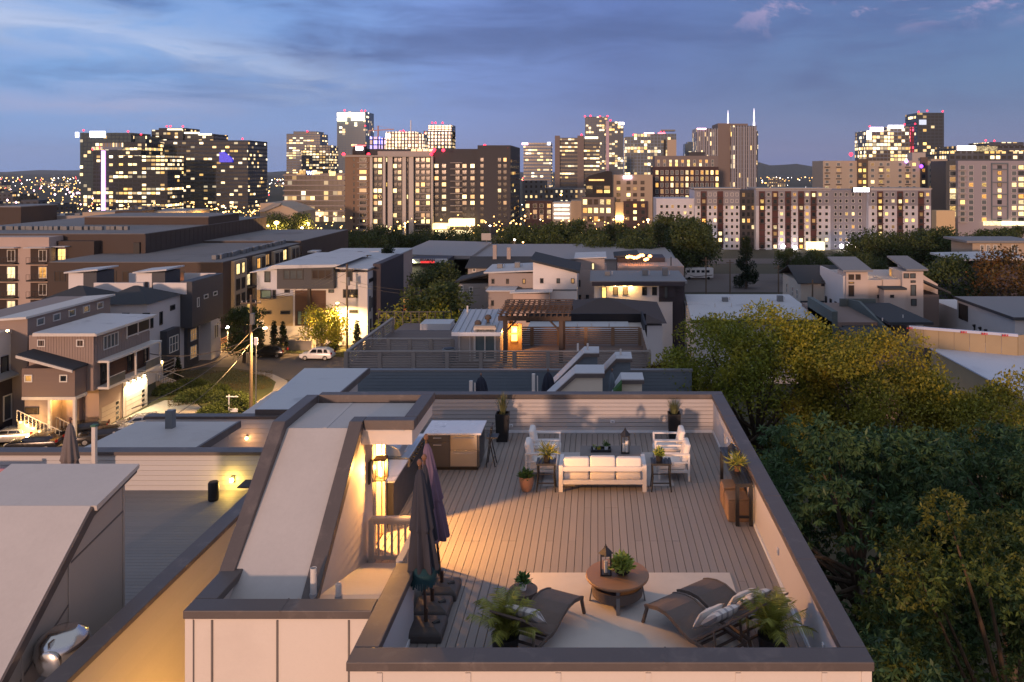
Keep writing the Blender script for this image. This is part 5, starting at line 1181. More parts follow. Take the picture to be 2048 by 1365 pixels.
px_box(E2, 110, 977, 1026, 583, 3.9, tangrey); px_box(E2, 109, 1026, 1098, 588, 1.9, M('peach_wall', (.50, .38, .32), .75, .06)); shed(E2, 109, 1024, 587, 1100, 585, 1.9, membrane_b, .15); shed(E2, 110, 976, 583, 1026, 583, 3.6, membrane_b, .15)
for x0, g_ in ((983, gl), (1012, gl_brown), (1045, LIT[1])): winpx(E2, 'S', 114, x0, 558, x0+6, 568, g_, wf_dark)
for x0, Y in ((982, 110), (1010, 110), (1040, 109), (1076, 109)): winpx(E2, 'S', Y, x0, 601, x0+6, 612, gl, wf_dark)
E3 = thing('white_shed_roof_house', 'pinkish white house with a dark shed roof sloping down to the right', 'house', (-6, 112, 0))
Y = 111.0
MB().prism([(SX(1066, Y), 0), (SX(1154, Y), 0), (SX(1154, Y), SZ(547, Y)), (SX(1066, Y), SZ(523, Y))], 'y', Y, Y+10).build('wall', pinkw, E3)
shed(E3, Y, 1064, 523, 1155, 547, 10, dhr, .3)
MB().box(SX(1066, Y), SX(1154, Y), Y-.06, Y-.002, SZ(582, Y), SZ(579, Y)).build('trim_band', M('grey_metal'), E3)
for x0, y0, g_ in ((1080, 557, gl), (1113, 557, gl_cool), (1142, 557, LIT[3])): winpx(E3, 'S', Y, x0, y0, x0+7, y0+10, g_, wf_dark)
for x0 in (1113, 1142): winpx(E3, 'S', Y, x0, 599, x0+7, 605, gl, wf_dark)
E4 = thing('grey_roof_block_house', 'pale house with a dark boxy top storey and one lit window', 'house', (-1, 128, 0))
px_box(E4, 127, 1152, 1214, 541, 10, pinkst); px_box(E4, 127.5, 1152, 1209, 518, 8, tangrey, SZ(541, 127)+.002); shed(E4, 127.5, 1152, 518, 1209, 516, 8, membrane_b, .15); winpx(E4, 'S', 127.5, 1183, 526, 1189, 540, LIT[2], wf_dark)
for x0, y0 in ((1155, 560), (1156, 590), (1172, 590)): winpx(E4, 'S', 127, x0, y0, x0+6, y0+14, gl, wf_dark)
E5 = thing('floodlit_white_house', 'white house with flat grey roof and three lamps under its eave', 'house', (3, 115, 0))
Y = 112.0
px_box(E5, Y, 1188, 1345, 567, 10, pinkw); px_box(E5, Y+.6, 1345.2, 1369, 567, 9, M('dark_plum_siding'))
shed(E5, Y-.8, 1184, 567, 1370, 567, 11, M('grey_roof', (.20, .205, .22), .7, .1, .4, 6), .35); MB().box(SX(1184, Y-1.2), SX(1370, Y-1.2), Y-1.25, Y-1.12, SZ(570, Y), SZ(562, Y)).build('fascia', M('dark_plum_siding'), E5)
winpx(E5, 'S', Y, 1203, 574, 1213, 597, LIT[0], wf_dark)
for x0, g_ in ((1226, LIT[3]), (1246, LIT[3]), (1284, gl), (1304, gl)): winpx(E5, 'S', Y, x0, 574, x0+10, 591, g_, wf_dark)
panel(E5, Y, 1318, 568, 1350, 604, M('dark_plum_siding'), .04, 'balcony_recess'); winpx(E5, 'S', Y-.05, 1328, 573, 1336, 598, gl_cool, wf_dark); winpx(E5, 'S', Y, 1305, 613, 1315, 620, gl, wf_dark)
rl = MB().bar((SX(1318, Y-.3), Y-.3, SZ(594, Y)), (SX(1350, Y-.3), Y-.3, SZ(594, Y)), .05, .06).build('balcony_rail', iron_m, E5)
for i in range(9): MB().box(SX(1318+i*4, Y-.3)-.02, SX(1318+i*4, Y-.3)+.02, Y-.32, Y-.28, SZ(603, Y), SZ(594.5, Y)).build('baluster', iron_m, rl)
for i, px in enumerate((1231, 1250, 1262)):
    t = thing('eave_floodlight', '%s orange floodlight under the eave of the white house' % ('leftmost', 'middle', 'rightmost')[i], 'lamp', (SX(px, Y-.4), Y-.4, SZ(572, Y)), 0, 'eave floodlights')
    MB().lathe([(.05, 0), (.16, .05), (.16, .12), (.05, .16)], 10, (SX(px, Y-.4), Y-.4, SZ(572, Y))).build('bulb', E('flood_glow', (1, .62, .25), 26, .1), t); MB().box(SX(px, Y)-.05, SX(px, Y)+.05, Y-.3, Y-.002, SZ(571, Y), SZ(569, Y)).build('bracket', iron_m, t)
    lamp('floodlight', t, (SX(px, Y-.5), Y-.55, SZ(573, Y)), 120, (1, .55, .16), .12)
RT = thing('rooftop_bar_house', 'low building with fire lit rooftop terrace behind the floodlit white house', 'house', (6, 135, 0))
px_box(RT, 134, 1236, 1368, 533, 12, pinkst); px_box(RT, 140, 1234, 1330, 516, 6, M('dark_plum_siding'), 8); shed(RT, 139, 1232, 516, 1275, 512, 7, dhr, .3)
for i in range(11):
    px, py = 1255+i*4.4+rnd.uniform(-1, 1), 516+rnd.uniform(-2, 14)
    t = thing('terrace_lamp', 'small fiery lamp on the rooftop terrace behind the white house', 'lamp', (SX(px, 136), 136, SZ(py, 136)), 0, 'rooftop terrace lamps')
    MB().lathe([(.03, 0), (.3, .12), (.34, .3), (.12, .5)], 8, (SX(px, 136), 136, SZ(py, 136))).build('globe', E('fire_glow', (1, .34, .08), 12, .4), t); MB().tube([(SX(px, 136), 136, SZ(533, 134)-1), (SX(px, 136), 136, SZ(py, 136))], .03, 5).build('stem', iron_m, t)
winpx(RT, 'S', 134, 1341, 514, 1343, 532, E('white_tube', (1, .9, .85), 5, .1), wf_dark)
# ---- right hand houses
E6 = thing('pale_blue_roof_house', 'house with a broad pale grey shed roof right of the floodlit house', 'house', (20, 105, 0))
xa, xb = SX(1385, 101), SX(1640, 101)
MB().box(xa+.4, xb-.4, 101, 116, 0, SZ(641, 101)).build('wall', whs, E6)
b = MB(); zl, zh = SZ(640, 100.5), SZ(589, 117)
b.add([(xa-.2, 100.5, zl), (xb+.2, 100.5, zl), (SX(1578, 117), 117, zh), (SX(1370, 117), 117, zh), (xa-.2, 100.5, zl-.35), (xb+.2, 100.5, zl-.35), (SX(1578, 117), 117, zh-.35), (SX(1370, 117), 117, zh-.35)], [(0,1,2,3),(7,6,5,4),(0,4,5,1),(1,5,6,2),(2,6,7,3),(3,7,4,0)]); b.build('roof', membrane_b, E6)
MB().bar((xa-.2, 100.4, zl-.2), (xb+.2, 100.4, zl-.2), .1, .45).build('fascia', navy, E6)
for x0 in (1555, 1609): winpx(E6, 'S', 101, x0, 658, x0+16, 675, gl, wf_dark, 1)
for px, py in ((1463, 600), (1518, 604), (1430, 618), (1536, 618), (1612, 618)): MB().tube([(SX(px, 108), 108, zl-.2), (SX(px, 108), 108, (zl+zh)/2+.5)], .06, 6).build('vent_pipe', pvc, E6)
E7 = thing('cream_barn_house', 'cream board house with dark gable roof between pale roof and modern towers', 'house', (36, 130, 0))
MB().box(31.9, 42, 125, 137, 0, SZ(566, 125)).build('wall', M('cream_board', (.58, .52, .44), .75, .06, .5, 12), E7)
gable(E7, 31.9, 42, 125, 137, SZ(566, 125), SZ(532, 131), dhr, 'x', .6)
MB().box(31.85, 42.05, 124.9, 124.998, SZ(605, 125), SZ(602, 125)).build('trim_band', navy, E7)
for y in (127, 130, 134): win(E7, 'W', 31.9, y, 6.4, .9, 1.6, gl_cool, wf_white, 0, 1, .1)
win(E7, 'S', 125, 34.0, 1.8, 1.0, 1.6, gl_cool, wf_white, 0, 1, .1); win(E7, 'S', 125, 35.4, 8.8, .6, .9, gl, wf_dark)
E8 = thing('twin_tower_modern_house', 'cream modern house with two slant roofed stair towers at right', 'house', (42, 120, 0))
Y = 115.0; crm = M('cream_stucco', (.50, .43, .39), .75, .05, .4, 10); xw = SX(1692, Y)
MB().box(xw-.001, SX(1736, Y), Y, Y+4, 0, SZ(545, Y)).build('tower', crm, E8); MB().box(SX(1803, Y), SX(1845, Y), Y-.3, Y+5, 0, SZ(543, Y)).build('tower', crm, E8)
MB().box(xw, SX(1845, Y), Y+4.01, Y+13, 0, SZ(562, Y)).build('wall', crm, E8); MB().box(SX(1736.1, Y), SX(1768, Y), Y+.8, Y+4, 0, SZ(562, Y)).build('wall', crm, E8); MB().box(SX(1768.1, Y), SX(1802.9, Y), Y+.4, Y+4, 0, SZ(560, Y)).build('wall', crm, E8)
MB().box(xw-.25, xw-.003, Y+.5, Y+12.5, 3.2, SZ(553, Y)).build('side_wall', whs, E8); MB().box(xw-.25, xw-.003, Y+.5, Y+12.5, 0, 3.19).build('side_wall', bro, E8)
b = MB(); b.box(SX(1768, Y-1.6), SX(1812, Y-1.6), Y-1.6, Y+.38, 0, SZ(580, Y-1.6)).build('porch', crm, E8); MB().box(SX(1766, Y-1.9), SX(1814, Y-1.9), Y-1.9, Y+.3, SZ(580, Y-1.6)+.002, SZ(576, Y-1.6)).build('porch_roof', dhr, E8)
for x0, x1, yt in ((1672, 1737, 543), (1798, 1847, 541)):
    MB().prism([(Y-.7, SZ(yt, Y)), (Y+7, SZ(yt, Y)+1.1), (Y+7, SZ(yt, Y)+1.35), (Y-.7, SZ(yt, Y)+.25)], 'x', SX(x0, Y)+.8, SX(x1, Y)+.4).build('tower_roof', M('grey_roof'), E8)
for x0, y0, x1, y1, g_ in ((1697, 549, 1708, 560, gl_brown), (1711, 549, 1721, 560, gl_brown), (1697, 564, 1708, 568, LIT[1]), (1697, 571, 1708, 593, gl_brown)): winpx(E8, 'S', Y, x0, y0, x1, y1, g_, wf_dark)
for x0, y0, x1, y1 in ((1807, 547, 1818, 557), (1820, 547, 1831, 557), (1821, 561, 1831, 566), (1821, 570, 1832, 592), (1822, 598, 1833, 612)): winpx(E8, 'S', Y-.3, x0, y0, x1, y1, gl_cool, wf_dark)
winpx(E8, 'S', Y+.8, 1754, 590, 1762, 596, gl, wf_dark); winpx(E8, 'S', Y-1.6, 1780, 590, 1788, 596, gl, wf_dark)
for y in (116.5, 119, 121.5, 124): win(E8, 'W', xw-.25, y, 4.2, 1.0, 3.2, gl, wf_dark)
MB().prism([(SX(1846, Y+3), 0), (SX(1893, Y+3), 0), (SX(1893, Y+3), SZ(575, Y+3)), (SX(1846, Y+3), SZ(545, Y+3))], 'y', Y+6, Y+13).build('side_wing', crm, E8)
shed(E8, Y+1, 1846, 562, 1896, 588, 5, dhr, .3, .3); px_box(E8, Y+1, 1846, 1878, 590, 4.9, tan2)
tl = thing('tower_roof_lamp', 'pair of orange lamps on the left tower of the modern house', 'lamp', (SX(1727, Y+5), Y+5, SZ(538, Y)))
for px in (1723, 1731): MB().lathe([(.05, 0), (.2, .12), (.2, .3), (.05, .42)], 10, (SX(px, Y+4.2), Y+4.2, SZ(541, Y+4.2))).build('bulb', E('flood_glow'), tl)
rg = MB().box(SX(1779, Y+4), SX(1790, Y+4), Y+3.9, Y+4.005, SZ(560, Y+4), SZ(539, Y+4)).build('lit_doorway', E('lit_amber'), E8)
E9 = thing('dark_shingle_house', 'house with dark shingle roofs stepping down in front of the modern house', 'house', (34, 98, 0))
Y = 95.0; sgm = M('slate_green_parapet', (.10, .125, .125), .75, .08)
px_box(E9, Y, 1664, 1760, 645, 14, M('dark_taupe_lap')); px_box(E9, Y, 1760.2, 1850, 660, 14, M('dark_taupe_lap'))
MB().prism([(Y-1, SZ(652, Y)), (Y+11, SZ(614, Y+11)), (Y+11, SZ(614, Y+11)-.3), (Y-1, SZ(652, Y)-.3)], 'x', SX(1684, Y), SX(1752, Y)).build('roof', dhr, E9)
MB().box(SX(1680, Y+11), SX(1752, Y+11), Y+11.01, Y+11.3, 5, SZ(598, Y+11)).build('parapet', sgm, E9); MB().box(SX(1664, Y), SX(1682, Y)-.4, Y-.01, Y+11, 0, SZ(612, Y+4)).build('parapet', sgm, E9)
b = MB(); b.prism([(Y+12, SZ(598, Y+12)), (Y+7, SZ(603, Y+7)), (Y-4, SZ(665, Y-4)), (Y-4, SZ(690, Y-4)), (Y+12, SZ(640, Y+12))], 'x', SX(1755, Y), SX(1755, Y)+.35).build('parapet', sgm, E9)
MB().prism([(Y-3, SZ(645, Y-3)), (Y+11, SZ(606, Y+11)), (Y+11, SZ(606, Y+11)-.3), (Y-3, SZ(645, Y-3)-.3)], 'x', SX(1760, Y), SX(1846, Y)).build('roof', dhr, E9)
MB().prism([(Y-9, SZ(690, Y-9)), (Y-1.5, SZ(655, Y-1.5)), (Y-1.5, SZ(655, Y-1.5)-.3), (Y-9, SZ(690, Y-9)-.3)], 'x', SX(1720, Y-9), SX(1815, Y-9)).build('roof', dhr, E9); MB().box(SX(1722, Y-8), SX(1813, Y-8), Y-8.5, Y-.02, 0, SZ(690, Y-9)-.3).build('wall', tan2, E9)
for px, py in ((1765, 636), (1784, 648), (1772, 660), (1806, 630)): MB().tube([(SX(px, Y-2), Y-2, SZ(py+6, Y-2)), (SX(px, Y-2), Y-2, SZ(py, Y-2))], .07, 6).build('vent_pipe', pvc, E9)
E10 = thing('white_slab_house', 'white walled house with dark edged grey roof at the right edge', 'house', (60, 108, 0))
MB().box(52.3, 70, 100, 116, 0, 8.35).build('wall', whs, E10); MB().box(52.0, 70.3, 99.7, 116.3, 8.352, 8.6).build('roof', M('grey_roof'), E10); MB().box(51.9, 51.998, 99.7, 116.3, 8.25, 8.62).build('fascia', navy, E10); MB().box(51.9, 70.3, 99.6, 99.698, 8.25, 8.62).build('fascia', navy, E10)
MB().box(52.6, 62, 116.02, 126, 0, 6.6).build('wall', pinkw, E10); win(E10, 'W', 52.3, 114, 5.6, 2.8, 2.2, gl_brown, wf_dark)
for y in (110.5, 108.8, 107.2): MB().tube([(52.2, y, 3.8), (52.2, y, 5.2), (52.1, y, 5.6)], [.12, .1, .25], 6).build('downpipe', iron_m, E10)
win(E10, 'S', 100, 56, 4.5, 1.6, 1.8, gl, wf_dark)
E11 = thing('plywood_parapet_house', 'unfinished house with plywood parapet and pale membrane roof at right', 'house', (42, 62, 0))
MB().box(29.5, 64, 54, 70.5, 0, 11.2).build('wall', ply, E11); MB().box(29.4, 64, 53.9, 70.6, 11.202, 11.3).build('roof', M('pale_blue_membrane', (.56, .60, .68), .55, .06, .3, 6, stain=((.42, .45, .52), .3, .4)), E11)
pa, pb = Vector((27.8, 71.2, 0)), Vector((35.6, 67.6, 0)); b = MB()
for i in range(7):
    q0, q1 = pa+(pb-pa)*i/7, pa+(pb-pa)*(i+.985)/7
    MB().bar((q0.x, q0.y, 12.15), (q1.x, q1.y, 12.15), .12, 1.7).build('plywood_sheet', ply, E11)
MB().bar((pa.x, pa.y-.05, 13.02), (pb.x, pb.y-.05, 13.02), .28, .22).build('membrane_edge', wrap, E11)
for px in (1826, 1931, 1970, 2008):
    q = (px-1826)/(2033-1826); c_ = pa+(pb-pa)*q
    for k in range(3): MB().box(c_.x-.28+k*.2, c_.x-.28+k*.2+.13, c_.y-.3, c_.y-.22, 12.88, 13.05).build('printed_mark', M('red_print', (.5, .05, .06), .6), E11)
MB().bar((pb.x, pb.y, 12.15), (pb.x+6, pb.y+2.5, 12.15), .12, 1.7).build('plywood_sheet', ply, E11)
E12 = thing('tan_motel_block', 'tan two storey block with white framed windows at the far right', 'house', (110, 240, -5))
Y = 200.0; px_box(E12, Y, 1945, 2070, 487, 12, M('tan_block', (.38, .31, .24), .8, .06), zg(Y)-1); shed(E12, Y-.8, 1935, 486, 2075, 486, 13, M('grey_roof'), .5)
for x0 in (1960, 1972, 1986, 2022): winpx(E12, 'S', Y, x0, 490, x0+8 if x0 < 2000 else x0+14, 508, gl_cool, wf_white, 1, 0, .15)
MB().box(SX(1918, 170), SX(2060, 170), 170, 182, zg(170)-1, SZ(530, 170)).build('lower_wing', M('dark_plum_siding'), E12); shed(E12, 169, 1915, 522, 2062, 519, 13, membrane_b, .4)
# ---- low warehouses
WH = thing('pale_roof_warehouse', 'low warehouse with pale flat roof behind the unfinished house', 'warehouse', (-60, 165, 0))
px_box(WH, 150, 590, 756, 528, 28, pinkst, -3); MB().box(SX(588, 150), SX(758, 150), 149.8, 178.2, SZ(528, 150)+.002, SZ(526, 150)).build('roof', membrane_b, WH)
for x0 in (615, 740): MB().box(SX(x0, 170), SX(x0+18, 170), 170, 173, SZ(528, 150), SZ(503, 170)).build('roof_block', membrane_b, WH)
DS = thing('sign_fronted_warehouse', 'long low grey warehouse with a red and white sign over its front', 'warehouse', (-35, 200, -3))
Y = 182.0; MB().prism([(SX(776, Y), -4), (SX(932, Y), -4), (SX(932, Y), SZ(520, Y)), (SX(776, Y), SZ(516, Y))], 'y', Y+8, Y+45).build('wall', M('metal_siding', (.30, .27, .26), .6, .08), DS)
b = MB(); b.add([(SX(772, Y), Y+8, SZ(514, Y+8)), (SX(935, Y), Y+8, SZ(517, Y+8)), (SX(915, Y+45), Y+45, SZ(496, Y+45)), (SX(775, Y+45), Y+45, SZ(496, Y+45))], [(0, 1, 2, 3)]); b.build('roof', M('grey_roof'), DS)
MB().box(SX(816, Y), SX(896, Y), Y, Y+7.9, -3, SZ(519, Y)).build('showroom', M('dark_plum_siding'), DS); MB().box(SX(816, Y), SX(896, Y), Y-.6, Y-.002, SZ(526, Y), SZ(518, Y)).build('fascia_board', M('white_sign_board', (.7, .68, .68), .5), DS)
pn = MB().box(SX(841, Y-.6), SX(869, Y-.6), Y-.66, Y-.602, SZ(526, Y), SZ(522, Y)).build('sign_panel', E('red_sign', (1, .05, .05), .8, .1), DS)
def text(s, size, loc, mat, parent, rot=(math.pi/2, 0, 0), ext=.02, name='lettering'):
    cu = bpy.data.curves.new(name, 'FONT'); cu.body = s; cu.size = size; cu.align_x = 'CENTER'; cu.extrude = ext; cu.offset = .012*size
    tmp = bpy.data.objects.new(name, cu); COL.objects.link(tmp); bpy.context.view_layer.update()
    me_ = bpy.data.meshes.new_from_object(tmp.evaluated_get(bpy.context.evaluated_depsgraph_get())); bpy.data.objects.remove(tmp); me_.materials.clear(); me_.materials.append(mat)
    o = bpy.data.objects.new(name, me_); COL.objects.link(o); off = WL.get(parent, (0, 0, 0)); o.parent = parent
    o.location = tuple(loc[i]-off[i] for i in range(3)); o.rotation_euler = rot; return o
text('BEAMAN', .85, (SX(855, Y-.7), Y-.7, SZ(522, Y)), M('dark_red_letters', (.10, .015, .02), .5), DS)
LW = thing('long_grey_warehouse', 'very long grey roofed warehouse beneath the tree line', 'warehouse', (0, 200, -3))
Y = 190.0; MB().box(SX(905, Y), SX(1350, Y), Y, Y+38, zg(Y)-2, SZ(518, Y)).build('wall', M('metal_siding'), LW)
b = MB(); b.add([(SX(900, Y), Y-.5, SZ(519, Y)), (SX(1352, Y), Y-.5, SZ(519, Y)), (SX(1340, Y+38), Y+38, SZ(499, Y+38)), (SX(960, Y+38), Y+38, SZ(499, Y+38))], [(0, 1, 2, 3)]); b.build('roof', M('grey_roof'), LW)
BG = thing('lit_bungalow', 'small brown bungalow with glowing porch beside the bright lawn', 'house', (-40, 150, 0))
Y = 146.0; px_box(BG, Y, 785, 838, 598, 9, M('red_brown_brick', (.14, .06, .045), .85, .15)); hip(BG, SX(783, Y), SX(840, Y), Y, Y+9, SZ(597, Y), SZ(574, Y+5), brr, 2.5); winpx(BG, 'S', Y, 797, 599, 815, 608, LIT[1], wf_white, 1, 0, .15)
for px, py, lb, wt in ((779, 601, 'starburst orange porch lamp left of the brown bungalow', 400), (798, 626, 'small white lamp in front of the brown bungalow', 80)):
    t = thing('porch_lamp', lb, 'lamp', (SX(px, Y-2), Y-2, 0)); MB().lathe([(.05, 0), (.26, .1), (.26, .35), (.05, .46)], 10, (SX(px, Y-2), Y-2, SZ(py+3, Y-2))).build('globe', E('flood_glow'), t); MB().tube([(SX(px, Y-2), Y-2, 0), (SX(px, Y-2), Y-2, SZ(py+3, Y-2))], .05, 6).build('pole', iron_m, t)
    lamp('porch_glow', t, (SX(px, Y-2.4), Y-2.4, SZ(py, Y-2)), wt, (1, .5, .15), .2)
fl_ = thing('lawn_floodlight', 'tall pole floodlight over the bright green lawn', 'lamp', (SX(812, 175), 175, 0)); MB().tube([(SX(812, 182), 182, -2.5), (SX(812, 182), 182, 7)], .12, 6).build('pole', M('wood_pole', (.12, .09, .065), .85, .2), fl_); MB().box(SX(812, 182)-.4, SX(812, 182)+.4, 181.6, 182.1, 7.002, 7.3).build('lamp_head', iron_m, fl_); spot('lawn_light', fl_, (SX(818, 181), 181, 6.8), 2200, (.95, 1, .5), 150, .3)
# ================================================================ skyline
def tower_mat(name, wall, glassc, cw, ch, fw, fh, litp, strength=1.6, seed=1, cols=((1, .55, .14), (1, .84, .56)), row=1.0, grough=.2):
    if name in MATS: return MATS[name]
    m = bpy.data.materials.new(name); m.use_nodes = True; MATS[name] = m
    nt = m.node_tree; b = NB(nt); p = nt.nodes['Principled BSDF']
    sp = b.node('ShaderNodeSeparateXYZ'); b.put(sp.inputs[0], b.node('ShaderNodeTexCoord').outputs['Object'])
    sn = b.node('ShaderNodeSeparateXYZ'); b.put(sn.inputs[0], b.node('ShaderNodeNewGeometry').outputs['Normal'])
    ax = b.m('GREATER_THAN', b.m('ABSOLUTE', sn.outputs[0]), .6); roof = b.m('GREATER_THAN', sn.outputs[2], .6)
    u = b.m('ADD', b.m('MULTIPLY', sp.outputs[0], b.m('SUBTRACT', 1, ax)), b.m('MULTIPLY', sp.outputs[1], ax))
    uc = b.m('DIVIDE', u, cw); zc = b.m('DIVIDE', sp.outputs[2], ch)
    mu = b.m('COMPARE', b.m('FRACT', uc), .5, fw/2); mz = b.m('COMPARE', b.m('FRACT', zc), .5, fh/2)
    mask = b.m('MULTIPLY', b.m('MULTIPLY', mu, mz), b.m('SUBTRACT', 1, roof))
    cv_ = b.node('ShaderNodeCombineXYZ'); b.put(cv_.inputs[0], b.m('FLOOR', uc)); b.put(cv_.inputs[1], b.m('FLOOR', zc)); b.put(cv_.inputs[2], b.m('ADD', b.m('MULTIPLY', ax, 17.0), float(seed)))
    wn = b.node('ShaderNodeTexWhiteNoise', noise_dimensions='3D'); b.put(wn.inputs[0], cv_.outputs[0])
    rw = b.node('ShaderNodeTexWhiteNoise', noise_dimensions='2D'); c2 = b.node('ShaderNodeCombineXYZ'); b.put(c2.inputs[0], b.m('FLOOR', zc)); b.put(c2.inputs[1], b.m('FLOOR', b.m('DIVIDE', uc, 7.0))); b.put(rw.inputs[0], c2.outputs[0])
    th = b.m('MULTIPLY', b.m('ADD', 1-row*.75, b.m('MULTIPLY', b.m('POWER', rw.outputs[0], 3.0), row*3.0)), litp*.9)
    lit = b.m('LESS_THAN', wn.outputs[0], th)
    sc = b.node('ShaderNodeSeparateColor'); b.put(sc.inputs[0], wn.outputs[1])
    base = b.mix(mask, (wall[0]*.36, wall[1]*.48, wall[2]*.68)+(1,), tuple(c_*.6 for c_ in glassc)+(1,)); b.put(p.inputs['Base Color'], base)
    b.put(p.inputs['Roughness'], b.m('SUBTRACT', .8, b.m('MULTIPLY', mask, .8-grough))); b.put(p.inputs['Emission Color'], b.mix(sc.outputs[1], tuple(cols[0])+(1,), tuple(cols[1])+(1,)))
    b.put(p.inputs['Emission Strength'], b.m('MULTIPLY', b.m('MULTIPLY', mask, lit), b.m('MULTIPLY', b.m('ADD', .12, b.m('POWER', sc.outputs[2], 1.6)), strength*1.25)))
    m.cycles.emission_sampling = 'NONE'; return m
red_b = E('red_beacon_glow', (1, .02, .05), 5, .3); white_sg = E('white_sign_glow', (1, .93, 1), 6, .2); violet = E('violet_line_glow', (.72, .36, 1), 3.0, .2); blue_sg = E('blue_screen_glow', (.015, .03, .8), 1.3, .6); crown_g = E('crown_glow', (1, .86, .6), 3.0, .5)
bea = {}
def beacon(t, px, py, Y, r=1.0, m=None):
    k = (r, (m or red_b).name)
    if k not in bea: bea[k] = MB().lathe([(.1, -1), (.75, -.6), (1, 0), (.75, .6), (.1, 1)], 8).mesh('beacon', m or red_b)
    rr = r*Y/1000*1.15
    inst('beacon', bea[k], t, (SX(px, Y), Y+1, SZ(py, Y)), scale=(rr, rr, rr))
    MB().tube([(SX(px, Y), Y+1, SZ(py+4, Y)-2), (SX(px, Y), Y+1, SZ(py, Y))], .12*Y/1000, 4).build('beacon_mast', iron_m, t)
def tower(name, label, Y, boxes, dep, mat, cat='tower', beacons=(), sign=None, extra=None):
    """boxes: (x0, x1, ytop[, depth offset]) in photo pixels at distance Y"""
    x0 = min(q[0] for q in boxes); x1 = max(q[1] for q in boxes)
    t = thing(name, label, cat, (SX((x0+x1)/2, Y), Y, zg(Y)))
    for i, q in enumerate(boxes):
        yo = q[3] if len(q) > 3 else i*2.0; m_ = q[4] if len(q) > 4 else mat
        MB().box(SX(q[0], Y), SX(q[1], Y), Y+yo, Y+dep, zg(Y)-3, SZ(q[2], Y)).build('tower_block' if i else 'tower_shaft', m_, t)
    for (px, py) in beacons: beacon(t, px, py, Y)
    for s_ in (sign or ()):
        MB().box(SX(s_[0], Y), SX(s_[2], Y), Y-1.2-(s_[5] if len(s_) > 5 else 0), Y-.2, SZ(s_[3], Y), SZ(s_[1], Y)).build('sign', s_[4], t)
    return t
dg = (.025, .032, .042)
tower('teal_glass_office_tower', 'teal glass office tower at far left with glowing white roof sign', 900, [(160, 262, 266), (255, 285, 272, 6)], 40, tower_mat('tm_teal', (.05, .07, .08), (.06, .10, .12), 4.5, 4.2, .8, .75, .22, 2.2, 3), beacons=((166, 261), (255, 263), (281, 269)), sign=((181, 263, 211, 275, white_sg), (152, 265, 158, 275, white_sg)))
t = tower('violet_lit_office', 'office block with a violet light line up its corner', 800, [(186, 282, 300), (200, 240, 286, 4, tower_mat('tm_topbox', (.42, .40, .38), (.4, .33, .2), 3, 20, .5, .6, 1.5, 1.6, 5)), (240, 284, 284, 6), (240, 300, 312, 8)], 40, tower_mat('tm_dk1', (.055, .055, .058), dg, 4.2, 4.0, .85, .62, .34, 2.2, 8), beacons=((184, 299), (198, 296)))
MB().box(SX(205, 800), SX(211, 800), 798, 799.8, SZ(424, 800), SZ(302, 800)).build('light_line', violet, t)
t = tower('stepped_dark_tower', 'stepped dark tower with lit crown at left of the skyline', 950, [(303, 366, 260), (366, 425, 268, 3), (312, 366, 256, 6)], 40, tower_mat('tm_dk2', (.05, .045, .042), dg, 4.5, 4.1, .8, .6, .25, 2.2, 12), beacons=((333, 253), (340, 253), (365, 253)))
for a, c_, y in ((338, 366, 258), (372, 400, 265), (400, 424, 268)): MB().box(SX(a, 950), SX(c_, 950), 946, 949, SZ(y+3, 950), SZ(y, 950)).build('crown_light', crown_g, t)
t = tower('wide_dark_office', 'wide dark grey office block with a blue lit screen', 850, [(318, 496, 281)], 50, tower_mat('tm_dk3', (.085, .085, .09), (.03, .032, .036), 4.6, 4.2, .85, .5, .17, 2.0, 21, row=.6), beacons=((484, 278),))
MB().prism([(SX(441, 850), SZ(325, 850)), (SX(467, 850), SZ(325, 850)), (SX(467, 850), SZ(318, 850)), (SX(450, 850), SZ(304, 850)), (SX(441, 850), SZ(306, 850))], 'y', 847, 849.5).build('blue_screen', blue_sg, t)
tower('low_dark_office', 'low dark office with golden lit floors beneath the violet lit block', 780, [(232, 335, 312)], 30, tower_mat('tm_dk4', (.06, .055, .05), dg, 4.5, 4.0, .85, .55, .5, 2.2, 31))
tower('pale_twin_tower', 'pale concrete tower with bright upper floors left of the tall glass tower', 1350, [(573, 640, 268), (585, 632, 263, 4)], 40, tower_mat('tm_pale1', (.36, .33, .31), (.10, .11, .12), 6, 4.2, .9, .55, .45, 2.0, 41), beacons=((614, 263),))
tower('brown_slim_tower', 'brown slim block in front of the pale tower with lit windows', 1250, [(610, 660, 291), (604, 628, 300, -2)], 40, tower_mat('tm_br1', (.20, .17, .15), (.06, .06, .06), 5, 4.2, .75, .6, .5, 2.0, 43))
t = tower('tall_glass_tower', 'tall blue glass tower with brightly lit crown left of the crane', 1600, [(674, 731, 224)], 60, tower_mat('tm_glass1', (.10, .16, .22), (.12, .19, .27), 6, 4.4, .92, .86, .10, 2.2, 51, grough=.1), beacons=((689, 221), (723, 222), (730, 222), (730, 252)))
for a, c_, y0_, y1_ in ((676, 730, 226, 234), (676, 694, 236, 243), (704, 730, 236, 242)): MB().box(SX(a, 1600), SX(c_, 1600), 1594, 1599, SZ(y1_, 1600), SZ(y0_, 1600)).build('crown_light', crown_g, t)
t = tower('banded_hotel', 'low wide hotel with pale floor bands and blue W sign', 600, [(569, 690, 347), (590, 636, 341, 5)], 40, tower_mat('tm_hotel', (.09, .075, .065), (.035, .03, .03), 3.4, 3.9, .94, .9, .22, 2.0, 61))
for k in range(9): MB().box(SX(567, 600), SX(690, 600), 598.6, 599.9, SZ(352+k*10.2, 600), SZ(349.5+k*10.2, 600)).build('floor_band', M('floor_band_grey', (.26, .23, .22), .7), t)
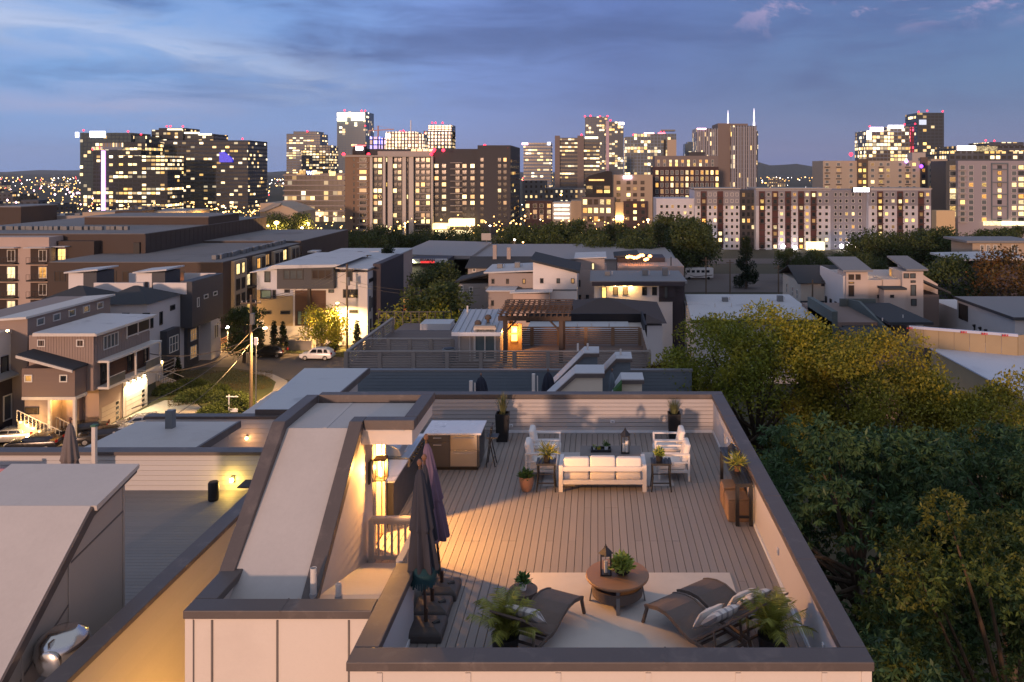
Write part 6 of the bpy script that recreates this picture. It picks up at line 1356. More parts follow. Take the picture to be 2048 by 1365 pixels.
MB().box(SX(613, 600), SX(624, 600), 598.0, 599.5, SZ(351, 600), SZ(341, 600)).build('sign_board', M('black_screen'), t)
text('W', 4.0, (SX(618, 597), 597.6, SZ(350, 597)), E('blue_letter_glow', (.35, .45, 1), 5, .1), t, ext=.3)
MB().box(SX(628, 600), SX(640, 600), 599.0, 606, SZ(349, 600), SZ(344, 600)).build('lit_terrace', LIT[4], t); MB().box(SX(660, 600), SX(672, 600), 598, 599.4, SZ(352, 600), SZ(343, 600)).build('lit_terrace', LIT[4], t)
t = tower('gold_lit_hotel', 'hotel with rows of gold lit windows behind the brown apartments', 1200, [(772, 832, 264), (832, 846, 268)], 40, tower_mat('tm_gold', (.34, .28, .22), (.2, .15, .1), 5, 5, .55, .7, 1.2, 2.4, 71), beacons=((800, 263), (806, 262), (808, 264)), sign=((772, 268, 780, 276, white_sg),))
tower('antenna_mast', 'thin white antenna behind the gold lit hotel', 1500, [(820.6, 822.2, 241)], 2, M('pale_mast', (.6, .6, .62), .5), 'antenna')
t = tower('capped_apartment_tower', 'dark capped tower with gold windows and red beacons', 1400, [(847, 903, 262), (856, 903, 250, 4, tower_mat('tm_dk5', (.07, .07, .075), dg, 6, 4, .8, .6, .15, 1.6, 73))], 40, tower_mat('tm_gold2', (.36, .31, .27), (.2, .15, .1), 6, 6, .5, .6, 1.0, 2.2, 72), beacons=((864, 246), (871, 246), (885, 246), (850, 266)))
t = tower('blue_lit_construction', 'blue lit building frame under the tower crane', 1250, [(740, 760, 274), (762, 772, 276)], 20, tower_mat('tm_blue', (.05, .06, .16), (.05, .08, .4), 8, 8, .7, .8, 1.4, 1.6, 75, cols=((.05, .12, 1), (.1, .2, 1))))
cr = thing('tower_crane', 'red and white tower crane left of the gold lit hotel', 'crane', (SX(756, 1300), 1300, zg(1300)))
crm_ = M('crane_steel', (.40, .22, .20), .6)
MB().box(SX(755.2, 1300), SX(757.4, 1300), 1299, 1301, zg(1300), SZ(252, 1300)).build('mast', crm_, cr); MB().bar((SX(737, 1300), 1300, SZ(262, 1300)), (SX(788, 1300), 1300, SZ(259, 1300)), 1.2, 1.5).build('jib', crm_, cr)
MB().bar((SX(757, 1300), 1300, SZ(252, 1300)), (SX(784, 1300), 1300, SZ(259, 1300)), .3, .3).build('stay', crm_, cr); MB().bar((SX(757, 1300), 1300, SZ(252, 1300)), (SX(738, 1300), 1300, SZ(262, 1300)), .3, .3).build('stay', crm_, cr); MB().box(SX(736, 1300), SX(741, 1300), 1299, 1301, SZ(268, 1300), SZ(263, 1300)).build('counterweight', M('grey_metal'), cr)
MB().tube([(SX(739.5, 1300), 1301, zg(1300)), (SX(739.5, 1300), 1301, SZ(242, 1300))], .5, 5).build('hoist_mast', M('grey_metal'), cr)
tower('striped_office_slab', 'grey office slab with white horizontal bands right of the brown apartments', 950, [(1047, 1102, 286)], 30, tower_mat('tm_band', (.38, .37, .38), (.07, .075, .08), 3.5, 3.9, .95, .5, .26, 2.0, 81), sign=((1044, 286, 1056, 290, E('pink_sign_glow', (1, .5, .7), 6, .2)), (1095, 285, 1101, 290, white_sg)))
t = tower('brown_concrete_office', 'brown concrete office with two piers and lit floor strips', 820, [(1110, 1200, 276)], 35, tower_mat('tm_brs', (.22, .18, .15), (.05, .045, .04), 3.2, 3.9, .95, .42, .42, 2.0, 83))
for a, c_ in ((1110, 1120), (1155, 1168)): MB().box(SX(a, 820), SX(c_, 820), 817, 819.9, zg(820), SZ(272, 820)).build('pier', M('brown_concrete', (.17, .14, .13), .8), t)
beacon(t, 1163, 270, 820); MB().box(SX(1170, 820), SX(1196, 820), 818, 819.6, SZ(278, 820), SZ(274, 820)).build('crown_light', crown_g, t)
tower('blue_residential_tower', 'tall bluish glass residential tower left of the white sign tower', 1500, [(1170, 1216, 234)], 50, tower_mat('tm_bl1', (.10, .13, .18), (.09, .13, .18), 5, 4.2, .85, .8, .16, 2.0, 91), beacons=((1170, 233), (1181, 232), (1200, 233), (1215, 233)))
tower('white_sign_tower', 'glass tower with a white lit sign on its upper corner', 1400, [(1212, 1247, 244), (1212, 1218, 242, -2, M('pinkish_pier', (.42, .32, .40), .6))], 50, tower_mat('tm_bl2', (.11, .13, .17), (.09, .12, .16), 5, 4.2, .85, .8, .26, 2.0, 92), beacons=((1221, 241),), sign=((1238, 245, 1248, 250, white_sg),))
t = tower('glass_convention_hotel', 'pale glass hotel with red rooftop signs', 1050, [(1250, 1300, 274), (1268, 1352, 268, -3)], 40, tower_mat('tm_hot2', (.36, .37, .38), (.14, .17, .19), 4.4, 4.2, .8, .8, .32, 2.0, 95), beacons=((1267, 270), (1322, 265), (1328, 262)), sign=((1288, 266, 1308, 273, E('red_pink_sign', (1, .45, .45), 7, .2)), (1316, 266, 1330, 270, E('red_sign2', (1, .12, .15), 5, .2))))
MB().box(SX(1322, 1050), SX(1350, 1050), 1046, 1060, SZ(263, 1050), SZ(260, 1050)).build('roof_canopy', M('grey_metal'), t); MB().box(SX(1327, 1050), SX(1331, 1050), 1045.5, 1046.8, SZ(315, 1050), SZ(280, 1050)).build('dark_stripe', M('black_screen'), t); MB().box(SX(1334, 1050), SX(1352, 1050), 1045, 1046.9, zg(1050), SZ(280, 1050)).build('tan_pier', M('tan_block', (.38, .31, .24), .8, .06), t)
t = tower('spired_glass_tower', 'dark glass tower with two white lit spires behind the striped tower', 1500, [(1450, 1516, 262)], 40, tower_mat('tm_spire', (.07, .085, .11), (.06, .08, .11), 5, 4.2, .85, .8, .1, 1.8, 97))
for px, yt in ((1456, 221), (1508, 217)):
    Z0, Z1 = SZ(262, 1500), SZ(yt, 1500); MB().tube([(SX(px, 1500), 1500, Z0), (SX(px, 1500), 1500, Z0+(Z1-Z0)*.35), (SX(px, 1500), 1500, Z0+(Z1-Z0)*.45), (SX(px, 1500), 1500, Z0+(Z1-Z0)*.6), (SX(px, 1500), 1500, Z1)], [2.6, 2.0, 1.2, 1.5, .3], 6).build('spire', E('spire_glow', (1, .85, .95), 2.2, .4), t)
tower('sloped_glass_block', 'blue glass block with slanted top beside the striped tower', 1300, [(1370, 1396, 288), (1376, 1396, 284, 3)], 30, tower_mat('tm_slope', (.07, .11, .14), (.08, .13, .17), 5, 4.2, .9, .85, .05, 1.5, 98))
t = tower('striped_residence_tower', 'tall cream tower with dark vertical window stripes', 650, [(1393, 1436, 257), (1461, 1512, 252, -2)], 30, tower_mat('tm_vert', (.46, .42, .40), (.045, .045, .05), 2.3, 3.7, .45, .93, .12, 2.2, 101, row=.3), sign=((1394, 257, 1412, 259, E('pink_sign_glow')),))
MB().box(SX(1436, 650), SX(1461, 650), 651, 684, zg(650), SZ(247, 650)).build('core', M('brown_concrete'), t); MB().box(SX(1461, 650), SX(1498, 650), 655, 684, SZ(254, 650), SZ(247, 650)).build('core', M('brown_concrete'), t)
for i in range(12):
    px = 1394+i*3.6 if i < 12 else 0; MB().box(SX(px, 650), SX(px+1.1, 650), 649.4, 649.98, zg(650), SZ(259, 650)).build('fin', M('cream_fin', (.36, .34, .36), .7), t)
for i in range(14): MB().box(SX(1462+i*3.7, 650), SX(1463+i*3.7, 650), 647.3, 647.95, zg(650), SZ(254, 650)).build('fin', M('cream_fin'), t)
t = tower('red_lit_stadium_hotel', 'white sign topped hotel washed in red light at right', 900, [(1733, 1776, 262), (1776, 1822, 254, 3), (1812, 1832, 254, 6, tower_mat('tm_red', (.25, .03, .05), (.3, .03, .05), 5, 4, .7, .7, 1.2, 1.2, 111, cols=((1, .05, .1), (1, .1, .2))))], 40, tower_mat('tm_bright', (.30, .26, .23), (.12, .10, .08), 4.2, 4.2, .85, .7, .75, 2.2, 112), beacons=((1740, 253), (1810, 249), (1831, 248)), sign=((1740, 255, 1766, 263, E('lilac_sign', (.95, .7, 1), 6, .1)), (1776, 251, 1806, 257, white_sg), (1733, 262, 1742, 280, crown_g)))
t = tower('grey_beacon_tower', 'dark glass tower with three red beacons at right', 1000, [(1835, 1888, 226)], 40, tower_mat('tm_grey', (.085, .09, .10), (.05, .06, .07), 5, 4.2, .85, .75, .2, 2.0, 115), beacons=((1838, 224), (1855, 222), (1886, 223)), sign=((1838, 240, 1852, 250, E('soft_panel', (.75, .8, 1), .8, .2)),))
t = tower('red_neon_roof_hotel', 'long hotel with white and red neon along its roof at far right', 560, [(1898, 2060, 303), (1918, 2060, 292, 5), (1990, 2060, 284, 8)], 40, tower_mat('tm_right', (.16, .14, .13), (.05, .045, .04), 4, 3.8, .7, .6, .3, 2.0, 121), beacons=((1973, 281), (1990, 282), (1976, 306)), sign=((1914, 292, 1950, 301, E('neon_white_red', (1, .75, .7), 6, .2)),))
MB().box(SX(1950, 560), SX(1992, 560), 558, 564.8, SZ(303, 560), SZ(293, 560)).build('lit_terrace', LIT[2], t)
# ---- nearer blocks with windows built one by one
def wgrid(t, Y, cols, rows, w, h, litp, fm, dark=gl, jit=True):
    for px in cols:
        for py in rows:
            g_ = litglass(litp, dark); win(t, 'S', Y, SX(px, Y), SZ(py, Y)-h, w, h, g_, fm, 0, 0, .1, dep=.2)
def frange(a, n, s_): return [a+i*s_ for i in range(n)]
Y = 468.0; tanb = M('tan_brick_apartments', (.19, .13, .09), .8, .06, .05, 2); greyd = M('dark_grey_stucco', (.048, .048, .056), .8, .06, .05, 2); midg = M('mid_glass_wall', (.055, .062, .07), .5, .1, .05, 2)
t = S9 = thing('long_brown_apartment_block', 'long twelve storey apartment block, tan at left and dark grey at right', 'apartments', (SX(865, Y), Y, zg(Y)))
def blk(t, Y, x0, x1, yt, dep, m, off=0, name='block'): return MB().box(SX(x0, Y), SX(x1, Y), Y+off, Y+off+dep, zg(Y)-4, SZ(yt, Y)).build(name, m, t)
blk(t, Y, 690, 740, 310, 24, tanb); blk(t, Y, 740.1, 862, 311, 22, midg, 2); blk(t, Y, 862.1, 955, 305, 22, greyd, 3); blk(t, Y, 955.1, 1021, 291, 58, greyd, 0); blk(t, Y, 690, 985, 297, 10, greyd, 14, 'penthouse'); blk(t, Y, 745, 860, 302, 2.9, M('pale_concrete', (.36, .33, .31), .8), 11, 'penthouse')
MB().box(SX(686, Y), SX(862, Y), Y-1, Y+24, SZ(312, Y)-.6, SZ(312, Y)+.25).build('roof_slab', M('pale_concrete'), t)
for a, c_ in ((766, 771), (776, 785), (805, 812), (818, 827), (740, 745), (862.2, 866)): blk(t, Y, a, c_, 313, 2.0, M('white_pilaster', (.46, .42, .39), .75), -.3, 'pilaster')
rows = frange(316, 12, 12.3)
wgrid(t, Y, (708,), rows, .9, 2.0, .12, wf_dark); wgrid(t, Y, (726,), rows, 4.2, 2.2, .10, wf_white)
wgrid(t, Y+2, (751, 760, 790, 799, 835, 846, 856), rows, 2.3, 2.5, .26, wf_dark); wgrid(t, Y+2, (815, 773.5), rows, .8, 2.5, .15, wf_dark)
wgrid(t, Y+3, (873, 888, 915, 929, 945), rows[1:10], 2.6, 2.4, .28, wf_dark); wgrid(t, Y, (964, 999, 1010), rows, 2.0, 2.3, .22, wf_dark)
for py in rows:
    for a, c_ in ((716, 737), (830, 860), (900, 924)): MB().box(SX(a, Y), SX(c_, Y), Y-1.4 if a < 740 else Y+.5, Y+.9 if a < 740 else Y+2.9, SZ(py+10.6, Y), SZ(py+9.4, Y)).build('balcony', M('pale_concrete'), t)
Xr = SX(1021, Y)
for k, py in enumerate(rows):
    for y in (472, 482, 492, 502, 514): win(t, 'E', Xr, y, SZ(py+3, Y)-2, 6, 2.0, litglass(.12), wf_dark, 1, 0, .2)
for a, c_, y0_, y1_ in ((900, 948, 438, 452), (868, 898, 447, 458)): MB().box(SX(a, Y), SX(c_, Y), Y-4, Y+2.9, SZ(y1_, Y), SZ(y0_, Y)).build('lobby_light', E('lobby_glow', (1, .66, .26), 3.5, .9, False, .15), t)
for i in range(6): MB().box(SX(880+i*11.5, Y), SX(889+i*11.5, Y), Y-6, Y-4.2, SZ(474, Y), SZ(460, Y)).build('shopfront', E('shop_glow', (1, .76, .4), 2.6, .6), t)
for px, py in ((686, 309), (736, 309), (862, 309), (866, 303), (868, 300), (886, 301), (969, 292), (1016, 296)): beacon(t, px, py, Y, 1.9)
MB().box(SX(698, Y), SX(722, Y), Y+8, Y+12, SZ(312, Y), SZ(292, Y)).build('sign_housing', M('black_screen'), t); MB().box(SX(704, Y), SX(718, Y), Y+7.2, Y+7.9, SZ(300, Y), SZ(293, Y)).build('roof_sign', white_sg, t); MB().box(SX(697, Y), SX(724, Y), Y+7.2, Y+7.9, SZ(291.5, Y), SZ(290, Y)).build('red_light_strip', red_b, t)
for i in range(4): MB().box(SX(812+i*12, Y), SX(822+i*12, Y), Y+13.0, Y+13.9, SZ(304, Y), SZ(297.5, Y)).build('lit_penthouse', LIT[i % 3], t)
# maroon brick block
Y = 520.0; mar = M('maroon_brick', (.055, .034, .036), .85, .08, .06, 2); gtop = M('grey_top_storey', (.17, .15, .15), .8)
t = thing('maroon_brick_apartments', 'dark maroon apartment block with grid of lit windows below the striped tower', 'apartments', (SX(1370, Y), Y, zg(Y)))
blk(t, Y, 1306, 1437, 334, 25, mar); blk(t, Y, 1310, 1437, 312, 22, gtop, 1.5, 'top_storey'); blk(t, Y, 1380, 1412, 304, 10, greyd, 6, 'penthouse')
wgrid(t, Y, frange(1314, 13, 10), frange(341, 8, 12.6), 1.9, 2.9, .42, wf_white, gl_cool); wgrid(t, Y+1.5, frange(1317, 10, 12), (320, 327), 1.7, 2.0, .4, wf_white, gl_cool)
# black and beige mixed block
Y = 480.0
t = thing('beige_and_black_midrise', 'beige midrise with a black wedge topped corner and lit sign', 'apartments', (SX(1235, Y), Y, zg(Y)))
MB().prism([(SX(1171, Y), SZ(395, Y)), (SX(1224, Y), SZ(395, Y)), (SX(1224, Y), SZ(344, Y)), (SX(1215, Y), SZ(342, Y)), (SX(1178, Y), SZ(352, Y)), (SX(1171, Y), SZ(358, Y))], 'y', Y-1, Y+18).build('wedge_top', M('black_screen'), t)
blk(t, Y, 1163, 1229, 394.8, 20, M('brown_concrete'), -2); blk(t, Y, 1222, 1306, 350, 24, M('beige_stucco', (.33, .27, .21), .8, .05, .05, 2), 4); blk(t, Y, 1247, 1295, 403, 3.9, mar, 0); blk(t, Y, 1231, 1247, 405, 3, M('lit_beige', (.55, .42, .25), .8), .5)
wgrid(t, Y-2, (1170, 1180, 1192, 1204, 1217), (399, 416, 433), 2.6, 3.2, .45, wf_dark, gl_brown); wgrid(t, Y-1, (1179, 1199, 1214), (372, 380), 3.6, 2.0, .8, wf_dark)
wgrid(t, Y+4, (1237, 1257, 1270, 1285), frange(362, 8, 12.2), 2.4, 2.2, .25, wf_dark, gl_brown); wgrid(t, Y, (1255, 1270, 1286), (408, 421, 434), 2.2, 2.2, .5, wf_dark)
MB().box(SX(1247, Y), SX(1264, Y), Y+3, Y+3.9, SZ(358, Y), SZ(352, Y)).build('roof_sign', E('lilac_sign'), t); MB().box(SX(1231, Y), SX(1247, Y), Y-1, Y+.4, SZ(439, Y), SZ(433, Y)).build('shop_sign', E('flood_glow'), t); MB().box(SX(1178, Y), SX(1208, Y), Y-1.4, Y-1.05, SZ(362, Y), SZ(359, Y)).build('terrace_light', E('terrace_amber', (1, .4, .12), 2.5, .5), t)
t = thing('lit_parking_garage', 'low parking garage with white lit decks among the trees', 'garage', (SX(1110, 500), 500, zg(500)))
blk(t, 500, 1050, 1105, 402, 20, mar); blk(t, 500, 1105.1, 1142, 405, 20, M('pale_concrete')); blk(t, 500, 1142.1, 1164, 402, 20, M('beige_stucco'))
for k in range(4): MB().box(SX(1108, 500), SX(1139, 500), 499.2, 499.9, SZ(413+k*8.5, 500), SZ(409+k*8.5, 500)).build('deck_light', E('garage_white', (1, .85, .7), 2.2, .9, False, .2), t)
wgrid(t, 500, (1055, 1070, 1083, 1098), (408, 420, 430), 2.4, 2.6, .5, wf_white); 
tower('tan_institution', 'tan institutional building with hipped roofs behind the parking garage', 640, [(1045, 1090, 362), (1088, 1170, 378, 6)], 30, tower_mat('tm_inst', (.30, .23, .17), (.08, .06, .05), 4, 4, .4, .5, .35, 1.6, 131), 'building')
# white apartment block, right
Y = 370.0; wap = M('white_apartment_stucco', (.44, .45, .52), .8, .05, .05, 2); gap_ = M('grey_apartment_stucco', (.20, .20, .235), .8, .05, .05, 2); brn = M('red_brown_bay', (.075, .03, .03), .8, .08, .05, 2)
t = S21 = thing('white_apartment_block', 'long white nine storey apartment block with maroon balcony bays at right', 'apartments', (SX(1590, Y), Y, zg(Y)))
blk(t, Y, 1314, 1390, 398, 20, wap, 4); blk(t, Y, 1390.1, 1480, 381, 22, wap, 1); blk(t, Y, 1480.1, 1512, 381, 18, greyd, 5); blk(t, Y, 1512.1, 1661, 380, 22, wap); blk(t, Y, 1661.1, 1737, 380, 18, gap_, 3); blk(t, Y, 1737.1, 1862, 379, 22, wap)
for a, c_, o_ in ((1390.1, 1480, 1), (1512.1, 1661, 0), (1737.1, 1862, 0)): MB().box(SX(a, Y), SX(c_, Y), Y+o_-.08, Y+o_-.002, SZ(412, Y), SZ(381, Y)).build('upper_band', gap_, t); MB().box(SX(a, Y)-.3, SX(c_, Y)+.3, Y+o_-.5, Y+o_+21, SZ(380.5, Y)+.3, SZ(379, Y)+.5).build('parapet', M('pale_concrete'), t)
rows = frange(386, 9, 12.9)
for bx in (1550, 1576, 1602, 1627, 1524, 1760, 1800, 1842, 1408, 1441):
    o_ = 1 if bx < 1480 else 0
    MB().box(SX(bx-6, Y), SX(bx+6, Y), Y+o_-.16, Y+o_-.085, SZ(497, Y), SZ(383, Y)).build('balcony_bay', brn, t)
    for py in rows[:9]:
        MB().box(SX(bx-6, Y), SX(bx+6, Y), Y+o_-1.5, Y+o_-.17, SZ(py+10.4, Y), SZ(py+9.2, Y)).build('balcony', M('dark_balcony'), t)
        if rnd.random() < .8: win(t, 'S', Y+o_-.17, SX(bx, Y), SZ(py+8.5, Y), 1.7, 1.9, litglass(.42), wf_dark, 0, 0, .12, dep=.2)
wgrid(t, Y-.08, (1537, 1563, 1589, 1614, 1640, 1653, 1773, 1786, 1813, 1826, 1855, 1746), rows, 1.5, 1.6, .22, wf_white)
wgrid(t, Y+3, (1671, 1681, 1693, 1706, 1720), rows, 1.3, 1.6, .22, wf_white); wgrid(t, Y+1, (1397, 1420, 1430, 1453, 1464, 1474), rows, 1.3, 1.6, .2, wf_white)
wgrid(t, Y+4, (1323, 1334, 1345, 1357, 1370, 1381), frange(410, 7, 12.6), 1.4, 1.6, .3, wf_white); wgrid(t, Y+5, (1487, 1497, 1506), rows, 1.5, 2.0, .4, wf_dark)
MB().box(SX(1612, Y), SX(1646, Y), Y-2.5, Y-.1, SZ(503, Y), SZ(484, Y)).build('lit_entrance', E('entrance_glow', (1, .75, .38), 2.6, .5, False, .4), t); MB().box(SX(1704, Y), SX(1739, Y), Y-.9, Y-.15, SZ(385, Y), SZ(375, Y)).build('sign_board', M('black_screen'), t)
for i in range(5): MB().box(SX(1706+i*6.4, Y), SX(1711+i*6.4, Y), Y-1.4, Y-.95, SZ(384, Y), SZ(376, Y)).build('sign_letter', white_sg, t)
for px, py, m_ in ((1566, 493, None), (1590, 496, None), (1683, 493, None), (1699, 490, None), (1715, 494, None), (1750, 491, 1), (1425, 486, None), (1400, 485, None)):
    l = thing('entrance_globe_light', 'bright white lamp at the foot of the white apartment block', 'lamp', (SX(px, Y-3), Y-3, zg(Y)), 0, 'lamps at the foot of the white apartments')
    MB().lathe([(.1, -1), (.75, -.6), (1, 0), (.75, .6), (.1, 1)], 10, (SX(px, Y-3), Y-3, SZ(py, Y-3))).build('globe', E('lilac_white_glow', (1, .86, .92), 12, .2), l); MB().tube([(SX(px, Y-3), Y-3, zg(Y)), (SX(px, Y-3), Y-3, SZ(py, Y-3)-.9)], .1, 5).build('post', iron_m, l)
    lamp('globe_light', l, (SX(px, Y-4.5), Y-4.5, SZ(py, Y-3)), 500, (1, .85, .7), .6) if px in (1566, 1590, 1683, 1715, 1425) else None
Y = 480.0; bei = M('beige_panel_apartments', (.34, .30, .25), .8, .05, .05, 2); dbr = M('dark_brown_bay', (.10, .075, .06), .8)
t = thing('beige_apartment_block', 'beige apartment block with brown bays behind the white apartments', 'apartments', (SX(1780, Y), Y, zg(Y)))
blk(t, Y, 1646, 1865, 322, 24, bei); blk(t, Y, 1865.1, 1898, 318, 24, bei, 2); blk(t, Y, 1714, 1735, 318, 1.0, dbr, -1.02, 'bay'); blk(t, Y, 1840, 1854, 315, 1.0, dbr, -1.02, 'bay'); blk(t, Y, 1831, 1858, 305, 8, M('pale_concrete'), 5, 'penthouse')
wgrid(t, Y, (1654, 1677, 1702, 1745, 1762, 1776, 1800, 1815, 1828, 1862), frange(326, 8, 11.6), 2.2, 2.0, .3, wf_white, gl_cool); wgrid(t, Y-1.02, (1720, 1729, 1847), frange(326, 6, 11.6), 2.0, 2.2, .6, wf_dark); wgrid(t, Y+2, (1874, 1887), frange(325, 10, 11.6), 2.6, 2.2, .3, wf_dark)
for px in (1654, 1677, 1762, 1815):
    for py in frange(326, 5, 11.6): MB().box(SX(px-5, Y), SX(px+5, Y), Y-1.5, Y-.02, SZ(py+9.5, Y), SZ(py+8, Y)).build('balcony', M('dark_balcony'), t)
for px, py, m_ in ((1814, 323, violet), (1844, 333, E('deep_violet', (.35, .08, 1), 3, .2)), (1703, 309, red_b)): beacon(t, px, py, Y-3, 2.2, m_)
Y = 430.0; rg_ = M('rose_grey_stucco', (.27, .255, .29), .8, .05, .05, 2)
t = thing('rose_grey_apartment_block', 'rose grey apartment block with framed window column at the right edge', 'apartments', (SX(1970, Y), Y, zg(Y)))
blk(t, Y, 1916, 2062, 322, 26, rg_); blk(t, Y, 1897, 1915.9, 322, 20, midg, 3)
for (a, c_, y0_, y1_) in ((1982, 1984, 326, 440), (2014, 2016, 326, 440), (1984.1, 2013.9, 326, 329), (1984.1, 2013.9, 338, 340), (1984.1, 2013.9, 364, 366), (1984.1, 2013.9, 388, 390), (1984.1, 2013.9, 412, 414), (1984.1, 2013.9, 438, 440)): MB().box(SX(a, Y), SX(c_, Y), Y-.6, Y-.002, SZ(y1_, Y), SZ(y0_, Y)).build('frame_band', M('slate_blue_siding'), t)
rows = frange(331, 10, 11.6)
wgrid(t, Y, (1925, 1942, 1968, 2028), rows, 2.6, 2.3, .3, wf_white, gl_cool); wgrid(t, Y, (1999,), rows, 2.3, 2.2, .75, wf_dark); wgrid(t, Y, (2042,), rows, 3, 2.3, .5, wf_dark); wgrid(t, Y+3, (1906,), rows, 3.6, 2.6, .3, wf_white)
for py in rows: MB().box(SX(1917, Y), SX(1934, Y), Y-1.4, Y-.02, SZ(py+10.4, Y), SZ(py+9.4, Y)).build('balcony', M('pale_concrete'), t)
for i in range(7): MB().box(SX(1966+i*12, Y), SX(1976+i*12, Y), Y-1.5, Y-.1, SZ(451, Y), SZ(443, Y)).build('shopfront', E('shop_glow'), t)
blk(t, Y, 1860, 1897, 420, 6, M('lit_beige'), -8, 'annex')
# ---- low blocks at the left
t = thing('arcade_lit_block', 'low cream block with golden lit arcade at left below the towers', 'building', (SX(330, 330), 330, zg(330)))
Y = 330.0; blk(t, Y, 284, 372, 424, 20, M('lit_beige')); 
for i in range(6): MB().box(SX(288+i*14, Y), SX(292+i*14, Y), Y-.6, Y-.02, SZ(448, Y), SZ(426, Y)).build('lit_pilaster', E('shop_glow'), t)
wgrid(t, Y, frange(297, 5, 14), (428, 438), 1.6, 1.5, .3, wf_dark); MB().box(SX(282, Y), SX(374, Y), Y-1, Y+20, SZ(425, Y), SZ(422, Y)).build('roof', M('grey_roof'), t)
t = thing('tan_low_block', 'low tan block with a violet lit window at left', 'building', (SX(200, 320), 320, zg(320))); Y = 320.0
blk(t, Y, 165, 230, 425, 20, M('tan_block')); blk(t, Y, 45, 165, 432, 20, M('grey_lap')); blk(t, Y, 230.1, 283, 422, 15, bro); wgrid(t, Y, (173, 181, 189, 206, 214), (434, 446), 1.2, 1.6, .1, wf_white); wgrid(t, Y, (196,), (436, 449), 1.5, 2.0, 0, wf_dark, E('deep_violet'))
for px in (60, 90, 120, 140): MB().box(SX(px, Y), SX(px+10, Y), Y+3, Y+6, SZ(432, Y), SZ(428, Y)).build('roof_unit', M('grey_metal'), t)
t = thing('dark_left_block', 'plain dark block at the left edge under the city lights', 'building', (SX(20, 300), 300, zg(300))); blk(t, 300, -10, 42, 415, 20, bro); blk(t, 300, 42.1, 130, 455, 18, M('tan_block')); MB().box(SX(-12, 300), SX(43, 300), 299.6, 320.5, SZ(415, 300)+.002, SZ(413, 300)).build('roof', M('grey_roof'), t)
t = thing('curved_roof_hall', 'pale hall with curved roof left of the brown apartments', 'building', (SX(560, 400), 400, zg(400))); MB().prism([(SX(520, 400), zg(400)), (SX(596, 400), zg(400)), (SX(596, 400), SZ(424, 400)), (SX(575, 400), SZ(414, 400)), (SX(548, 400), SZ(406, 400)), (SX(520, 400), SZ(407, 400))], 'y', 400, 425).build('hall', M('tan_block'), t); MB().prism([(SX(516, 400), SZ(424, 400)), (SX(548, 400), SZ(407, 400)), (SX(566, 400), SZ(406, 400)), (SX(560, 400), SZ(412, 400)), (SX(530, 400), SZ(424, 400))], 'y', 398.5, 399.9).build('roof', M('grey_roof'), t)
# ---- far low rise fabric
lowm = [tower_mat('tm_low%d' % i, c_, (.05, .045, .04), 5, 4, .5, .5, .35, 1.8, 140+i) for i, c_ in enumerate(((.14, .12, .11), (.22, .19, .17), (.09, .08, .08), (.26, .20, .15)))]
r2 = random.Random(99); lowmesh = {}
for i in range(95):
    Yf = r2.uniform(520, 2300); xf = r2.uniform(-.80, .56)*Yf; w, d, h = r2.uniform(18, 60), r2.uniform(15, 40), r2.choice((7, 9, 12, 15, 20))*(1 if Yf > 800 else .7)
    k = (i % 4, round(w/10), round(h)); 
    o = MB().box(-w/2, w/2, 0, d, -3, h).box(-w/4, w/6, d*.3, d*.6, h-.1, h+2.5).build('low_city_building', lowm[i % 4]); o.location = (xf, Yf, zg(Yf)); tag(o, 'small low building lost among the distant city lights', 'building', 'distant low city buildings')
# ---- points of light over the far city, too many to count
def lights(name, label, mat, n, seed, xr=(-.78, .55), yr=(450, 3800), hr=(2, 9), rr=(.5, 1.1)):
    r_ = random.Random(seed); b = MB()
    for i in range(n):
        Yf = r_.uniform(*yr); x = r_.uniform(*xr)*Yf; z = zg(Yf)+r_.uniform(*hr); s_ = r_.uniform(*rr)*Yf/1300
        b.add([(x-s_, Yf, z), (x+s_, Yf, z), (x, Yf-s_, z), (x, Yf+s_, z), (x, Yf, z+s_), (x, Yf, z-s_)], [(0, 2, 4), (2, 1, 4), (1, 3, 4), (3, 0, 4), (2, 0, 5), (1, 2, 5), (3, 1, 5), (0, 3, 5)])
    o = b.build(name, mat); o['kind'] = 'stuff'; o['label'] = label
lights('city_lights', 'scattered amber street lights of the distant city', E('city_amber', (1, .52, .14), 7, .3), 700, 1)
lights('city_lights', 'scattered white lights of the distant city', E('city_white', (1, .85, .75), 10, .3), 420, 2)
lights('city_lights', 'scattered red lights of the distant city', E('city_red', (1, .08, .08), 8, .3), 130, 3)
lights('city_lights', 'amber lights massed at street level between the nearer blocks', E('city_amber'), 420, 6, (-.46, .06), (380, 620), (1, 12), (.6, 1.7))
lights('city_lights', 'golden lights along the streets under the left hand towers', E('city_amber'), 220, 7, (-.66, -.42), (420, 760), (1, 10), (.6, 1.6))
lights('city_lights', 'dense amber lights at the left edge of the distant city', E('city_amber'), 170, 4, (-.78, -.60), (500, 1800), (2, 9), (.5, 1.1))
lights('city_lights', 'white and pink lights massed at the left edge of the city', E('city_pink', (1, .6, .7), 9, .3), 45, 5, (-.78, -.62), (700, 1500), (2, 14), (.7, 2.0))
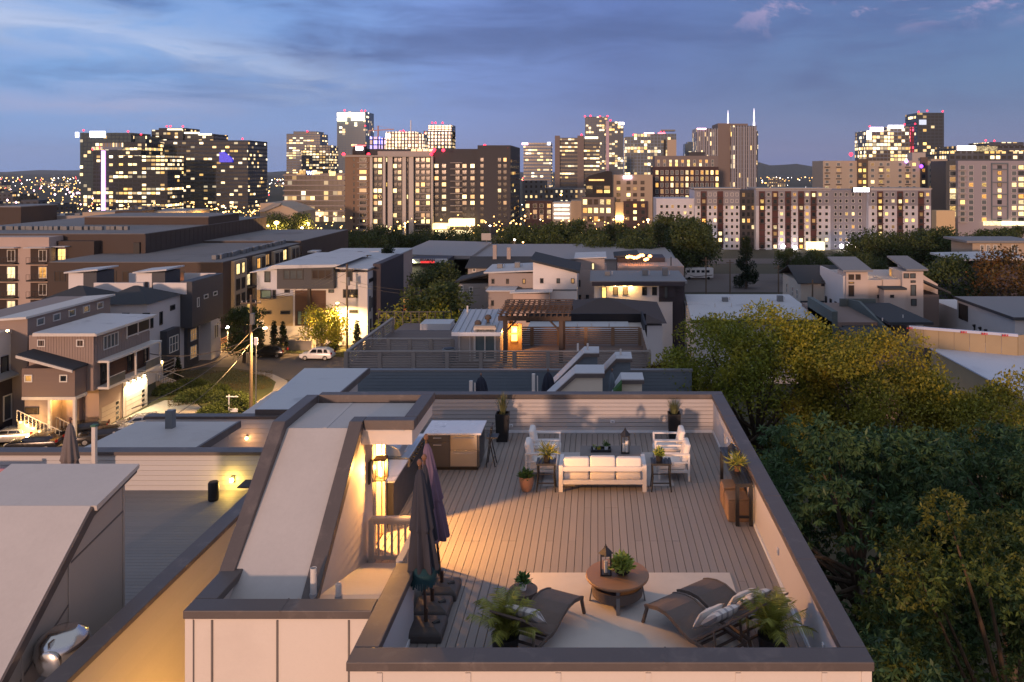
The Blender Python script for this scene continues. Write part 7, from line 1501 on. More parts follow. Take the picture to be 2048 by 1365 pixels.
# ---- hills on the horizon
def ridge(name, Y, pts, m):
    b = MB(); n = len(pts)
    for px, py in pts: b.v += [(SX(px, Y), Y, -16), (SX(px, Y), Y+700, SZ(py, Y+700)), (SX(px, Y), Y+2600, -16)]
    for i in range(n-1):
        a = i*3; b.f += [(a, a+3, a+4, a+1), (a+1, a+4, a+5, a+2)]; b.m += [0, 0]
    struct(b.build(name, m))
hillm = M('wooded_hill', (.045, .055, .045), .95, .3, .004, .05)
def rp(a, c_, base, amp, seed):
    r_ = random.Random(seed); out = []; x = a; ph = [r_.uniform(0, 6) for _ in range(4)]
    while x <= c_: out.append((x, base-amp*(.5+.3*math.sin(x/130+ph[0])+.15*math.sin(x/47+ph[1])+.08*math.sin(x/19+ph[2])))); x += 8
    return out
ridge('hills', 9000, rp(-700, 2800, 349, 9, 4), hillm)
ridge('hills', 6500, [(p, y) for p, y in rp(-700, 700, 358, 9, 5)], hillm)
ridge('hills', 6000, [(1440, 350), (1480, 340), (1515, 328), (1535, 324), (1556, 325), (1580, 331), (1610, 330), (1640, 328), (1680, 334), (1740, 345), (1800, 350)], hillm)
ridge('hills', 7500, [(440, 352), (480, 345), (520, 342), (548, 340), (570, 345), (600, 350), (640, 352)], hillm)
# ================================================================ trees
def leafmat(name, col, col2, scale=.35, island=.7):
    if name in MATS: return MATS[name]
    m = bpy.data.materials.new(name); m.use_nodes = True; MATS[name] = m
    nt = m.node_tree; b = NB(nt); p = nt.nodes['Principled BSDF']
    tc = b.node('ShaderNodeTexCoord').outputs['Object']
    n = b.smooth(b.noise(tc, scale, 4, .6), .38, .62); gi = b.node('ShaderNodeNewGeometry').outputs['Random Per Island']
    c = b.mix(n, tuple(col)+(1,), tuple(col2)+(1,))
    vm = b.node('ShaderNodeVectorMath', operation='SCALE'); b.put(vm.inputs[0], c); b.put(vm.inputs[3], b.m('ADD', 1-island*.5, b.m('MULTIPLY', gi, island)))
    b.put(p.inputs['Base Color'], vm.outputs[0]); p.inputs['Roughness'].default_value = .5; p.inputs['Specular IOR Level'].default_value = .3
    tr = b.node('ShaderNodeBsdfTranslucent'); b.put(tr.inputs[0], vm.outputs[0]); mx = b.node('ShaderNodeMixShader'); mx.inputs[0].default_value = .3
    nt.links.new(p.outputs[0], mx.inputs[1]); nt.links.new(tr.outputs[0], mx.inputs[2]); nt.links.new(mx.outputs[0], nt.nodes['Material Output'].inputs[0])
    return m
bark = M('tree_bark', (.085, .062, .045), .9, .3, 3, 30, bump=.6)
bark_o = M('warm_bark', (.11, .07, .04), .9, .3, 3, 30, bump=.6)
lm_yel = leafmat('autumn_green_leaf', (.30, .28, .030), (.16, .20, .026))
lm_yel2 = leafmat('golden_leaf', (.36, .29, .032), (.20, .21, .028))
lm_dark = leafmat('dark_evergreen_leaf', (.085, .150, .055), (.05, .10, .04))
lm_oran = leafmat('rusty_green_leaf', (.14, .145, .026), (.085, .125, .028))
lm_mid = leafmat('dusk_green_leaf', (.075, .10, .026), (.045, .07, .022), .2)
lm_con = leafmat('conifer_leaf', (.020, .036, .016), (.014, .028, .014), .5)
def near_tree(name, label, base, crown, rad, n_lump, lump_r, n_leaf, L, W, mat, seed, droop=0.0, bk=bark, gaps=.0, rosette=0):
    """crown: centre; rad: ellipsoid radii; leaves gather in clumps carried by limbs"""
    rs = np.random.RandomState(seed); t = thing(name, label, 'tree', base)
    cr = np.array(crown); rd = np.array(rad)
    d = ball_dirs(n_lump, rs); rr = rs.uniform(.45, 1.0, (n_lump, 1))**.5
    cen = cr+d*rd*rr
    b = MB(); top = Vector(crown)-Vector((0, 0, rad[2]*.55)); bs = Vector(base)
    trunk = [bs, bs.lerp(top, .5)+Vector((.3, .2, 0)), top, Vector(crown)+Vector((0, 0, rad[2]*.3))]; b.tube(trunk, [.34, .27, .2, .05], 9)
    tr = b.build('trunk', bk, t, smooth=True)
    for i in range(min(n_lump, 26)):
        c_ = Vector(cen[i]); st_ = top.lerp(Vector(crown), rs.uniform(0, .6)); mid = st_.lerp(c_, .5)+Vector((0, 0, .25)); MB().tube([st_, mid, c_], [.10, .06, .015], 6).build('limb', bk, tr)
    per = n_leaf//n_lump; C, D = [], []
    for i in range(n_lump):
        lr = lump_r*rs.uniform(.65, 1.3)
        if rosette:
            nr = max(3, per//rosette); dd = ball_dirs(nr, rs, .3); o = cen[i]+dd*lr*rs.uniform(.55, 1.05, (nr, 1))*np.array([1.1, 1.1, .75])
            oo = np.repeat(o, rosette, 0); out = np.repeat(dd, rosette, 0)
            ld = ball_dirs(len(oo), rs)*.9+out*.35; ld[:, 2] -= droop; C.append(oo); D.append(ld)
        else:
            dd = ball_dirs(per, rs, .1); o = cen[i]+dd*lr*(rs.uniform(.15, 1.05, (per, 1))**.6)*np.array([1.15, 1.15, .75]); ld = dd*.5+rs.normal(size=(per, 3))*.8; ld[:, 2] -= droop; C.append(o); D.append(ld)
    C = np.vstack(C); D = np.vstack(D); D /= np.linalg.norm(D, axis=1)[:, None]+1e-9
    leaves('crown', C, D, L, W, mat, t, rs); return t
near_tree('yellow_green_tree', 'yellow green tree just beyond the rear right corner of the deck', (9.2, 44, 0), (8.9, 44, 13.9), (6.0, 4.4, 5.2), 120, 1.25, 60000, .20, .11, lm_yel, 1)
near_tree('yellow_green_tree', 'tall golden green tree in the middle of the right hand tree row', (14.6, 40, 0), (14.0, 40, 13.6), (4.2, 3.8, 5.4), 90, 1.1, 46000, .18, .10, lm_yel2, 2)
near_tree('yellow_green_tree', 'open golden tree at the far right of the tree row before the plywood parapet', (19.6, 37, 0), (18.2, 37, 12.8), (4.3, 3.6, 4.6), 76, .95, 34000, .17, .10, lm_yel2, 3)
near_tree('yellow_green_tree', 'low olive tree filling the gap at the right edge', (25, 36, 0), (23.2, 36, 10.5), (4.2, 3.6, 3.8), 60, 1.0, 22000, .18, .10, lm_yel, 4)
near_tree('dark_evergreen_tree', 'big dark evergreen with drooping leaves right of the deck parapet', (9.6, 28, 0), (9.4, 28.5, 13.6), (4.9, 4.4, 4.5), 120, .95, 52000, .27, .075, lm_dark, 5, droop=.75, rosette=11)
near_tree('dark_evergreen_tree', 'dark evergreen behind the rusty tree at the right edge', (16, 29, 0), (15.6, 29.5, 13.2), (4.4, 4, 4.4), 100, .95, 40000, .27, .075, lm_dark, 6, droop=.75, rosette=11)
near_tree('rusty_tree', 'large rusty green tree in the lower right corner', (10.6, 19.5, 0), (10.6, 20.0, 13.2), (4.4, 4.2, 5.2), 120, .85, 72000, .15, .06, lm_oran, 7, droop=.45, bk=bark_o, rosette=9)
near_tree('rusty_tree', 'smaller dark tree beside the front right corner of the deck', (6.6, 17, 0), (7.0, 18.5, 11.0), (2.9, 3.6, 5.0), 70, .8, 30000, .22, .075, lm_dark, 8, droop=.6, rosette=10)
near_tree('rusty_tree', 'olive tree crown rising at the bottom right edge', (9.0, 13, 0), (8.6, 13.2, 12.6), (2.7, 2.9, 4.6), 60, .75, 36000, .14, .055, lm_oran, 9, droop=.45, bk=bark_o, rosette=9)
near_tree('autumn_tree', 'small rust tree behind the deck beside the slate stair heads', (3.6, 44.4, 0), (3.7, 44.4, 13.6), (1.5, 1.5, 2.6), 36, .55, 8000, .15, .09, leafmat('autumn_orange_leaf', (.16, .075, .018), (.10, .075, .02)), 10)
# middle distance trees: a few kinds, copied
def far_kind(seed, rx, rz, n, L, mat, conifer=False):
    rs = np.random.RandomState(seed); c = thing('tree', 'x y z w', 'tree', (0, 0, 0)); nl = 34
    d = ball_dirs(nl, rs); cen = np.array([0, 0, rz*1.25])+d*np.array([rx, rx, rz*.85])*(rs.uniform(.3, 1, (nl, 1))**.5)
    if conifer:
        h = rs.uniform(0, 1, nl); a = rs.uniform(0, 6.28, nl); cen = np.stack([np.cos(a)*rx*(1-h)*.8, np.sin(a)*rx*(1-h)*.8, .3+h*rz*2.0], 1)
    per = n//nl; C, D = [], []
    for i in range(nl):
        lr = rx*(.36 if not conifer else .3)*rs.uniform(.7, 1.25); dd = ball_dirs(per, rs, .1); C.append(cen[i]+dd*lr*(rs.uniform(.1, 1.05, (per, 1))**.6)); ld = dd*.5+rs.normal(size=(per, 3))*.8; D.append(ld)
    C = np.vstack(C); D = np.vstack(D); D /= np.linalg.norm(D, axis=1)[:, None]+1e-9
    leaves('crown', C, D, L, L*.6, mat, c, rs); b = MB(); b.tube([(0, 0, -.5), (0.1, 0, rz*.6), (0, .1, rz*1.4)], [.3, .22, .08], 7)
    for i in range(6): b.tube([(0, 0, rz*.6), tuple(cen[i])], [.1, .03], 5)
    b.build('trunk', bark, c); return c
K_mid = [far_kind(11, 4.2, 3.8, 5200, .42, lm_mid), far_kind(12, 5.0, 3.6, 5200, .45, lm_mid), far_kind(13, 3.4, 4.4, 4600, .40, lm_mid)]
K_yel = far_kind(14, 3.6, 3.2, 4200, .36, lm_yel); K_con = far_kind(15, 2.6, 4.6, 5200, .38, lm_con, True); K_arb = far_kind(16, .62, 1.5, 1700, .18, lm_con, True); K_or = far_kind(17, 3.6, 3.4, 3200, .34, leafmat('autumn_orange_leaf', (.16, .075, .018), (.10, .075, .02)))
used = set()
def put(k, name, label, x, y, s, group=None, z=None, sz=1.0):
    o = k if k.name not in used else copy_tree(k)
    if o is k: used.add(k.name)
    o.name = name; o.location = (x, y, zg(y) if z is None else z); o.scale = (s, s, s*sz); o.rotation_euler = (0, 0, rnd.random()*6.28); o['label'] = label; o['category'] = 'tree'
    if group: o['group'] = group
    return o
def putpx(k, name, label, px, py_top, Y, base_s, group=None):
    """scaled so that the crown tops out at that pixel row"""
    zt_ = SZ(py_top, Y); hk = {K_mid[0].name: 8.0}.get(k.name, 8.0); put(k, name, label, SX(px, Y), Y, base_s, group)
row_l = 'dark green tree in the dense tree line before the apartment blocks'
r3 = random.Random(5)
def tree_row(px0, px1, ytop, Y, n, jit=10, label=row_l, group='tree line before the apartment blocks', kinds=None):
    for i in range(n):
        px = px0+(px1-px0)*(i+.5)/n+r3.uniform(-4, 4); y = Y+r3.uniform(-jit, jit); h = SZ(ytop+r3.uniform(-6, 10), y)-zg(y); k = r3.choice(kinds or K_mid)
        put(k, 'tree', label, SX(px, y), y, max(.6, h/8.4), group)
tree_row(1010, 1320, 452, 250, 12, label='dark green tree in the dense tree line before the beige and black midrise'); tree_row(1330, 1400, 445, 245, 3, label='dark green tree before the left end of the white apartments'); tree_row(690, 960, 458, 280, 9, label='dark green tree at the foot of the long brown apartments'); tree_row(600, 760, 465, 255, 6, label='dark green tree behind the pale roofed warehouse'); tree_row(500, 600, 432, 330, 5, label='dark tree among the street lamps before the banded hotel'); tree_row(220, 285, 436, 300, 3, label='dark tree before the arcade lit block')
tree_row(1180, 1330, 470, 222, 5, kinds=[K_con, K_mid[0]]); tree_row(1735, 1930, 458, 235, 6, label='dark green tree massed in front of the white apartments at right', group='tree mass at right'); tree_row(1930, 2048, 462, 260, 4, label='dark green tree massed in front of the white apartments at right', group='tree mass at right')
tree_row(1560, 1740, 505, 215, 6, label='small dark tree along the highway below the white apartments', group='highway edge trees')
for k, nm, lb, px, yt, Y in ((K_mid[1], 'tree', 'round dark tree right of the dark conifers before the white apartments', 1362, 440, 240), (K_con, 'conifer', 'dark conifer standing beside the road at right of centre', 1492, 478, 205), (K_con, 'conifer', 'layered dark conifer rising behind the sign fronted warehouse', 775, 496, 168), (K_yel, 'small_tree', 'small yellow green tree lit by street lamps left of the brown apartments', 795, 470, 262),
                             (K_mid[0], 'tree', 'spreading olive tree in front of the sign fronted warehouse', 880, 532, 152), (K_mid[1], 'tree', 'broad dark tree left of the grey gabled house', 905, 572, 122), (K_mid[2], 'tree', 'dark bushy tree behind the metal roofed pavilion', 870, 590, 104), (K_yel, 'small_tree', 'small pale tree behind the cable railed deck', 845, 612, 100),
                             (K_yel, 'street_tree', 'young yellow green street tree before the unfinished white house', 644, 615, 118), (K_mid[2], 'street_tree', 'slender street tree behind the wooden utility pole', 488, 628, 112), (K_or, 'autumn_tree', 'orange brown autumn tree at the right edge', 1958, 505, 140), (K_or, 'autumn_tree', 'sparse rusty tree in front of the tan block at right', 2020, 510, 138), (K_mid[0], 'tree', 'dark tree behind the white slab house at right', 1900, 520, 150)):
    h = SZ(yt, Y)-zg(Y); base_h = {K_arb: 3.3, K_con: 9.6}.get(k, 8.0 if k in K_mid else 7.0)
    put(k, nm, lb, SX(px, Y), Y, h/base_h)
for i, (px, Y) in enumerate(((536, 119), (548, 118.5), (566, 118), (670, 119.5), (714, 119), (520, 117))):
    put(K_arb, 'arborvitae', 'clipped dark arborvitae before the unfinished white house, number %s from the left' % ('one', 'two', 'three', 'four', 'five', 'six')[sorted((520, 536, 548, 566, 670, 714)).index(px)], SX(px, Y), Y, 1.35, 'arborvitae by the unfinished house')
for px, Y, lb in ((356, 101, 'small arborvitae beside the duplex garage'), (138, 83.5, 'left arborvitae at the taupe house entry'), (100, 84, 'arborvitae left of the lit entry post'), (152, 83, 'right arborvitae at the taupe house entry'), (432, 118, 'slim arborvitae at the end of the duplex')): put(K_arb, 'arborvitae', lb, SX(px, Y), Y, 1.0, 'arborvitae by the left houses')
# hedges and shrubs by the driveway
def shrub(label, px, py, r, h, seed, mat=lm_mid, n=2600):
    x, y, _ = G(px, py); rs = np.random.RandomState(seed); t = thing('shrub', label, 'shrub', (x, y, .1)); d = ball_dirs(n, rs, .3); d[:, 2] = np.abs(d[:, 2]); c = np.array([x, y, .1])+d*np.array([r, r*.8, h])*(rs.uniform(.3, 1, (n, 1))**.5); dd = d*.6+rs.normal(size=(n, 3))*.7; dd /= np.linalg.norm(dd, axis=1)[:, None]; leaves('foliage', c, dd, .28, .13, mat, t, rs); MB().tube([(x, y, .0), (x, y, h*.6)], [.08, .04], 6).build('stem', bark, t)
shrub('large dark shrub beside the wooden utility pole', 462, 820, 2.7, 2.0, 1); shrub('long dark shrub bank above the driveway', 400, 800, 2.8, 1.2, 2); shrub('low shrub by the garage steps', 340, 788, 2.0, 1.1, 3); shrub('round shrub between driveway and lawn', 430, 790, 2.0, 1.1, 4); shrub('shrub at the driveway mouth', 425, 832, 1.8, .9, 5); shrub('low hedge below the duplex', 380, 775, 2.4, .8, 6)
# grass tufts as ground cover on the near lawn
rs = np.random.RandomState(3); pts = []
while len(pts) < 9000:
    px, py = rs.uniform(335, 570), rs.uniform(742, 836)
    if py > 800-(px-420)*.2 or px > 545: continue
    pts.append(G(px, py, .1))
C = np.array(pts); D = rs.normal(size=C.shape)*.4; D[:, 2] = 1; D /= np.linalg.norm(D, axis=1)[:, None]
o = leaves('lawn_grass', C, D, .14, .05, leafmat('lawn_blade', (.075, .075, .022), (.13, .085, .03), .3), None, rs); o['kind'] = 'stuff'; o['label'] = 'short dry grass on the street corner lawn'
# ================================================================ vehicles
def car(label, px, py, rz, paint, L=4.6, W=1.82, Hh=1.68, suv=True, lights=None, z=None, name='parked_car'):
    x, y, _ = G(px, py); z = .012 if z is None else z
    t = thing(name, label, 'car', (x, y, z), rz, 'parked cars'); h = L/2
    side = [(-h, .45), (-h+.02, .75), (-h+.25, .92), (-h+1.15, 1.02), (h-.55, 1.04), (h-.12, 1.0), (h, .8), (h, .42), (h-.25, .28), (-h+.3, .28)]
    b = MB(); b.prism(side, 'y', -W/2, W/2); b.build('body', paint, t, bevel=.08, smooth=True, world=False, seg=3)
    top = [(-h+1.05, 1.0), (-h+1.75, Hh-.03), (-h+2.2, Hh), (h-.9, Hh-.02), (h-.25, 1.32) if suv else (h-.7, 1.0), (h-.15, 1.02) if suv else (h-.6, 1.0)]
    w = W/2-.1; b = MB(); n = len(top); vs = [(p[0], s_*(w if p[1] < 1.2 else w-.14), p[1]) for s_ in (-1, 1) for p in top]; b.add(vs, [tuple(range(n)), tuple(range(2*n-1, n-1, -1))]+[(i, n+i, n+(i+1) % n, (i+1) % n) for i in range(n)]); b.build('cabin', paint, t, bevel=.05, smooth=True, world=False, seg=3)
    gm_ = glass('car_glass', (.012, .013, .016), .08)
    for s_ in (-1, 1):
        yy = lambda zz: s_*(w-.14*((zz-1.02)/(Hh-1.02))+.012)
        for (xa, xb) in ((-h+1.42, -h+2.45), (-h+2.55, h-1.25 if suv else h-1.35), (h-1.15, h-.55) if suv else (h-1.3, h-1.0)):
            z0, z1 = 1.08, Hh-.12; sl = .45 if xa < -h+1.5 else .0; sr = .2 if xb > h-1.3 else 0
            MB().add([(xa, yy(z0), z0), (xb, yy(z0), z0), (xb-sr, yy(z1), z1), (xa+sl, yy(z1), z1)], [(0, 1, 2, 3)]).build('side_window', gm_, t, world=False)
    MB().add([(-h+1.10, -w+.1, 1.06), (-h+1.10, w-.1, 1.06), (-h+1.72, w-.22, Hh-.08), (-h+1.72, -w+.22, Hh-.08)], [(0, 1, 2, 3)]).build('windscreen', gm_, t, world=False)
    for v in t.children:
        if v.name.startswith('windscreen'): v.location.x = -.03
    wm = {}
    for sx_ in (-h+.85, h-.9):
        for s_ in (-1, 1):
            wh = MB().tube([(sx_, s_*(W/2-.2), .34), (sx_, s_*(W/2+.012), .34)], .35, 18).build('wheel', M('tyre_rubber', (.012, .012, .012), .8), t, world=False)
            MB().tube([(sx_, s_*(W/2+.013), .34), (sx_, s_*(W/2+.022), .34)], .22, 12).build('rim', M('alloy', (.4, .4, .4), .3, .1, metal=.9), wh, world=False)
    for s_ in (-1, 1):
        MB().box(-h-.015, -h+.16, s_*(W/2-.42), s_*(W/2-.05), .72, .86).build('headlight', lights or M('lamp_lens', (.5, .5, .5), .15), t, world=False)
        MB().box(h-.12, h+.02, s_*(W/2-.34), s_*(W/2-.03), .86, 1.12).build('tail_light', M('red_lens', (.25, .01, .01), .2), t, world=False)
        MB().box(-h+1.5, -h+1.68, s_*(W/2-.02), s_*(W/2+.16), 1.02, 1.16).build('mirror', paint, t, bevel=.03, world=False)
    return t
p_white = M('white_car_paint', (.72, .71, .70), .25, .03, spec=.6); p_black = M('black_car_paint', (.012, .012, .014), .2, .05, spec=.7); p_silver = M('silver_car_paint', (.42, .42, .43), .25, .05, metal=.5)
car('white sport utility car parked at the far kerb', 635, 719, R(-2), p_white)
car('black sport utility car parked ahead of the white one', 540, 714, R(-3), p_black)
car('silver saloon parked below the floodlit garage', 282, 858, R(22), p_silver, suv=False, Hh=1.45)
car('dark saloon between the silver car and the flat stair roof', 208, 884, R(20), p_black, suv=False, Hh=1.45)
car('dark saloon at the foot of the lit entry stairs', 70, 900, R(8), p_black, suv=False, Hh=1.45)
for px, py, c_, lb in ((870-30, 548, p_silver, 'silver car before the sign fronted warehouse'), (858, 550, p_black, 'black car before the sign fronted warehouse')): 
    pass
for px, c_, lb in ((810, p_white, 'white car parked before the sign fronted warehouse'), (826, p_silver, 'grey pickup parked before the sign fronted warehouse'), (846, p_black, 'dark car parked right of the pickup before the warehouse')):
    t = car(lb, px, 600, R(10), c_); t.location = (SX(px, 176), 176, zg(176))
car('dark hatchback behind the saloon near the flat stair roof', 165, 872, R(25), p_black, suv=False, Hh=1.45); car('grey saloon at the left edge below the entry stairs', 20, 885, R(10), p_silver, suv=False, Hh=1.45); car('silver hatchback between the two dark saloons', 250, 880, R(15), p_silver, suv=False, Hh=1.45)
for t_, sp_ in ((E5, (1215, 1290, 1330)), (E2, (1000, 1035)), (WH, (640, 680, 720)), (E6, (1450, 1560))):
    for i_, px_ in enumerate(sp_):
        Yq = {E5: 117, E2: 118, WH: 160, E6: 112}[t_]; zq = {E5: SZ(567, 111.2)+.35, E2: SZ(545, 114)+.15, WH: SZ(526, 150), E6: SZ(600, 113)-.1}[t_]
        inst('roof_unit', acm, t_, (SX(px_, Yq), Yq, zq-.02), scale=(1, 1, .8+.3*i_)); MB().tube([(SX(px_+9, Yq+1), Yq+1, zq-.1), (SX(px_+9, Yq+1), Yq+1, zq+.5)], .07, 6).build('vent_pipe', pvc, t_)
rv = thing('motorhome', 'white motorhome with dark swooshes beside the road at right', 'motorhome', (SX(1397, 228), 228, zg(228))); rx0, rx1, rz0 = SX(1370, 228), SX(1427, 228), zg(228)
MB().box(rx0, rx1, 228, 230.4, rz0+.5, rz0+3.3).build('body', p_white, rv, bevel=.15)
for i in range(5): MB().box(rx0+.5+i*1.4, rx0+1.4+i*1.4, 227.97, 227.99, rz0+2.0, rz0+2.7).build('window', gl, rv)
MB().prism([(rx0+.3, rz0+1.6), (rx0+3, rz0+.9), (rx1-.3, rz0+1.4), (rx1-.3, rz0+1.2), (rx0+3, rz0+.7)], 'y', 227.96, 227.985).build('stripe', M('dark_stripe_paint', (.06, .05, .05), .5), rv)
for x in (rx0+1.2, rx1-1.4): MB().tube([(x, 227.95, rz0+.42), (x, 228.3, rz0+.42)], .42, 14).build('wheel', M('tyre_rubber'), rv)
def slope_sheet(name, px0, px1, ya, yb, m, lift=.04):
    struct(MB().poly([(SX(px0, ya), ya, zg(ya)+lift), (SX(px1, ya), ya, zg(ya)+lift), (SX(px1, yb), yb, zg(yb)+lift), (SX(px0, yb), yb, zg(yb)+lift)]).build(name, m))
slope_sheet('parking_lot', 1290, 1575, 196, 246, asphalt); slope_sheet('highway', 1330, 1780, 286, 312, asphalt, .06); slope_sheet('grass_bank', 700, 1420, 252, 280, M('lamplit_bank_grass', (.12, .085, .03), .95, .3, .1, 3))  # bank grass has the orange of the lamplight put into its colour
# ================================================================ poles, wires, street lamps
polem = M('wood_pole', (.12, .09, .065), .85, .2)
def utility_pole(label, px, py, ytop, lamp_side, lamp_px, lamp_py, watts):
    x, y, _ = G(px, py); zt_ = SZ(ytop, y); t = thing('utility_pole', label, 'pole', (x, y, 0), 0, 'wooden utility poles')
    MB().tube([(x, y, -.5), (x, y, zt_)], [.2, .13], 10).build('shaft', polem, t); MB().box(x-1.1, x+1.1, y-.07, y+.07, zt_-1.0, zt_-.85).build('crossarm', polem, t)
    MB().tube([(x+.3, y-.3, zt_-3.2), (x+.3, y-.3, zt_-2.0)], .25, 12).build('transformer', M('grey_metal'), t)
    for dx in (-1, -.5, .5, 1): MB().tube([(x+dx, y, zt_-.85), (x+dx, y, zt_-.65)], .04, 6).build('insulator', pvc, t)
    lx, lz = SX(lamp_px, y-.5), SZ(lamp_py, y-.5)
    MB().tube([(x, y, lz-.5), ((x+lx)/2, y-.3, lz+.05), (lx, y-.5, lz+.1)], .04, 6).build('lamp_arm', M('grey_metal'), t)
    MB().lathe([(.05, 0), (.24, .05), (.2, .18), (.05, .2)], 10, (lx, y-.5, lz-.08)).build('lamp_head', E('sodium_glow', (1, .55, .2), 30, .1), t)
    spot('street_light', t, (lx, y-.5, lz-.15), watts, (1, .56, .2), 160, .15)
    return Vector((x, y, zt_-.7)), Vector((lx, y-.5, lz))
p1, _ = utility_pole('wooden utility pole with curved lamp arm beside the corner lawn', 502, 828, 590, 1, 530, 657, 18000)
p2, _ = utility_pole('wooden utility pole with lamp before the unfinished white house', 694, 700, 528, -1, 675, 607, 16000)
gp = thing('steel_post', 'thin pale steel post beside the corner lawn utility pole', 'post', G(512, 838)); MB().tube([G(512, 838), (G(512, 838)[0], G(512, 838)[1], 8)], .06, 6).build('shaft', M('grey_metal'), gp); MB().box(G(512, 838)[0]-.2, G(512, 838)[0]+.2, G(512, 838)[1]-.03, G(512, 838)[1]+.03, 8.0, 8.8).build('sign_plate', white_t, gp)
def wire(label, a, c, sag, r=.022):
    a, c = Vector(a), Vector(c); pts = [a.lerp(c, i/16)-Vector((0, 0, sag*4*(i/16)*(1-i/16))) for i in range(17)]; o = MB().tube(pts, r, 4).build('overhead_wire', M('wire_sheath', (.10, .08, .06), .45, .1)); tag(o, label, 'wire', 'overhead wires')
wire('upper overhead wire from the corner pole to the taupe house', p1+Vector((-.1, 0, -4.2)), (-53.6, 93, 6), 1.2, .05); wire('lower overhead wire from the corner pole to the taupe house', p1+Vector((-.1, 0, -4.9)), (-53.6, 88, 5.4), 1.6, .04)
wire('bright overhead cable dipping from the corner pole to lower left', p1+Vector((-.2, 0, -3.6)), (-36, 62, 8.5), 1.0, .04); wire('second overhead cable dipping from the corner pole to lower left', p1+Vector((-.2, 0, -4.8)), (-33, 58, 8.0), 1.2, .03)
for i, dx in enumerate((-1, 0, 1)): wire('%s overhead wire between the two wooden poles' % ('left', 'middle', 'right')[i], p1+Vector((dx, 0, 0)), p2+Vector((dx, 0, 0)), .8, .02)
for i, dx in enumerate((-1, 1)): wire('%s overhead wire running on from the unfinished house pole' % ('near', 'far')[i], p2+Vector((dx, 0, -2)), (SX(960, 115), 115, 9+i), .9, .02)
for i, (px, py, Y, z1) in enumerate(((1412, 515, 172, 6), (1625, 560, 122, 10), (1557, 530, 150, 8), (1460, 520, 175, 7), (735, 505, 160, 9), (801, 500, 190, 6), (1240, 505, 180, 5), (1027, 480, 230, 2))):
    t = thing('utility_pole', 'plain wooden pole %s' % ('left of the motorhome road', 'beside the pale roofed house at right', 'among the roadside trees at right', 'beside the dark conifer', 'behind the unfinished house', 'before the sign fronted warehouse', 'below the dense tree line', 'at the long warehouse roof')[i], 'pole', (SX(px, Y), Y, zg(Y)), 0, 'plain poles')
    MB().tube([(SX(px, Y), Y, zg(Y)), (SX(px, Y), Y, SZ(py, Y))], [.17, .12], 8).build('shaft', polem, t); MB().box(SX(px, Y)-.8, SX(px, Y)+.8, Y-.06, Y+.06, SZ(py, Y)-.7, SZ(py, Y)-.55).build('crossarm', polem, t)
SLm = E('street_sodium', (1, .50, .12), 22, .1); SLw = E('street_white', (1, .86, .72), 16, .1)
def street_lamp(label, px, py, Y, r, m, watts=0, col=(1, .55, .2)):
    t = thing('street_lamp', label, 'street lamp', (SX(px, Y), Y, zg(Y)), 0, 'street lamps'); z_ = SZ(py, Y)
    MB().lathe([(.1, -1), (.75, -.6), (1, 0), (.75, .6), (.1, 1)], 10).mesh('g', m)
    me_ = MB().lathe([(.1, -1), (.75, -.6), (1, 0), (.75, .6), (.1, 1)], 10).mesh('lamp_head', m); inst('lamp_head', me_, t, (SX(px, Y), Y, z_), scale=(r, r, r*.7))
    MB().tube([(SX(px, Y), Y+.1, zg(Y)), (SX(px, Y), Y+.1, z_)], .1, 6).build('pole', M('grey_metal'), t)
    if watts: lamp('street_glow', t, (SX(px, Y), Y-1.2, z_-.3), watts, col, .5)
street_lamp('large glowing orange street lamp above the pale roofed warehouse', 637, 480, 215, .8, SLm, 14000)
street_lamp('small violet white lamp below the large orange one', 640, 501, 190, .35, SLw, 200, (.9, .8, 1))
for px, py, Y, r, m_, w_, lb in ((553, 446, 320, 1.0, SLm, 14000, 'orange street lamp left of the brown apartments'), (536, 452, 310, .5, SLm, 0, 'small amber lamp at the left of the lamp cluster'), (592, 440, 340, .5, SLw, 0, 'white street lamp beside the hotel'), (617, 447, 330, .6, SLm, 9000, 'amber lamp under the hotel'), (604, 456, 320, .45, SLw, 0, 'white lamp low under the hotel'), (640, 432, 350, .5, SLm, 0, 'amber lamp before the banded hotel'),
                             (417, 438, 340, .5, SLm, 5000, 'pinkish lamp left of the tree clump'), (368, 433, 325, .5, SLm, 5000, 'amber lamp right of the lit arcade'), (447, 425, 380, .4, SLm, 0, 'small amber lamp below the wide dark office'), (433, 418, 390, .45, SLm, 0, 'amber lamp under the wide dark office'), (1296, 440, 330, .6, SLm, 12000, 'orange lamp between the midrise and the white apartments'), (1122, 390, 460, .6, SLm, 0, 'orange lamp before the tan institution'),
                             (980, 452, 320, .4, SLw, 0, 'white lamp at the apartment terrace'), (940, 447, 330, .5, SLm, 9000, 'amber lamp at the lit apartment lobby'), (1029, 480, 235, .35, SLw, 150, 'small lamp on a pole above the long warehouse'), (1046, 485, 235, .25, SLm, 0, 'tiny amber lamp right of the warehouse pole'), (1625, 498, 330, .4, SLm, 0, 'small lamp in front of the lit entrance'), (810, 447, 330, .4, SLm, 9000, 'yellow lamp at the foot of the white pilasters'), (455, 655, 121, .3, SLw, 2200, 'garden lamp at the end of the duplex'), (428, 650, 124, .25, SLw, 1500, 'wall side lamp beside the apartment hedge')):
    street_lamp(lb, px, py, Y, r, m_, w_)
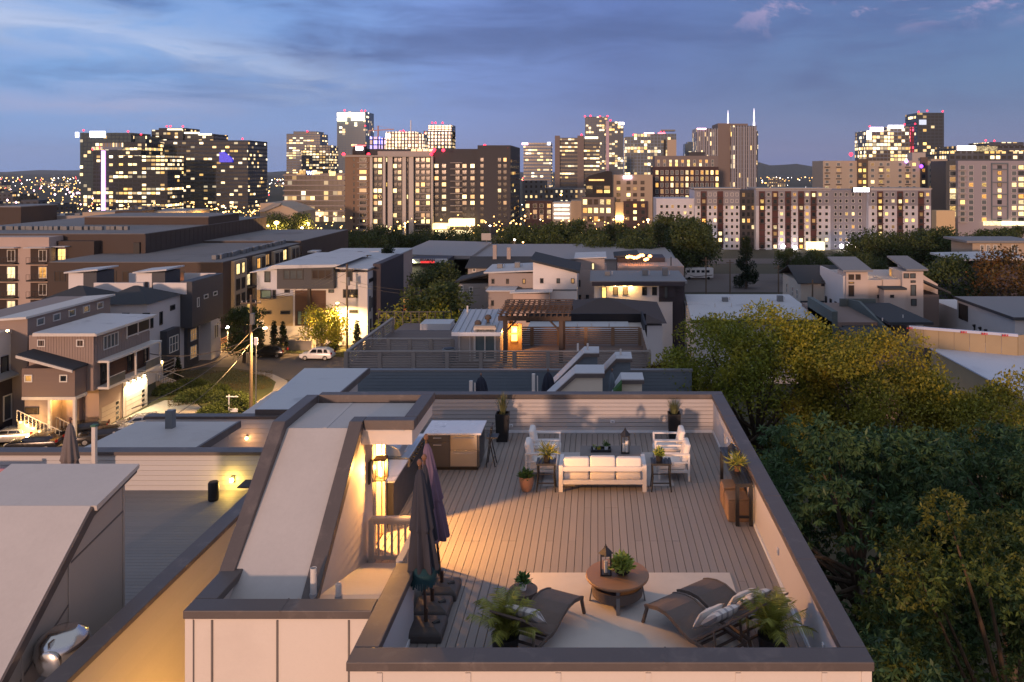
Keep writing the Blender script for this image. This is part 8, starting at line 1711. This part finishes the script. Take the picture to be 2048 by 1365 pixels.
# festoon lights at the apartment courtyard, billboard, yard sign, stairs
fe = thing('festoon_lights', 'strings of red orange festoon bulbs at the left edge', 'lights', (SX(25, 118), 118, 0))
fb = MB().lathe([(.02, -.12), (.1, -.05), (.12, .03), (.03, .12)], 8).mesh('bulb', E('festoon_glow', (1, .28, .12), 14, .3))
for r_ in range(3):
    for i in range(10): inst('bulb', fb, fe, (SX(i*6.2-4, 112), 112+r_*1.5, SZ(652-i*2.0+r_*5+1.5*math.sin(i*1.6), 112)))
    MB().tube([(SX(i*6.2-4, 112), 112+r_*1.5, SZ(652-i*2.0+r_*5+1.5*math.sin(i*1.6), 112)+.13) for i in range(10)], .015, 4).build('cable', iron_m, fe)
for px in (-6, 56): MB().tube([(SX(px, 112), 113.5, 0), (SX(px, 112), 113.5, SZ(632, 112))], .06, 6).build('post', iron_m, fe)
bb_ = thing('pole_sign', 'pale rectangular sign on a tall pole before the tree line', 'sign', (SX(971, 225), 225, zg(225))); MB().box(SX(963, 225), SX(982, 225), 224.8, 225.2, SZ(481, 225), SZ(467, 225)).build('sign_board', M('pale_concrete'), bb_); MB().tube([(SX(973, 225), 225.3, zg(225)), (SX(973, 225), 225.3, SZ(470, 225))], .15, 6).build('pole', M('grey_metal'), bb_)
ys = thing('yard_sign', 'white estate agent yard sign beside the shrubs', 'sign', G(458, 830)); q = G(458, 830); MB().box(q[0]-.05, q[0]+.05, q[1]-.05, q[1]+.05, 0, 2.2).build('post', white_t, ys); MB().box(q[0]-.3, q[0]+1.0, q[1]-.04, q[1]+.04, 1.95, 2.05).build('arm', white_t, ys); MB().box(q[0]+.15, q[0]+.95, q[1]-.02, q[1]+.02, .3, .7).build('sign_plate', white_t, ys)
gs = thing('garage_steps', 'concrete steps with dark handrail right of the floodlit garage', 'steps', (-53.5, 98.5, 0))
for i in range(5): MB().box(-54.2+i*.5, -53.7+i*.5, 98.4, 100.2, 0, 1.0-i*.2).build('step', walkway, gs)
for y in (98.35, 100.25):
    rl = MB().bar((-54.2, y, 2.0), (-51.7, y, 1.05), .05, .05).build('handrail', trimw, gs)
    for i in range(9): MB().box(-54.15+i*.3-.015, -54.15+i*.3+.015, y-.015, y+.015, max(0, 1-i*.12), 1.96-i*.114).build('baluster', iron_m, rl)
es = thing('entry_stairs', 'white railed entry stairs with small step lights at left', 'steps', (SX(75, 80), 80, 0))
for i in range(7): 
    st_ = MB().box(SX(50, 80)+i*.62, SX(50, 80)+(i+1)*.62, 79, 80.6, 0, 2.2-i*.3).build('step', walkway, es); MB().box(SX(50, 80)+i*.62+.2, SX(50, 80)+i*.62+.4, 78.95, 78.998, 2.0-i*.3, 2.12-i*.3).build('step_light', E('festoon_amber', (1, .6, .2), 12, .2), st_)
for y in (78.9, 80.7):
    rl = MB().bar((SX(50, 80), y, 3.3), (SX(50, 80)+4.4, y, 1.2), .07, .07).build('handrail', trimw, es)
    for i in range(12): MB().box(SX(50, 80)+i*.38-.02, SX(50, 80)+i*.38+.02, y-.02, y+.02, max(0, 2.2-i*.18), 3.25-i*.18).build('baluster', trimw, rl)
lamp('stair_glow', es, (SX(60, 79), 78.2, 1.8), 330, (1, .6, .2), .2)
# the house whose corner shows at the left edge
LE = thing('left_edge_house', 'white and charcoal house cut by the left edge of the picture', 'house', (SX(10, 76), 78, 0))
xe_ = -60.4
MB().box(xe_-9, xe_, 70, 84, 5.8, SZ(668, 82)).build('wall', whs, LE); MB().box(xe_-9, xe_+.15, 69.5, 84.2, 0, 5.79).build('wall', M('dark_plum_siding'), LE)
MB().prism([(xe_, 6.4), (xe_+.9, 5.95), (xe_+.9, 5.8), (xe_, 5.8)], 'y', 76, 84).build('porch_roof', M('metal_roof'), LE); MB().box(xe_-9.1, xe_+.1, 69.9, 84.1, SZ(668, 82)+.002, SZ(661, 82)).build('parapet', trimw, LE)
for y_, z_, w_, h_ in ((83.1, 7.8, .7, .9), (81.6, 4.4+1.6, 1.0, 2.0)): win(LE, 'E', xe_, y_, z_, w_, h_, gl_cool, wf_dark, 0, 0, .12)
win(LE, 'E', xe_+.15, 81.8, 1.4, 1.2, 2.6, gl_cool, wf_white, 0, 0, .12); ll = thing('left_edge_roof_lamp', 'small lamp on the parapet of the left edge house', 'lamp', (SX(15, 77), 77, SZ(665, 77))); MB().lathe([(.04, 0), (.12, .05), (.12, .15), (.03, .2)], 8, (SX(15, 76.5), 76.5, SZ(664, 76.5))).build('bulb', E('flood_glow'), ll); MB().tube([(SX(15, 76.5), 76.5, SZ(668, 76)), (SX(15, 76.5), 76.5, SZ(664, 76.5))], .03, 5).build('stem', iron_m, ll)
# split rail ramp fences before the unfinished house
ranch = M('ranch_fence_wood', (.16, .075, .045), .8, .15, 1, 15, bump=.2)
def fence(label, a, c, n, h=1.0):
    a, c = Vector(G(*a)), Vector(G(*c)); t = thing('rail_fence', label, 'fence', tuple(a))
    for i in range(n+1):
        q = a.lerp(c, i/n); MB().box(q.x-.07, q.x+.07, q.y-.07, q.y+.07, .05, h+.1).build('post', ranch, t)
    for k in range(3): MB().bar(a+Vector((0, -.09, .3+.33*k)), c+Vector((0, -.09, .3+.33*k)), .05, .14).build('rail', ranch, t)
fence('brown rail fence climbing along the walkway to the unfinished house', (548, 712), (622, 668), 6); fence('brown rail fence behind the black parked car', (440, 704), (548, 711), 7); fence('second brown rail fence on the far side of the sloping walk', (440, 692), (500, 672), 5)
# ================================================================ the air itself
def haze():
    b = MB().box(-14000, 14000, -400, 15000, -18, 420); o = b.build('haze', []); o['kind'] = 'stuff'; o['label'] = 'thin dusk haze over the city'
    m = bpy.data.materials.new('haze_air'); m.use_nodes = True; nt = m.node_tree; nt.nodes.clear()
    v = nt.nodes.new('ShaderNodeVolumePrincipled'); v.inputs['Color'].default_value = (.72, .83, 1, 1); v.inputs['Density'].default_value = 3.5e-5; v.inputs['Anisotropy'].default_value = 0
    out = nt.nodes.new('ShaderNodeOutputMaterial'); nt.links.new(v.outputs[0], out.inputs['Volume']); o.data.materials.append(m)
haze()
